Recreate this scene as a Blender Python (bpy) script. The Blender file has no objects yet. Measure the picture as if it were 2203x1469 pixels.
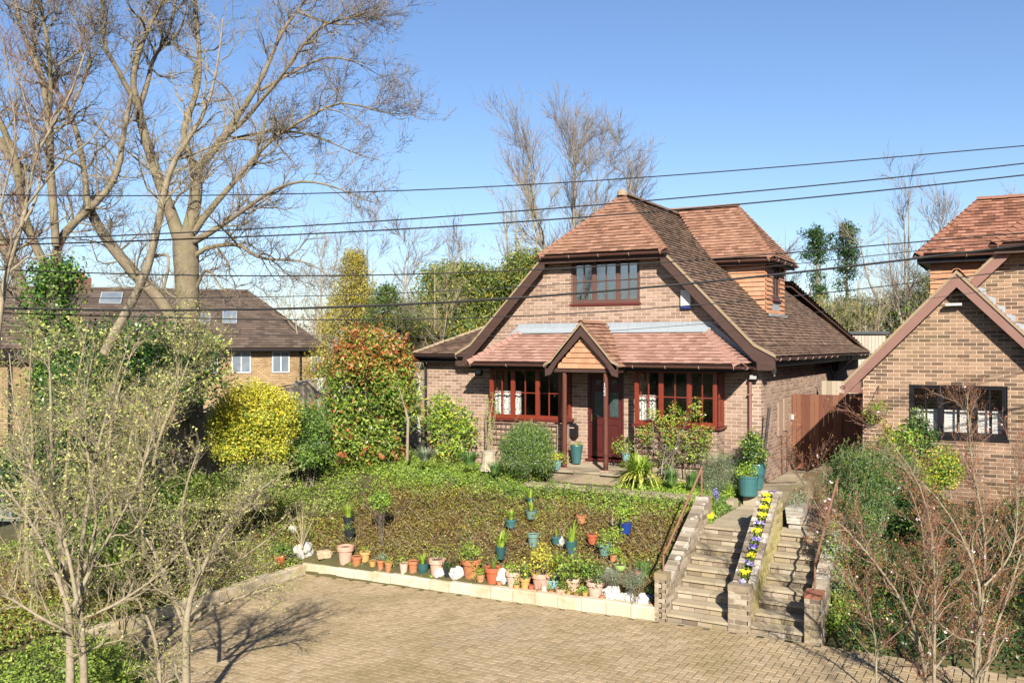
import bpy, math, random
import numpy as np
from mathutils import Vector, Matrix
R_ = math.radians
rng = np.random.default_rng(7)
random.seed(7)
SC = bpy.context.scene
COL = SC.collection
# ---------------------------------------------------------------- camera, sky, sun, exposure
FPX, CXP, HYP = 1950.0, 1101.5, 742.0
YAW = R_(29.5)
CS, CC = math.sin(YAW), math.cos(YAW)
EYE = 2.95
cam_d = bpy.data.cameras.new('camera'); cam = bpy.data.objects.new('camera', cam_d); COL.objects.link(cam)
cam.location = (0, 0, EYE); cam.rotation_euler = (math.pi/2, 0, YAW)
cam_d.sensor_width = 36.0; cam_d.lens = 36.0*FPX/2203.0
cam_d.shift_y = (HYP-734.5)/2203.0
cam_d.clip_end = 3000.0
SC.camera = cam
SUN_EL, SUN_AZ = R_(30.5), R_(34.0)          # light travels towards (-sin az, cos az)
w = bpy.data.worlds.new("World"); SC.world = w; w.use_nodes = True
wn = w.node_tree.nodes; wl = w.node_tree.links
bg = wn['Background']; sky = wn.new('ShaderNodeTexSky'); sky.sky_type = 'NISHITA'; sky.sun_disc = False
sky.sun_elevation = SUN_EL; sky.sun_rotation = math.pi-SUN_AZ
sky.altitude = 60; sky.air_density = 1.0; sky.dust_density = 0.7; sky.ozone_density = 3.0
hs = wn.new('ShaderNodeHueSaturation'); hs.inputs['Saturation'].default_value = 1.06
tn = wn.new('ShaderNodeMix'); tn.data_type = 'RGBA'; tn.blend_type = 'MULTIPLY'; tn.inputs[0].default_value = 1.0; tn.inputs[7].default_value = (1.0, .99, 1.07, 1)
wl.new(sky.outputs[0], hs.inputs['Color']); wl.new(hs.outputs[0], tn.inputs[6]); wl.new(tn.outputs[2], bg.inputs[0]); bg.inputs[1].default_value = 0.056
sun_d = bpy.data.lights.new('sun', 'SUN'); sun = bpy.data.objects.new('sun', sun_d); COL.objects.link(sun)
sun_d.energy = 5.0; sun_d.angle = R_(0.55); sun_d.color = (1.0, 0.915, 0.775)
sdir = Vector((-math.sin(SUN_AZ)*math.cos(SUN_EL), math.cos(SUN_AZ)*math.cos(SUN_EL), -math.sin(SUN_EL)))
sun.rotation_euler = sdir.to_track_quat('-Z', 'Y').to_euler(); sun.location = (8, -14, 12)
SC.view_settings.view_transform = 'Standard'; SC.view_settings.look = 'None'
SC.view_settings.exposure = 1.46; SC.view_settings.gamma = 1.0
SC.view_settings.use_curve_mapping = False
SC.cycles.max_bounces = 6; SC.cycles.transparent_max_bounces = 12

def P(px, py, X=None, Y=None, Z=None, d=None):
    """point on a plane of the place that the photo shows at this pixel (used to read off measurements)"""
    u = (px-CXP)/FPX; v = (HYP-py)/FPX
    dx, dy = -CS+u*CC, CC+u*CS
    t = X/dx if X is not None else Y/dy if Y is not None else (Z-EYE)/v if Z is not None else d
    return Vector((t*dx, t*dy, EYE+t*v))
def cam_px(p):
    d = -p[0]*CS+p[1]*CC; r = p[0]*CC+p[1]*CS
    if d < 0.3: return (-9999, -9999, d)
    return (CXP+FPX*r/d, HYP-FPX*(p[2]-EYE)/d, d)
# ---------------------------------------------------------------- materials
MATS = {}
ALB = .56          # overall level of all the base colours
def ramp_mat(name, cols, rough=0.8, nscale=6.0, namt=0.35, bump=0.0, bscale=40.0, dirt=None, dscale=1.2, damt=0.5,
             translucent=0.0, metallic=0.0, spec=0.3, attr=True, stretch=None, dthr=(0.45, 0.7), patch=None, pscale=0.5, pthr=(.4, .6), alb=None):
    """procedural material: colour ramp driven by a per-piece value plus noise, optional dirt/lichen patches and bump"""
    if name in MATS: return MATS[name]
    AL = alb or ALB
    m = bpy.data.materials.new(name); m.use_nodes = True
    nt = m.node_tree; N = nt.nodes; L = nt.links
    N.clear(); out = N.new('ShaderNodeOutputMaterial'); b = N.new('ShaderNodeBsdfPrincipled')
    b.inputs['Roughness'].default_value = rough; b.inputs['Metallic'].default_value = metallic
    b.inputs['Specular IOR Level'].default_value = spec
    geo = N.new('ShaderNodeNewGeometry')
    vec = geo.outputs['Position']
    if stretch:
        mp = N.new('ShaderNodeMapping'); mp.inputs['Scale'].default_value = stretch
        L.new(vec, mp.inputs['Vector']); vec = mp.outputs[0]
    n = N.new('ShaderNodeTexNoise'); n.inputs['Scale'].default_value = nscale; n.inputs['Detail'].default_value = 5
    n.inputs['Roughness'].default_value = 0.6
    L.new(vec, n.inputs['Vector'])
    a = N.new('ShaderNodeAttribute'); a.attribute_name = 'rnd'
    # fac = rnd + (noise-.5)*namt*2
    m1 = N.new('ShaderNodeMath'); m1.operation = 'MULTIPLY_ADD'; m1.inputs[1].default_value = 2*namt
    L.new(n.outputs['Fac'], m1.inputs[0])
    if attr:
        m0 = N.new('ShaderNodeMath'); m0.operation = 'SUBTRACT'; m0.inputs[1].default_value = namt
        L.new(a.outputs['Fac'], m0.inputs[0]); L.new(m0.outputs[0], m1.inputs[2])
    else: m1.inputs[2].default_value = 0.5-namt
    cr = N.new('ShaderNodeValToRGB'); L.new(m1.outputs[0], cr.inputs[0])
    els = cr.color_ramp.elements
    while len(els) < len(cols): els.new(0.5)
    for i, c in enumerate(cols):
        els[i].position = i/max(1, len(cols)-1); els[i].color = (*(AL*x for x in c), 1)
    col = cr.outputs[0]
    for k, (dc, sc, am, th) in enumerate([(dirt, dscale, damt, dthr), (patch, pscale, 1.0, pthr)]):
        if dc is None: continue
        n2 = N.new('ShaderNodeTexNoise'); n2.inputs['Scale'].default_value = sc; n2.inputs['Detail'].default_value = 6
        n2.inputs['Roughness'].default_value = 0.65
        L.new(geo.outputs['Position'], n2.inputs['Vector'])
        mr = N.new('ShaderNodeMapRange'); mr.inputs[1].default_value = th[0]; mr.inputs[2].default_value = th[1]
        mr.inputs[4].default_value = am
        L.new(n2.outputs['Fac'], mr.inputs[0])
        mx = N.new('ShaderNodeMix'); mx.data_type = 'RGBA'
        L.new(mr.outputs[0], mx.inputs[0]); L.new(col, mx.inputs[6]); mx.inputs[7].default_value = (*(AL*x for x in dc), 1)
        col = mx.outputs[2]
    L.new(col, b.inputs['Base Color'])
    if bump:
        n3 = N.new('ShaderNodeTexNoise'); n3.inputs['Scale'].default_value = bscale; n3.inputs['Detail'].default_value = 4
        L.new(vec, n3.inputs['Vector'])
        bp = N.new('ShaderNodeBump'); bp.inputs['Strength'].default_value = bump; bp.inputs['Distance'].default_value = 0.01
        L.new(n3.outputs['Fac'], bp.inputs['Height']); L.new(bp.outputs[0], b.inputs['Normal'])
    if translucent:
        t = N.new('ShaderNodeBsdfTranslucent'); L.new(col, t.inputs[0])
        ms = N.new('ShaderNodeMixShader'); ms.inputs[0].default_value = translucent
        L.new(b.outputs[0], ms.inputs[1]); L.new(t.outputs[0], ms.inputs[2]); L.new(ms.outputs[0], out.inputs[0])
    else: L.new(b.outputs[0], out.inputs[0])
    MATS[name] = m; return m
def glass_mat(name, ior=2.1, tint=(1, 1, 1)):
    if name in MATS: return MATS[name]
    m = bpy.data.materials.new(name); m.use_nodes = True
    N = m.node_tree.nodes; L = m.node_tree.links; N.clear()
    out = N.new('ShaderNodeOutputMaterial'); tr = N.new('ShaderNodeBsdfTransparent'); gl = N.new('ShaderNodeBsdfGlossy')
    tr.inputs[0].default_value = (*tint, 1); gl.inputs['Roughness'].default_value = 0.01
    fr = N.new('ShaderNodeFresnel'); gg = N.new('ShaderNodeNewGeometry'); mi = N.new('ShaderNodeMix'); mi.data_type = 'FLOAT'
    mi.inputs[2].default_value = ior; mi.inputs[3].default_value = 1/ior; L.new(gg.outputs['Backfacing'], mi.inputs[0]); L.new(mi.outputs[0], fr.inputs[0])
    n = N.new('ShaderNodeTexNoise'); n.inputs['Scale'].default_value = 2.5
    bp = N.new('ShaderNodeBump'); bp.inputs['Strength'].default_value = 0.05; bp.inputs['Distance'].default_value = 0.02
    L.new(n.outputs['Fac'], bp.inputs['Height']); L.new(bp.outputs[0], gl.inputs['Normal'])
    ms = N.new('ShaderNodeMixShader'); L.new(fr.outputs[0], ms.inputs[0]); L.new(tr.outputs[0], ms.inputs[1]); L.new(gl.outputs[0], ms.inputs[2])
    L.new(ms.outputs[0], out.inputs[0]); MATS[name] = m; return m

M_brick = ramp_mat('brick_face', [(.22,.15,.12),(.28,.19,.15),(.32,.22,.175),(.36,.25,.20),(.40,.28,.225),(.45,.325,.265)], .9, 9, .16, .2, 60, dirt=(.40,.30,.235), dscale=.8, damt=.5, dthr=(.5,.75))
M_brickn = ramp_mat('brick_face_neighbour', [(.13,.085,.06),(.20,.13,.088),(.27,.175,.12),(.35,.225,.15),(.43,.285,.2)], .9, 9, .16, .2, 60, dirt=(.16,.14,.06), dscale=1.1, damt=.55, dthr=(.52,.72))
M_brickold = ramp_mat('brick_face_weathered', [(.19,.15,.11),(.27,.215,.16),(.33,.26,.19),(.40,.32,.24),(.5,.44,.36)], .95, 12, .25, .5, 50, dirt=(.34,.29,.10), dscale=1.6, damt=.5, dthr=(.5,.72))
M_mortar = ramp_mat('mortar', [(.66,.50,.37),(.75,.58,.44)], .95, 8, .4, .3, 80, attr=False)
M_mortaro = ramp_mat('mortar_old', [(.36,.32,.24),(.47,.42,.33)], .95, 8, .4, .3, 80, attr=False, dirt=(.42,.36,.12), dscale=1.5, damt=.5)
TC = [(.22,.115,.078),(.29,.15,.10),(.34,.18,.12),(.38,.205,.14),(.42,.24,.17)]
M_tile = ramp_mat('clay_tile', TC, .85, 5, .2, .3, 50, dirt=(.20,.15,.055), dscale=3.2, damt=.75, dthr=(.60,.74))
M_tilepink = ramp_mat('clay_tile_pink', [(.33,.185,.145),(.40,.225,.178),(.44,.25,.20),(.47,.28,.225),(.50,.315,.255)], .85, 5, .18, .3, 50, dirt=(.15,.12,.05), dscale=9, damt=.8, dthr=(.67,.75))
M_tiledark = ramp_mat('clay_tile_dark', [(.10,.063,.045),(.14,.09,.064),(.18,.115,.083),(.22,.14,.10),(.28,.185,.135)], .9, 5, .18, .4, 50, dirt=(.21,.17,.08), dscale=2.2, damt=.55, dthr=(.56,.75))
M_tileor = ramp_mat('clay_tile_hung', [(.48,.23,.13),(.54,.27,.155),(.58,.31,.19)], .8, 5, .2, .2, 50)
M_tilenb = ramp_mat('clay_tile_neighbour', [(.16,.07,.045),(.27,.12,.08),(.35,.165,.11),(.42,.21,.15)], .85, 5, .2, .3, 50, dirt=(.5,.42,.3), dscale=14, damt=.7, dthr=(.70,.76))
M_wood = ramp_mat('stained_board', [(.05,.026,.02),(.075,.04,.032),(.11,.065,.052)], .6, 3, .45, .3, 30, attr=False, stretch=(1,1,6), dirt=(.30,.2,.15), dscale=22, damt=.6, dthr=(.66,.75))
M_woodn = ramp_mat('stained_board_pink', [(.20,.10,.085),(.27,.145,.12),(.31,.175,.15)], .6, 3, .45, .2, 30, attr=False)
M_frame = ramp_mat('red_stained_timber', [(.15,.022,.012),(.22,.035,.017),(.27,.05,.024)], .4, 6, .4, .1, 30, attr=False, spec=.5)
M_sill = ramp_mat('dark_red_timber', [(.10,.018,.013),(.15,.028,.02)], .4, 6, .4, 0, 30, attr=False, spec=.5)
M_framebr = ramp_mat('brown_timber', [(.10,.045,.035),(.17,.085,.065)], .5, 6, .4, 0, 30, attr=False, spec=.5)
M_door = ramp_mat('door_paint', [(.075,.012,.012),(.10,.018,.016)], .4, 4, .4, 0, 30, attr=False, spec=.5)
M_black = ramp_mat('black_paint', [(.012,.012,.016),(.022,.02,.024)], .45, 6, .4, 0, 30, attr=False, spec=.15)
M_gutter = ramp_mat('brown_plastic', [(.10,.045,.035),(.13,.06,.05)], .4, 6, .4, 0, 30, attr=False, spec=.5)
M_pipe = ramp_mat('pink_brown_pipe', [(.27,.13,.105),(.33,.165,.14)], .5, 6, .4, 0, 30, attr=False, spec=.5)
M_bracket = ramp_mat('gutter_bracket', [(.5,.4,.35),(.6,.5,.45)], .4, 6, .4, 0, 30, attr=False)
M_lead = ramp_mat('lead_sheet', [(.24,.28,.32),(.36,.41,.46),(.47,.52,.57)], .55, 4, .5, .2, 20, attr=False, stretch=(8,8,1), spec=.5)
M_verge = ramp_mat('verge_mortar', [(.30,.225,.15),(.42,.33,.225)], .9, 9, .4, .4, 40, attr=False, dirt=(.3,.25,.1), dscale=4, damt=.6)
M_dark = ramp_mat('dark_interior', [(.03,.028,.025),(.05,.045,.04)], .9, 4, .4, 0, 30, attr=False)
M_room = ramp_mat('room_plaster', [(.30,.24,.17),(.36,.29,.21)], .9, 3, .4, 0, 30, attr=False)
M_glass = glass_mat('window_glass', 1.55); M_glassb = glass_mat('window_glass_bright', 3.0)
M_white = ramp_mat('white_plastic', [(.74,.74,.72),(.8,.8,.78)], .4, 5, .3, 0, 30, attr=False)
M_slab = ramp_mat('stone_slab', [(.37,.31,.215),(.46,.385,.27),(.53,.45,.33)], .92, 5, .3, .4, 45, dirt=(.23,.19,.12), dscale=2.5, damt=.6, dthr=(.48,.7))
M_pave = ramp_mat('block_paver', [(.39,.295,.175),(.44,.335,.21),(.48,.37,.235),(.51,.40,.265)], .92, 2.2, .22, .4, 60, dirt=(.31,.24,.12), dscale=.9, damt=.8, dthr=(.45,.66), patch=(.47,.38,.29), pscale=.45, pthr=(.56,.74))
M_joint = ramp_mat('paver_joint', [(.07,.055,.03),(.12,.095,.05)], .95, 9, .4, 0, 30, attr=False)
M_kerb = ramp_mat('kerb_stone', [(.55,.46,.32),(.64,.56,.42),(.70,.63,.50)], .95, 4, .3, .4, 40, dirt=(.42,.29,.12), dscale=2.6, damt=.75, dthr=(.5,.72))
M_soil = ramp_mat('soil', [(.055,.035,.022),(.10,.068,.045),(.15,.105,.07)], .97, 6, .5, .8, 25, attr=False)
M_ground = ramp_mat('garden_ground', [(.07,.06,.025),(.10,.09,.035),(.13,.12,.04)], .97, 3, .5, .8, 25, attr=False)
M_bark = ramp_mat('bark', [(.12,.095,.065),(.23,.185,.13),(.37,.31,.23)], .95, 5, .6, 1.0, 14, attr=False, dirt=(.22,.21,.09), dscale=2.4, damt=.55, dthr=(.45,.65))
M_barkpale = ramp_mat('pale_bark', [(.20,.165,.105),(.33,.28,.195),(.46,.40,.30)], .95, 14, .7, .9, 25, attr=False)
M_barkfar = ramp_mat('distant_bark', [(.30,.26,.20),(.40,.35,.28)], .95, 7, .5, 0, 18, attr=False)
M_twig = ramp_mat('twig', [(.15,.12,.10),(.24,.20,.165),(.33,.28,.23)], .95, 2, .4, 0, 18)
M_twigpale = ramp_mat('twig_pale', [(.24,.20,.115),(.34,.29,.175),(.44,.38,.25)], .95, 2, .35, 0, 18)
M_twigred = ramp_mat('twig_red', [(.17,.08,.055),(.26,.13,.095),(.35,.22,.15)], .95, 2, .35, 0, 18)
M_rope = ramp_mat('cable', [(.012,.012,.014),(.02,.02,.022)], .6, 6, .4, 0, 30, attr=False)
M_board = ramp_mat('weathered_board', [(.36,.30,.225),(.46,.39,.30),(.56,.48,.38)], .9, 8, .3, .3, 40, stretch=(3,3,.4))
M_gate = ramp_mat('gate_board', [(.15,.055,.033),(.20,.078,.045),(.25,.105,.06)], .8, 6, .3, .2, 40, stretch=(3,3,.4))
def leafm(name, cols, tr=.35, rough=.5, **k): return ramp_mat(name, cols, rough, 3, .12, translucent=tr, spec=.35, alb=1.0, **k)
L_green = leafm('leaf_green', [(.04,.085,.022),(.075,.15,.03),(.13,.22,.04),(.20,.29,.055)])
L_lime = leafm('leaf_lime', [(.13,.22,.03),(.22,.33,.045),(.32,.42,.06)])
L_yellow = leafm('leaf_yellow', [(.17,.18,.022),(.36,.34,.035),(.52,.47,.055),(.60,.55,.08)])
L_dark = leafm('leaf_dark', [(.012,.035,.012),(.025,.06,.015),(.05,.10,.025)], tr=.2, rough=.35)
L_ivy = leafm('leaf_ivy', [(.018,.05,.012),(.045,.11,.018),(.09,.18,.03),(.16,.24,.05)], tr=.25, rough=.35)
L_phot = leafm('leaf_photinia', [(.04,.08,.02),(.10,.17,.03),(.20,.25,.045),(.32,.30,.06)], rough=.35)
L_photr = leafm('leaf_red', [(.28,.05,.02),(.38,.15,.05),(.44,.25,.10)], rough=.4)
L_bud = leafm('leaf_bud', [(.20,.22,.05),(.32,.34,.09),(.45,.46,.16)])
L_cover = leafm('leaf_ground_cover', [(.10,.05,.028),(.16,.085,.04),(.17,.12,.035),(.20,.18,.04),(.29,.28,.05)])
L_covg = leafm('leaf_cover_green', [(.06,.10,.02),(.12,.19,.03),(.20,.28,.045),(.30,.37,.06)])
L_sage = leafm('leaf_sage', [(.12,.16,.10),(.19,.24,.15),(.28,.33,.22)])
L_con = leafm('needle_green', [(.03,.055,.018),(.06,.10,.022),(.11,.155,.03)], tr=.2)
L_gold = leafm('needle_gold', [(.14,.13,.02),(.26,.22,.03),(.36,.31,.05)], tr=.25)
L_grass = leafm('blade_green', [(.05,.12,.03),(.10,.20,.05),(.17,.28,.08)])
L_strapy = leafm('strap_yellow', [(.34,.36,.06),(.5,.5,.11),(.6,.6,.2)])
M_fly = leafm('petal_yellow', [(.75,.62,.02),(.85,.74,.03)], tr=.2)
M_flp = leafm('petal_violet', [(.10,.06,.35),(.2,.15,.5),(.55,.55,.7)], tr=.2)
M_flw = leafm('petal_pale', [(.6,.5,.5),(.75,.7,.68)], tr=.2)
# ---------------------------------------------------------------- mesh builders
class MB:
    """collects quads/tris, each face with a per-piece random value, and builds ONE mesh"""
    def __init__(s): s.v = []; s.f = []; s.r = []; s.nv = 0; s.bulk = []
    def add(s, vs, fs, rnd=.5):
        b = s.nv; s.v.extend([tuple(x) for x in vs]); s.nv += len(vs)
        for f in fs: s.f.append(tuple(i+b for i in f)); s.r.append(rnd)
        return s
    def box(s, c, e, rnd=.5, M=None, bev=0):
        """axis aligned box, centre c, full size e, optional matrix"""
        x, y, z = e[0]/2, e[1]/2, e[2]/2
        vs = [(c[0]+i*x, c[1]+j*y, c[2]+k*z) for k in (-1, 1) for j in (-1, 1) for i in (-1, 1)]
        if M is not None: vs = [M @ Vector(v) for v in vs]
        return s.add(vs, [(0,2,3,1),(4,5,7,6),(0,1,5,4),(2,6,7,3),(0,4,6,2),(1,3,7,5)], rnd)
    def bb(s, x0, x1, y0, y1, z0, z1, rnd=.5):
        return s.box(((x0+x1)/2, (y0+y1)/2, (z0+z1)/2), (x1-x0, y1-y0, z1-z0), rnd)
    def prism(s, poly, off, rnd=.5):
        """polygon (3d points) extruded by vector off"""
        n = len(poly); off = Vector(off)
        vs = [Vector(p) for p in poly]+[Vector(p)+off for p in poly]
        fs = [tuple(range(n))[::-1], tuple(range(n, 2*n))]+[(i, (i+1) % n, n+(i+1) % n, n+i) for i in range(n)]
        return s.add(vs, fs, rnd)
    def lathe(s, prof, c=(0, 0, 0), seg=20, rnd=.5, sq=None):
        """prof: list of (r, z)"""
        vs = []
        for r, z in prof:
            for i in range(seg):
                a = 2*math.pi*i/seg
                vs.append((c[0]+r*math.cos(a), c[1]+r*math.sin(a), c[2]+z))
        fs = [(k*seg+i, k*seg+(i+1) % seg, (k+1)*seg+(i+1) % seg, (k+1)*seg+i) for k in range(len(prof)-1) for i in range(seg)]
        fs.append(tuple(range(seg))[::-1]); fs.append(tuple(range((len(prof)-1)*seg, len(prof)*seg)))
        return s.add(vs, fs, rnd)
    def tube(s, pts, rad, seg=8, rnd=.5):
        pts = np.array([tuple(p) for p in pts], float)[None]
        rad = np.full((1, pts.shape[1]), rad, float) if np.isscalar(rad) else np.array(rad, float)[None]
        return s.tubes(pts, rad, seg, np.array([rnd]))
    def tubes(s, Pn, Rn, seg=4, rnd=None):
        """many tubes at once: Pn (N,K,3), Rn (N,K)"""
        N, K, _ = Pn.shape
        if N == 0: return s
        T = np.gradient(Pn, axis=1); T /= np.linalg.norm(T, axis=2, keepdims=True)+1e-9
        m = T.mean(axis=1); ref = np.where((np.abs(m[:, 2:3]) > .8), np.array([[1., 0, 0]]), np.array([[0, 0, 1.]]))
        U = np.cross(T, ref[:, None, :]); U /= np.linalg.norm(U, axis=2, keepdims=True)+1e-9
        V = np.cross(T, U)
        a = np.arange(seg)*2*math.pi/seg
        ring = (U[:, :, None, :]*np.cos(a)[None, None, :, None]+V[:, :, None, :]*np.sin(a)[None, None, :, None])
        vs = Pn[:, :, None, :]+ring*Rn[:, :, None, None]
        vs = vs.reshape(-1, 3)
        base = (np.arange(N)*K*seg)[:, None, None]+(np.arange(K-1)*seg)[None, :, None]
        i = np.arange(seg)[None, None, :]; j = (np.arange(seg)+1) % seg; j = j[None, None, :]
        q = np.stack([base+i, base+j, base+seg+j, base+seg+i], axis=-1).reshape(-1, 4)
        if rnd is None: rnd = rng.random(N)
        s.bulk.append((vs, q, np.repeat(rnd, (K-1)*seg)))
        if seg > 5:       # close the ends of thick tubes
            c0 = (np.arange(N)*K*seg)[:, None]+np.arange(seg)[None, :]
            s.caps = getattr(s, 'caps', []); 
        return s
    def quads(s, vs, rnd):
        """vs (N,4,3), rnd (N)"""
        N = len(vs)
        if N: s.bulk.append((vs.reshape(-1, 3), np.arange(N*4).reshape(-1, 4), np.asarray(rnd)))
        return s
    def ribbons(s, Pn, Wn, rnd, side=None):
        """curved flat blades: Pn (N,K,3), Wn (N,K)"""
        N, K, _ = Pn.shape
        T = np.gradient(Pn, axis=1); T /= np.linalg.norm(T, axis=2, keepdims=True)+1e-9
        if side is None:
            side = rng.normal(size=(N, 3)); side[:, 2] = 0
        S = side[:, None, :]-T*(T*side[:, None, :]).sum(-1, keepdims=True); S /= np.linalg.norm(S, axis=2, keepdims=True)+1e-9
        vs = np.stack([Pn-S*Wn[..., None], Pn+S*Wn[..., None]], axis=2).reshape(-1, 3)
        b = (np.arange(N)*K*2)[:, None]+(np.arange(K-1)*2)[None, :]
        q = np.stack([b, b+1, b+3, b+2], -1).reshape(-1, 4)
        s.bulk.append((vs, q, np.repeat(rnd, K-1))); return s
    def mesh(s, name, mat, smooth=False):
        me = bpy.data.meshes.new(name)
        V = [np.array(s.v, float).reshape(-1, 3)] if s.nv else []
        off = s.nv
        lt = [len(f) for f in s.f]; li = [i for f in s.f for i in f]; rr = list(s.r)
        LI = [np.array(li, np.int32)]; LT = [np.array(lt, np.int32)]; RR = [np.array(rr, np.float32)]
        for vs, q, r in s.bulk:
            V.append(vs); LI.append((q+off).reshape(-1).astype(np.int32)); LT.append(np.full(len(q), q.shape[1], np.int32)); RR.append(np.asarray(r, np.float32)); off += len(vs)
        V = np.concatenate(V) if V else np.zeros((0, 3)); LI = np.concatenate(LI); LT = np.concatenate(LT); RR = np.concatenate(RR)
        me.vertices.add(len(V)); me.vertices.foreach_set('co', V.astype(np.float32).ravel())
        me.loops.add(len(LI)); me.loops.foreach_set('vertex_index', LI)
        me.polygons.add(len(LT)); me.polygons.foreach_set('loop_start', np.concatenate([[0], np.cumsum(LT)[:-1]]).astype(np.int32) if len(LT) else LT)
        me.polygons.foreach_set('loop_total', LT)
        me.polygons.foreach_set('use_smooth', np.full(len(LT), bool(smooth)))
        me.update(calc_edges=True)
        at = me.attributes.new('rnd', 'FLOAT', 'FACE'); at.data.foreach_set('value', RR)
        me.materials.append(mat); return me
    def build(s, name, mat, parent=None, smooth=False, **props):
        return obj(name, s.mesh(name, mat, smooth), parent, **props)
def obj(name, me, parent=None, M=None, **props):
    o = bpy.data.objects.new(name, me); COL.objects.link(o)
    if parent is not None:
        o.parent = parent
        if parent.parent is None and parent.get('_thing'): o.location = tuple(-c for c in parent['_thing'])
    if M is not None:
        base = Matrix.Translation(o.location); o.matrix_basis = base @ M
    for k, v in props.items(): o[k] = v
    return o
def thing(name, label, cat, loc=(0, 0, 0), group=None):
    """an Empty at the thing's base; its parts are modelled in world coordinates"""
    o = bpy.data.objects.new(name, None); COL.objects.link(o); o.location = loc
    o.empty_display_size = .2
    o['label'] = label; o['category'] = cat; o['_thing'] = tuple(float(c) for c in loc)
    if group: o['group'] = group
    return o
def tag(o, label, cat, group=None):
    o['label'] = label; o['category'] = cat
    if group: o['group'] = group
    return o
def struct(o): o['kind'] = 'structure'; return o
# ---------------------------------------------------------------- pieces that are laid one by one (bricks, tiles, pavers)
UNIT = {}
def unit_mesh(kind, mat, k):
    key = (kind, mat.name, k)
    if key not in UNIT:
        m = MB()
        if kind == 'tile':       # wedge: thick lower edge, thin upper edge; x across, y up the slope, z out
            m.add([(-.5,0,1.1),(.5,0,1.1),(.5,1,-.6),(-.5,1,-.6),(-.5,0,2),(.5,0,2),(.5,1,.4),(-.5,1,.4)],
                  [(4,5,6,7),(0,1,5,4),(1,2,6,5),(3,0,4,7)], (k+.5)/8)
        elif kind == 'brick':    # slightly arrised block, front face at y=-.5
            a = .47
            m.add([(-.5,.5,-.5),(.5,.5,-.5),(.5,.5,.5),(-.5,.5,.5),(-.5,-.35,-.5),(.5,-.35,-.5),(.5,-.35,.5),(-.5,-.35,.5),(-.49,-.5,-a),(.49,-.5,-a),(.49,-.5,a),(-.49,-.5,a)],
                  [(8,9,10,11),(4,5,9,8),(5,6,10,9),(6,7,11,10),(7,4,8,11),(0,1,5,4),(1,2,6,5),(2,3,7,6),(3,0,4,7)], (k+.5)/8)
        UNIT[key] = m.mesh(kind, mat)
    return UNIT[key]
UV = {}
def unit_arrays(kind, mat):
    if kind not in UV:
        me = unit_mesh(kind, mat, 0)
        co = np.empty(len(me.vertices)*3); me.vertices.foreach_get('co', co)
        UV[kind] = (co.reshape(-1, 3), np.array([tuple(p.vertices) for p in me.polygons]))
    return UV[kind]
class Pieces:
    """all pieces of one kind on one thing: the ones that show largest become parts, the rest one 'stuff' part"""
    def __init__(s, root, name, restname, cap=300): s.root = root; s.name = name; s.rest = restname; s.cap = cap; s.items = []
    def add(s, kind, mat, M, rnd, part, size):
        c = M.translation; px = cam_px(c)
        inv = not (-20 < px[0] < 2223 and -20 < px[1] < 1489)
        s.items.append((1e6+px[2] if inv else px[2]/size, kind, mat, M, int(rnd*7.999), part))
    def finish(s):
        s.items.sort(key=lambda t: t[0])
        for t in s.items[:s.cap]:
            obj(s.name, unit_mesh(t[1], t[2], t[4]), t[5], t[3])
        rest = {}
        for t in s.items[s.cap:]: rest.setdefault((t[1], t[2].name), []).append(t)
        if not rest: return
        mats = []; VV = []; QQ = []; RR = []; MI = []; off = 0
        for (kind, mn), L in rest.items():
            vs, q = unit_arrays(kind, L[0][2])
            Ms = np.array([t[3] for t in L])
            W = np.einsum('nij,kj->nki', Ms[:, :3, :3], vs)+Ms[:, None, :3, 3]
            n = len(L); VV.append(W.reshape(-1, 3)); QQ.append((q[None]+(np.arange(n)*len(vs))[:, None, None]+off).reshape(-1, 4)); off += n*len(vs)
            RR.append(np.repeat([(t[4]+.5)/8 for t in L], len(q))); MI.append(np.full(n*len(q), len(mats))); mats.append(L[0][2])
        m = MB(); m.bulk = [(np.concatenate(VV), np.concatenate(QQ), np.concatenate(RR))]
        me = m.mesh(s.rest, mats[0])
        for x in mats[1:]: me.materials.append(x)
        me.polygons.foreach_set('material_index', np.concatenate(MI).astype(np.int32))
        obj(s.rest, me, s.root, kind='stuff')

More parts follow.
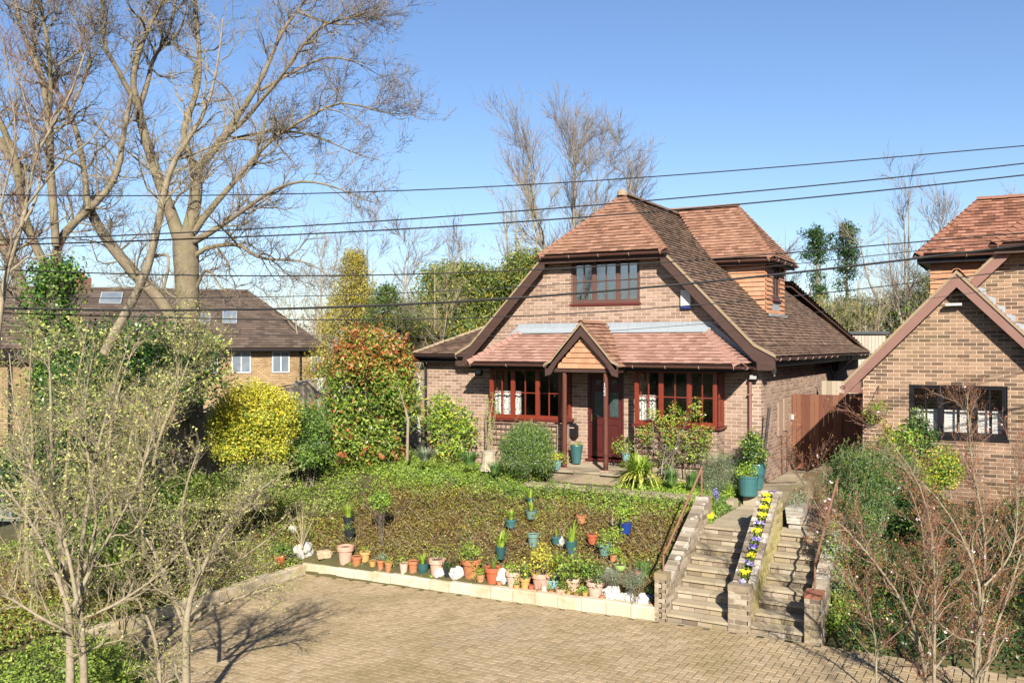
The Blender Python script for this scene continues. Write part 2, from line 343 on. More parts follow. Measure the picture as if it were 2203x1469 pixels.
def wall(name, o, ud, zs, rows, parent, pieces, mat=None, mort=None, thick=.22, bh=.0625, bl=.2125, jt=.0125, holes=(), part=None, phase=0., skew=.5, bondrnd=True):
    """brick wall: o = origin (u=0,z=0), ud = unit direction of u seen from outside left to right, rows(z)->list of (u0,u1).
    A mortar core plus every brick as its own piece, proud of the joints."""
    mat = mat or M_brick; mort = mort or M_mortar
    o = Vector(o); ud = Vector(ud); nd = ud.cross(Vector((0, 0, 1))).normalized()    # outward normal
    core = MB(); g = bh+jt; z = zs[0]; k = 0
    lst = []
    while z < zs[1]-.02:
        zc = z+g/2
        iv = list(rows(zc))
        for (h0, h1, ha, hb) in holes:
            if ha-.01 < zc < hb+.01:
                nv = []
                for a, b in iv:
                    if h1 <= a or h0 >= b: nv.append((a, b)); continue
                    if h0 > a: nv.append((a, h0))
                    if h1 < b: nv.append((h1, b))
                iv = nv
        for a, b in iv:
            A = o+ud*a; B = o+ud*b
            core.add([A+Vector((0,0,z))-nd*.006, B+Vector((0,0,z))-nd*.006, B+Vector((0,0,z+g))-nd*.006, A+Vector((0,0,z+g))-nd*.006,
                      A+Vector((0,0,z))-nd*thick, B+Vector((0,0,z))-nd*thick, B+Vector((0,0,z+g))-nd*thick, A+Vector((0,0,z+g))-nd*thick],
                     [(0,1,2,3),(5,4,7,6),(1,5,6,2),(4,0,3,7)] + ([(3,2,6,7)]) + [(4,5,1,0)])
            L = bl+jt; st = (k % 2)*L*skew+phase
            n0 = math.floor((a-st)/L)
            x = st+n0*L
            while x < b:
                xa, xb = max(a, x), min(b, x+bl)
                if xb-xa > .014:
                    lst.append((xa, xb, z+jt/2))
                x += L
        z += g; k += 1
    c = core.build(name, mort, parent)
    for xa, xb, zz in lst:
        ce = o+ud*((xa+xb)/2)+Vector((0, 0, zz+bh/2))-nd*.02
        ln = xb-xa
        X = ud*ln; Yv = -nd*.04; Zv = Vector((0, 0, bh))
        jit = random.uniform(0, .0025)
        ce = ce+nd*jit
        M = Matrix(((X.x, Yv.x, 0, ce.x), (X.y, Yv.y, 0, ce.y), (X.z, Yv.z, bh, ce.z), (0, 0, 0, 1)))
        r = random.random()
        pieces.add('brick', mat, M, r, part or c, ln*bh)
    return c

def clip_row(poly, v):
    """u interval of a convex polygon [(u,v)] at height v"""
    xs = []
    n = len(poly)
    for i in range(n):
        (a, b), (c, d) = poly[i], poly[(i+1) % n]
        if (b-v)*(d-v) < 0: xs.append(a+(c-a)*(v-b)/(d-b))
    return (min(xs), max(xs)) if len(xs) >= 2 else None
def roof(name, poly, parent, pieces, mat, gauge=.105, tw=.165, th=.017, deck=.05, under=None, wobble=.003):
    """a roof slope: a solid deck with every plain tile laid on it as its own piece"""
    pts = [Vector(p) for p in poly]
    n = (pts[1]-pts[0]).cross(pts[2]-pts[0]).normalized()
    if n.z < 0 or (abs(n.z) < 1e-3 and n.y > 0 and abs(n.y) > abs(n.x)): n = -n
    if abs(n.z) > .999: ud = Vector((1, 0, 0))
    else: ud = Vector((0, 0, 1)).cross(n).normalized()
    vd = n.cross(ud).normalized()
    if vd.z < 0: vd = -vd; ud = -ud
    o = min(pts, key=lambda p: p.z)
    uv = [((p-o).dot(ud), (p-o).dot(vd)) for p in pts]
    dk = MB(); dk.prism([p-n*.004 for p in pts], -n*deck)
    d = dk.build(name, under or M_wood, parent)
    vmax = max(b for a, b in uv); k = 0; v = 0.0
    while v < vmax-.02:
        g = min(gauge, vmax-v)
        iv = clip_row(uv, v+g*.5)
        if iv:
            a, b = iv; st = (k % 2)*tw*.5; x = st+math.floor((a-st)/tw)*tw
            while x < b:
                xa, xb = max(a, x), min(b, x+tw)
                if xb-xa > .03:
                    ln = xb-xa-.003
                    ce = o+ud*((xa+xb)/2)+vd*(v-.004+random.uniform(-wobble, wobble))+n*(.004+random.uniform(0, .0025))
                    X = ud*ln; Y = vd*(g+.02); Z = n*th*random.uniform(.9, 1.25)
                    M = Matrix(((X.x, Y.x, Z.x, ce.x), (X.y, Y.y, Z.y, ce.y), (X.z, Y.z, Z.z, ce.z), (0, 0, 0, 1)))
                    pieces.add('tile', mat, M, random.random(), d, ln*g)
                x += tw
        v += gauge; k += 1
    return d
def ridge(root, a, b, mat, n=None, r=.11, name='ridge_tile', up=Vector((0, 0, 1)), seglen=.3):
    """half round ridge tiles laid end to end, each a part"""
    a, b = Vector(a), Vector(b); L = (b-a).length; n = n or max(1, round(L/seglen)); t = (b-a).normalized()
    s = t.cross(up).normalized(); uu = s.cross(t)
    m = MB(); K = 7; ln = L/n-.006
    vs = []
    for e, rr in ((0, r), (ln, r*.97)):
        for i in range(K+1):
            an = math.pi*i/K; vs.append(s*math.cos(an)*rr+uu*(math.sin(an)*rr*.75)+t*e)
        for i in range(K+1):
            an = math.pi*i/K; vs.append(s*math.cos(an)*(rr-.015)+uu*(math.sin(an)*(rr-.015)*.75)+t*e)
    F = []
    q = 2*(K+1)
    for i in range(K):
        F.append((i, i+1, q+i+1, q+i)); F.append((K+1+i+1, K+1+i, q+K+1+i, q+K+2+i)); F.append((i+1, i, K+1+i, K+2+i)); F.append((q+i, q+i+1, q+K+2+i, q+K+1+i))
    m.add(vs, F, .5); me = m.mesh(name, mat)
    for i in range(n):
        obj(name, me, root, Matrix.Translation(a+t*(i*L/n)+up*random.uniform(-.004, .004)))
def bonnet(root, a, b, mat, nl, nr, gauge=.15, w=.17, name='hip_tile'):
    """bonnet hip tiles up a hip line a(low)->b(high); nl/nr are the normals of the two slopes"""
    a, b = Vector(a), Vector(b); L = (b-a).length; t = (b-a).normalized()
    n = max(1, round(L/gauge)); up = (Vector(nl)+Vector(nr)).normalized()
    sl = (Vector(nl).cross(t)).normalized(); sr = (t.cross(Vector(nr))).normalized()
    if sl.dot(Vector(nl)-Vector(nr)) < 0: sl = -sl
    if sr.dot(Vector(nr)-Vector(nl)) < 0: sr = -sr
    m = MB(); g = L/n*1.25; th = .016; h0 = .038
    def ring(e, h, ww): return [t*e+sl*ww+up*.005*0+Vector(nl)*(.012 if h > .03 else .004), t*e+sl*ww*.45+up*h*.8, t*e+up*h, t*e+sr*ww*.45+up*h*.8, t*e+sr*ww+Vector(nr)*(.012 if h > .03 else .004)]
    lo = ring(0, h0, w); hi = ring(g, h0*.35, w*.75); vs = lo+hi+[p+up*th+t*.002 for p in lo]+[p+up*th*.4 for p in hi]
    F = []
    for i in range(4):
        F += [(10+i, 11+i, 16+i, 15+i), (i, i+1, 11+i, 10+i), (i+1, i, 5+i, 6+i)]
    F += [(0, 10, 15, 5), (4, 9, 19, 14)]
    m.add(vs, F, .35); me = m.mesh(name, mat)
    for i in range(n): obj(name, me, root, Matrix.Translation(a+t*(i*L/n)+up*.002))
def gutter(root, a, b, nout, mat=None, r=.055, brackets=True, name='gutter'):
    """half round gutter from a to b, brackets as sub-parts"""
    a, b = Vector(a), Vector(b); t = (b-a).normalized(); s = Vector(nout).normalized(); z = Vector((0, 0, 1)); K = 8
    m = MB(); vs = []
    for e in (a, b):
        for rr in (r, r-.008):
            for i in range(K+1):
                an = math.pi*i/K; vs.append(e+s*(math.cos(an)*rr)-z*(math.sin(an)*rr))
    q = 2*(K+1); F = []
    for i in range(K):
        F += [(i+1, i, q+i, q+i+1), (K+1+i, K+2+i, q+K+2+i, q+K+1+i), (i, i+1, K+2+i, K+1+i), (q+i+1, q+i, q+K+1+i, q+K+2+i)]
    F += [(0, K+1, q+K+1, q), (K, q+K, q+2*K+1, 2*K+1)]
    F += [tuple(range(0, K+1)), tuple(range(q, q+K+1))[::-1]]
    m.add(vs, F); g = m.build(name, mat or M_gutter, root)
    if brackets:
        L = (b-a).length; n = max(2, int(L/.8)+1)
        mb = MB(); mb.tube([s*(math.cos(math.pi*i/6)*(r+.006))-z*(math.sin(math.pi*i/6)*(r+.006)) for i in range(7)], .007, 4)
        me = mb.mesh('gutter_bracket', M_bracket)
        for i in range(n): obj('gutter_bracket', me, g, Matrix.Translation(a+t*(.15+(L-.3)*i/(n-1))))
    return g
def window(root, o, ud, wd, ht, casements, mats, depth=.07, bars=True, sill=.06, rows2=.5, name='window', nobar=False, glass=None):
    """timber window: frame, casements with a glazing bar each way, every pane its own sub-part. o = lower left outside corner"""
    mf, mb_, ms = mats
    o = Vector(o); ud = Vector(ud); nd = ud.cross(Vector((0, 0, 1))).normalized(); z = Vector((0, 0, 1))
    def bx(m, u0, u1, z0, z1, d0, d1, r=.5):
        q = [o+ud*a+z*c-nd*b for c in (z0, z1) for b in (d0, d1) for a in (u0, u1)]
        m.add(q, [(0,1,3,2),(4,6,7,5),(0,4,5,1),(2,3,7,6),(0,2,6,4),(1,5,7,3)], r)
    F = MB(); t = .055
    bx(F, 0, wd, 0, t, 0, depth); bx(F, 0, wd, ht-t, ht, 0, depth)
    n = len(casements); tot = sum(casements); xs = [t]
    inner = wd-t*2-(n-1)*.04
    bx(F, 0, t, t, ht-t, 0, depth); bx(F, wd-t, wd, t, ht-t, 0, depth)
    x = t
    cells = []
    for i, c in enumerate(casements):
        cw = inner*c/tot; cells.append((x, x+cw)); x += cw
        if i < n-1: bx(F, x, x+.04, t, ht-t, .002, depth); x += .04
    fr = F.build(name, mf, root)
    for (a, b) in cells:
        m = MB(); c = .032; za, zb = t, ht-t
        bx(m, a, b, za, za+c, .012, depth-.012); bx(m, a, b, zb-c, zb, .012, depth-.012)
        bx(m, a, a+c, za+c, zb-c, .012, depth-.012); bx(m, b-c, b, za+c, zb-c, .012, depth-.012)
        m.build('casement', mb_, fr)
        zm = za+(zb-za)*rows2; um = (a+b)/2; g = .011
        m = MB(); bx(m, um-g, um+g, za+c, zb-c, .018, depth-.02)
        bx(m, a+c, um-g, zm-g, zm+g, .02, depth-.02); bx(m, um+g, b-c, zm-g, zm+g, .02, depth-.02)
        m.build('glazing_bar', mb_, fr)
        for (ua, ub) in ((a+c, um-g), (um+g, b-c)):
            for (va, vb) in ((za+c, zm-g), (zm+g, zb-c)):
                m = MB(); bx(m, ua, ub, va, vb, .036, .042); m.build('pane', glass or M_glass, fr)
    if sill:
        m = MB(); bx(m, -.04, wd+.04, -.055, -.002, -sill, depth); m.build('sill', ms, fr)
    return fr
# ---------------------------------------------------------------- vegetation builders
def leaves(Pn, size, rnd, aspect=.5, normal=None, spread=1.0, fold=0):
    """rhombic leaves: Pn (N,3); size scalar or (N,); normal (N,3) preferred facing; returns (N,4,3)"""
    N = len(Pn); size = np.broadcast_to(np.asarray(size, float), (N,))
    nn = rng.normal(size=(N, 3))*spread
    if normal is not None: nn = nn+normal
    nn /= np.linalg.norm(nn, axis=1, keepdims=True)+1e-9
    t = rng.normal(size=(N, 3)); t -= nn*(t*nn).sum(1, keepdims=True); t /= np.linalg.norm(t, axis=1, keepdims=True)+1e-9
    s = np.cross(nn, t)
    h = size[:, None]
    return np.stack([Pn-t*h*.5, Pn+s*h*aspect*.5+t*h*.05, Pn+t*h*.5, Pn-s*h*aspect*.5+t*h*.05], 1)
def clump_points(n, clumps, sig, flat=1.0):
    """points gaussian round randomly picked clump centres; clumps (K,3); sig scalar or (K,)"""
    k = rng.integers(0, len(clumps), n); sg = np.broadcast_to(np.asarray(sig, float), (len(clumps),))[k]
    d = rng.normal(size=(n, 3)); d[:, 2] *= flat
    l = np.linalg.norm(d, axis=1, keepdims=True); d = d/np.maximum(l, 1e-6)*np.minimum(l, 1.9)
    return clumps[k]+d*sg[:, None], d/np.maximum(np.linalg.norm(d, axis=1, keepdims=True), 1e-6)
def ellipsoid_clumps(n, c, r, shell=.65, zmin=-.6, seed=None):
    d = rng.normal(size=(n*3, 3)); d /= np.linalg.norm(d, axis=1, keepdims=True)
    d = d[d[:, 2] > zmin][:n]
    rad = shell+(1-shell)*rng.random(len(d))**.7
    return np.array(c)[None]+d*rad[:, None]*np.array(r)[None]
def grow(PP, RR, n, K, lmin, lmax, ang=(25, 60), tmin=.15, tmax=1.0, rscale=.55, up=.15, gnarl=.25, rmin=.002, lpow=1.0, taper=.25, weight=None, rmaxf=.02):
    """n child branches on the parent branches PP (N,K0,3), RR (N,K0)"""
    N, K0, _ = PP.shape
    seg = np.linalg.norm(np.diff(PP, axis=1), axis=2).sum(1)
    wt = seg if weight is None else seg*weight
    pk = rng.choice(N, n, p=wt/wt.sum())
    t = tmin+(tmax-tmin)*rng.random(n); x = t*(K0-1); i0 = np.minimum(x.astype(int), K0-2); f = (x-i0)[:, None]
    A = PP[pk, i0]; B = PP[pk, i0+1]; st = A*(1-f)+B*f
    r0 = RR[pk, i0]*(1-f[:, 0])+RR[pk, i0+1]*f[:, 0]
    d = B-A; d /= np.linalg.norm(d, axis=1, keepdims=True)+1e-9
    q = rng.normal(size=(n, 3)); q -= d*(q*d).sum(1, keepdims=True); q /= np.linalg.norm(q, axis=1, keepdims=True)+1e-9
    a = np.radians(ang[0]+(ang[1]-ang[0])*rng.random(n))[:, None]
    dd = d*np.cos(a)+q*np.sin(a)
    L = (lmin+(lmax-lmin)*rng.random(n)**lpow)*(1-.35*t)
    out = np.empty((n, K, 3)); out[:, 0] = st; stp = (L/(K-1))[:, None]
    for k in range(1, K):
        dd = dd+rng.normal(size=(n, 3))*gnarl+np.array([0, 0, up])
        dd /= np.linalg.norm(dd, axis=1, keepdims=True)+1e-9
        out[:, k] = out[:, k-1]+dd*stp
    r1 = np.minimum(np.maximum(r0*rscale*(.6+.6*rng.random(n)), rmin), L*rmaxf+rmin)
    rr = r1[:, None]*np.linspace(1, taper, K)[None]
    return out, np.maximum(rr, rmin*.5)
def blades(c, n, h, spread, w=.012, K=5, droop=.5, r0=.05):
    """tuft of strap leaves round c"""
    c = np.array(c, float); a = rng.random(n)*2*math.pi; ln = h*(.6+.5*rng.random(n)); sp = spread*(.2+.8*rng.random(n))
    t = np.linspace(0, 1, K)[None, :]
    x = np.cos(a)[:, None]*(r0*rng.random(n)[:, None]+sp[:, None]*t**1.4); y = np.sin(a)[:, None]*(r0*rng.random(n)[:, None]+sp[:, None]*t**1.4)
    z = ln[:, None]*(t-droop*t**3*(sp/spread)[:, None])
    Pn = np.stack([x, y, z], -1)+c; W = w*(1-t**2.5*.85)*np.ones((n, 1))
    side = np.stack([-np.sin(a), np.cos(a), np.zeros(n)], -1)
    return Pn, W, side

def keep_stuff(*names):
    """foliage and fine twigs that nobody could count"""
    for o in bpy.data.objects:
        if o.type == 'MESH' and o.parent and o.name.split('.')[0] in names: o['kind'] = 'stuff'
# ================================================================= terrain
def zdrive(x): return -1.29+.022*(np.minimum(x, -4)+4)
def smooth(a, b, x):
    t = np.clip((x-a)/(b-a), 0, 1); return t*t*(3-2*t)
def gz(x, y):
    """height of the ground"""
    x = np.asarray(x, float); y = np.asarray(y, float)
    zd = zdrive(x)
    bank = np.interp(y, [13.3, 13.38, 13.8, 14.6, 16.3, 17.2, 19, 40], [-1.40, -1.20, -1.08, -.72, -.17, -.04, .0, .1])
    zR = np.interp(y, [13.3, 13.6, 16.5, 19, 40], [-1.45, -1.2, -.35, -.2, .1])
    z = np.where(y > 13.3, np.where(x > -2.5, zR, bank), zd-.05)
    z = np.where((x > -4.95) & (x < -2.5) & (y > 13.3) & (y < 15.3), -1.55, z)
    z = np.where((x > -3.75) & (x < -2.5) & (y >= 15.3), -.24, z)
    z = np.where((x > -4.95) & (x <= -3.75) & (y >= 15.3) & (y < 22), np.minimum(z, -.16), z)
    # left of the drive the ground climbs to the fence
    le = smooth(-12.25, -16.0, x)
    zl = np.interp(y, [-5, 5, 9, 13, 17, 22, 40], [-1.6, -1.35, -1.1, -.45, .10, .15, .1])
    zfl = zl*le+np.where(y > 13.3, bank, zd+.1)*(1-le)
    z = np.where(x < -12.2, zfl, z)
    # beyond the fence the ground drops a little towards the houses
    z = z-smooth(-16.6, -24, x)*1.6*smooth(60, 20, y)
    # nearer than the drive edge on the left foreground: planted strip
    fg = smooth(9.2, 8.2, y+(x+12)*.55)
    z = z+np.where((y < 13), fg*.15, 0)
    far = smooth(24, 44, y)*smooth(-8, 0, y)
    z = z-far*.7
    return z+0.0
def hit(px, py, lift=0.0, d0=9., d1=60.):
    """where the ray through this pixel of the photo meets the ground"""
    a = P(px, py, d=1.0)-Vector((0, 0, EYE)); d = d0
    while d < d1:
        p = Vector((0, 0, EYE))+a*d
        if p.z <= float(gz(p.x, p.y))+lift: return p
        d += .02
    return Vector((0, 0, EYE))+a*d1
ax = np.concatenate([np.linspace(-400, -45, 16)[:-1], np.linspace(-45, -20, 20)[:-1], np.linspace(-20, 3, 116)[:-1], np.linspace(3, 20, 14)[:-1], np.linspace(20, 400, 14)])
ay = np.concatenate([np.linspace(-60, 4, 12)[:-1], np.linspace(4, 13.2, 40)[:-1], [13.24, 13.32], np.linspace(13.4, 20, 60)[:-1], np.linspace(20, 50, 30)[:-1], np.linspace(50, 900, 18)])
X_, Y_ = np.meshgrid(ax, ay); Z_ = gz(X_, Y_)
Z_ = Z_+np.where((X_ < -12.3) | ((Y_ > 13.5) & ((X_ < -5.1) | (X_ > -2.4))), rng.normal(size=Z_.shape)*.012, 0)
me = bpy.data.meshes.new('ground')
nx, ny = len(ax), len(ay)
idx = np.arange(nx*ny).reshape(ny, nx)
q = np.stack([idx[:-1, :-1], idx[:-1, 1:], idx[1:, 1:], idx[1:, :-1]], -1).reshape(-1, 4)
m = MB(); m.bulk = [(np.stack([X_, Y_, Z_], -1).reshape(-1, 3), q, np.full(len(q), .5))]
ground = struct(m.build('ground', M_ground, smooth=True))
# ---------------------------------------------------------------- drive: herringbone block paving
drive = struct(obj('driveway', None)); drive['_thing'] = (0., 0., 0.)
bed = MB()
def in_drive(x, y):
    return y < 13.28 and x > -12.08 and (y+(x+12)*.55 > 8.9)
Lp, Wp = .2, .1
pv = Pieces(drive, 'paver', 'paving')
cs = []
ang = R_(0)
m = MB(); bx0, bx1, by0, by1 = -12.1, 6.0, -6, 13.3
ys = np.linspace(by0, by1, 12); xs = [-12.1, -8, -4, 0, 6.]
for i in range(len(xs)-1):
    for j in range(len(ys)-1):
        m.add([(xs[i], ys[j], float(zdrive(xs[i]))-.010), (xs[i+1], ys[j], float(zdrive(xs[i+1]))-.010), (xs[i+1], ys[j+1], float(zdrive(xs[i+1]))-.010), (xs[i], ys[j+1], float(zdrive(xs[i]))-.010)], [(0,1,2,3)])
bedo = m.build('paver_bed', M_joint, drive)
# block with arrised top
def paver_unit(k):
    key = ('paver', k)
    if key not in UNIT:
        mm = MB(); a, b, c = .5, .46, .42
        mm.add([(-a,-a,-.5),(a,-a,-.5),(a,a,-.5),(-a,a,-.5),(-a,-a,.3),(a,-a,.3),(a,a,.3),(-a,a,.3),(-.48,-b,.5),(.48,-b,.5),(.48,b,.5),(-.48,b,.5)],
               [(8,9,10,11),(4,5,9,8),(5,6,10,9),(6,7,11,10),(7,4,8,11)], (k+.5)/8)
        UNIT[key] = mm.mesh('paver', M_pave)
    return UNIT[key]
UNIT[('paver', M_pave.name, 0)] = paver_unit(0)
for k in range(1, 8): UNIT[('paver', M_pave.name, k)] = paver_unit(k)
# herringbone at 90 degrees: stair pattern, course lines run along X
def put(cx, cy, lx, ly):
    if not in_drive(cx, cy): return
    p = cam_px((cx, cy, -1.3))
    if p[2] < 3 or not (-60 < p[0] < 2263 and p[1] < 1560): return
    z = float(zdrive(cx))-.012+random.uniform(-.002, .0025)
    if abs(lx) > ly: M = Matrix(((Lp-.011, 0, 0, cx), (0, Wp-.011, 0, cy), (.022*Lp if cx < -4 else 0, random.uniform(-.002, .002), .03, z), (0, 0, 0, 1)))
    else: M = Matrix(((0, Wp-.011, 0, cx), (Lp-.011, 0, 0, cy), (random.uniform(-.002, .002), .022*Wp if cx < -4 else 0, .03, z), (0, 0, 0, 1)))
    pv.add('paver', M_pave, M, random.random(), bedo, .02)
rot = R_(0)
for i in range(-70, 190):
    for j in range(-70, 160):
        # lattice of a horizontal and a vertical brick
        bx = -12.1+i*Wp+0; by = 0
        pass
# basis of the pattern: horizontal brick at (k, n) with shift; vectors a=(W,W) and b=(2W,-2W)... on a grid of W
G = Wp
for m_ in range(-140, 200):
    for n_ in range(-120, 120):
        gx = m_*1+n_*2; gy = m_*1-n_*2
        x0 = -12.1+gx*G; y0 = 4.0+gy*G
        if not (-12.6 < x0 < 3.5 and 5 < y0 < 13.4): continue
        put(x0+G, y0+G/2, Lp, 0)                 # lying along X: cells (0,0),(1,0)
        put(x0+G*.5, y0+G*2, 0, Lp)              # standing along Y above its left end: cells (0,1),(0,2)
pv.finish()
# edging course next to the steps and kerb is part of the herringbone; kerb stones
kerb = thing('kerb', 'low kerb of buff stone blocks holding back the planted bank at the edge of the drive', 'kerb', (-8.5, 13.37, -1.45))
km = [MB() for _ in range(4)]
def kerb_stone(x0, x1, y0, y1, zb0, zt, r):
    m = MB(); b = .012
    cx, cy = (x0+x1)/2, (y0+y1)/2; lx, ly = (x1-x0), (y1-y0)
    hx, hy = lx/2, ly/2; j = [random.uniform(-.008, .008) for _ in range(8)]
    vs = [(cx-hx, cy-hy, zb0), (cx+hx, cy-hy, zb0), (cx+hx, cy+hy, zb0), (cx-hx, cy+hy, zb0),
          (cx-hx, cy-hy+j[0], zt-.02), (cx+hx, cy-hy+j[1], zt-.02), (cx+hx, cy+hy, zt-.02), (cx-hx, cy+hy, zt-.02),
          (cx-hx+b, cy-hy+b+.01+j[2], zt+j[3]), (cx+hx-b, cy-hy+b+.01+j[4], zt+j[5]), (cx+hx-b, cy+hy-b, zt+j[6]), (cx-hx+b, cy+hy-b, zt+j[7])]
    m.add(vs, [(0,1,5,4),(1,2,6,5),(2,3,7,6),(3,0,4,7),(4,5,9,8),(5,6,10,9),(6,7,11,10),(7,4,8,11),(8,9,10,11)], r)
    m.build('kerb_stone', M_kerb, kerb)
x = -12.2; n = 17; L = (-4.95+12.2)/n
for i in range(n):
    x0 = x+i*L; zt = -1.275+.17*(i/n)
    kerb_stone(x0+.006, x0+L-.006, 13.29, 13.46, float(zdrive(x0))-.1, zt+random.uniform(-.008, .008), random.uniform(.3, 1))
for i in range(11):
    y1 = 13.27-i*.43
    kerb_stone(-12.26, -12.09, y1-.42, y1, float(zdrive(-12.2))-.1, -1.29+random.uniform(-.015, .015), random.uniform(0, .35))

# ================================================================= main house
HX = -8.3; HRZ = 6.5; TAN = 1.04; WY = 19.0; RX = -4.78; LX = -13.25; VY = 18.72; BY = 28.6; EY = 31.65
def zroof(x): return HRZ-abs(x-HX)*TAN
house = thing('house', 'pink-brown brick chalet house with steep half-hipped tile roof and timber porch', 'house', (HX, WY, 0))
bricks = Pieces(house, 'brick', 'brickwork'); tiles = Pieces(house, 'tile', 'roof_tiling')
def front_rows(z):
    if z < 2.66: return [(LX, RX)]
    h = (HRZ-z)/TAN-.12
    return [(HX-h, HX+h)] if h > .1 and z < 5.05 else []
holes = [(-11.0, -9.2, 1.2, 2.42), (-7.33, -5.6, 1.2, 2.42), (-8.75, -7.86, .3, 2.36), (-9.17, -7.48, 3.86, 5.02)]
wall('front_wall', (0, WY, 0), (1, 0, 0), (-.3, 5.05), front_rows, house, bricks, holes=holes)
wall('side_wall', (RX, WY, 0), (0, 1, 0), (-.3, 2.72), lambda z: [(0.0, EY-WY)], house, bricks, phase=-.11)
m = MB(); m.bb(LX+.002, LX+.22, WY+.22, EY, -.3, 2.7); m.bb(LX, RX-.22, EY-.22, EY, -.3, 2.7)
m.build('rear_wall', M_brick, house)
# rooms behind the windows
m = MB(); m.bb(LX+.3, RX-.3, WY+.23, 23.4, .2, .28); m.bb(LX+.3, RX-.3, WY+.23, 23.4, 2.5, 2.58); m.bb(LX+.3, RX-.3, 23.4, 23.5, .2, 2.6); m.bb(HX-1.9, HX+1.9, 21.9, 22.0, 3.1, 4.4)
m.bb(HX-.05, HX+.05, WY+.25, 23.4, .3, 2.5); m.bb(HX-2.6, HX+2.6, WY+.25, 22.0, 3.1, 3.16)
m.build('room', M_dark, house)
# bays
for k, (a, b) in enumerate(((-11.05, -9.15), (-7.38, -5.56))):
    fy = 18.45
    wall('bay_wall', (a, fy, 0), (1, 0, 0), (-.2, 1.16), lambda z: [(0, b-a)], house, bricks, thick=.1, phase=.05)
    wall('bay_wall', (b, fy, 0), (0, 1, 0), (-.2, 1.16), lambda z: [(0, WY-fy)], house, bricks, thick=.1, phase=.1)
    wall('bay_wall', (a, WY, 0), (0, -1, 0), (-.2, 1.16), lambda z: [(0, WY-fy)], house, bricks, thick=.1, phase=.1)
    window(house, (a, fy, 1.24), (1, 0, 0), b-a, 1.2, [1, 1.12, 1], (M_frame, M_frame, M_sill))
    window(house, (b, fy+.03, 1.24), (0, 1, 0), WY-fy-.03, 1.2, [1], (M_frame, M_frame, M_sill))
    window(house, (a, WY, 1.24), (0, -1, 0), WY-fy-.03, 1.2, [1], (M_frame, M_frame, M_sill))
window(house, (-9.17, WY+.05, 3.90), (1, 0, 0), 1.69, 1.12, [1, 1.15, 1], (M_framebr, M_framebr, M_sill), rows2=.46, glass=M_glassb)
# door
m = MB(); m.bb(-8.75, -8.69, WY+.02, WY+.12, .36, 2.34); m.bb(-7.92, -7.86, WY+.02, WY+.12, .36, 2.34); m.bb(-8.69, -7.92, WY+.02, WY+.12, 2.28, 2.34)
dfr = m.build('door_frame', M_door, house)
m = MB(); m.bb(-8.69, -7.92, WY+.05, WY+.095, .40, 2.28)
door = m.build('door', M_door, house)
def dpanel(nm, x0, x1, z0, z1, mat, y=WY+.05, inset=.03):
    m = MB(); t = inset
    m.bb(x0, x1, y-.016, y-.001, z0, z0+t); m.bb(x0, x1, y-.016, y-.001, z1-t, z1); m.bb(x0, x0+t, y-.016, y-.001, z0+t, z1-t); m.bb(x1-t, x1, y-.016, y-.001, z0+t, z1-t)
    m.bb(x0+t+.02, x1-t-.02, y-.01, y-.001, z0+t+.02, z1-t-.02)
    m.build(nm, mat, door)
for x0 in (-8.62, -8.24):
    dpanel('door_panel', x0, x0+.27, .52, 1.16, M_door); dpanel('door_light_frame', x0, x0+.27, 1.28, 1.92, M_door); dpanel('door_light_frame', x0+.04, x0+.23, 2.02, 2.18, M_door)
    m = MB(); m.bb(x0+.035, x0+.235, WY+.030, WY+.040, 1.32, 1.88); m.build('door_pane', ramp_mat('obscure_glass', [(.02,.035,.04),(.10,.15,.15)], .12, 18, .5, .5, 30, attr=False, spec=.8), door)
    m = MB(); m.bb(x0+.075, x0+.195, WY+.030, WY+.040, 2.05, 2.15); m.build('door_pane', MATS['obscure_glass'], door)
m = MB(); m.tube([(-8.66, WY+.02, 1.28), (-8.55, WY-.0, 1.28)], .012, 6); m.bb(-8.675, -8.645, WY+.02, WY+.05, 1.2, 1.36)
m.build('door_handle', ramp_mat('brass', [(.45,.33,.12),(.55,.42,.18)], .3, 5, .3, attr=False, metallic=.8), door)
m = MB(); m.bb(-8.78, -7.83, WY-.06, WY+.12, .32, .36); m.build('door_sill', M_sill, house)
# porch platform of slabs and brick
m = MB(); m.bb(-9.08, -7.42, 17.72, WY-.012, -.1, .19)
st = m.build('porch_step', M_brickold, house)
for (a, b, c, d) in ((-9.12, -8.47, 17.66, 18.3), (-8.45, -7.86, 17.70, 18.3), (-7.84, -7.38, 17.66, 18.3), (-9.12, -8.47, 18.32, 18.98), (-8.45, -7.86, 18.32, 18.92), (-7.84, -7.38, 18.32, 18.98)):
    m = MB(); m.bb(a, b, c, d, .19, .24, random.random()); m.build('slab', M_slab, st)
# porch posts, beam, gable
for x0 in (-8.79, -7.81):
    m = MB(); m.lathe([(.054, .24), (.054, 2.38)], (x0, 17.88, 0), 12); p = m.build('porch_post', ramp_mat('post_wood', [(.07,.02,.013),(.12,.036,.022),(.20,.09,.06)], .6, 5, .45, .3, 30, attr=False, stretch=(3,3,.5)), house)
    m = MB(); m.bb(x0-.1, x0+.1, 17.77, 17.99, .241, .27); m.build('post_base', ramp_mat('base_pink', [(.4,.27,.2),(.5,.35,.27)], .9, attr=False), p)
m = MB()
curve = bpy.data.curves.new('house_number', 'FONT'); curve.body = '1\n2\n2'; curve.size = .115; curve.extrude = .004; curve.align_x = 'CENTER'; curve.space_line = .82
to = bpy.data.objects.new('tmp', curve); COL.objects.link(to); bpy.context.view_layer.update()
tm = bpy.data.meshes.new_from_object(to.evaluated_get(bpy.context.evaluated_depsgraph_get())); bpy.data.objects.remove(to)
tm.materials.clear(); tm.materials.append(M_white)
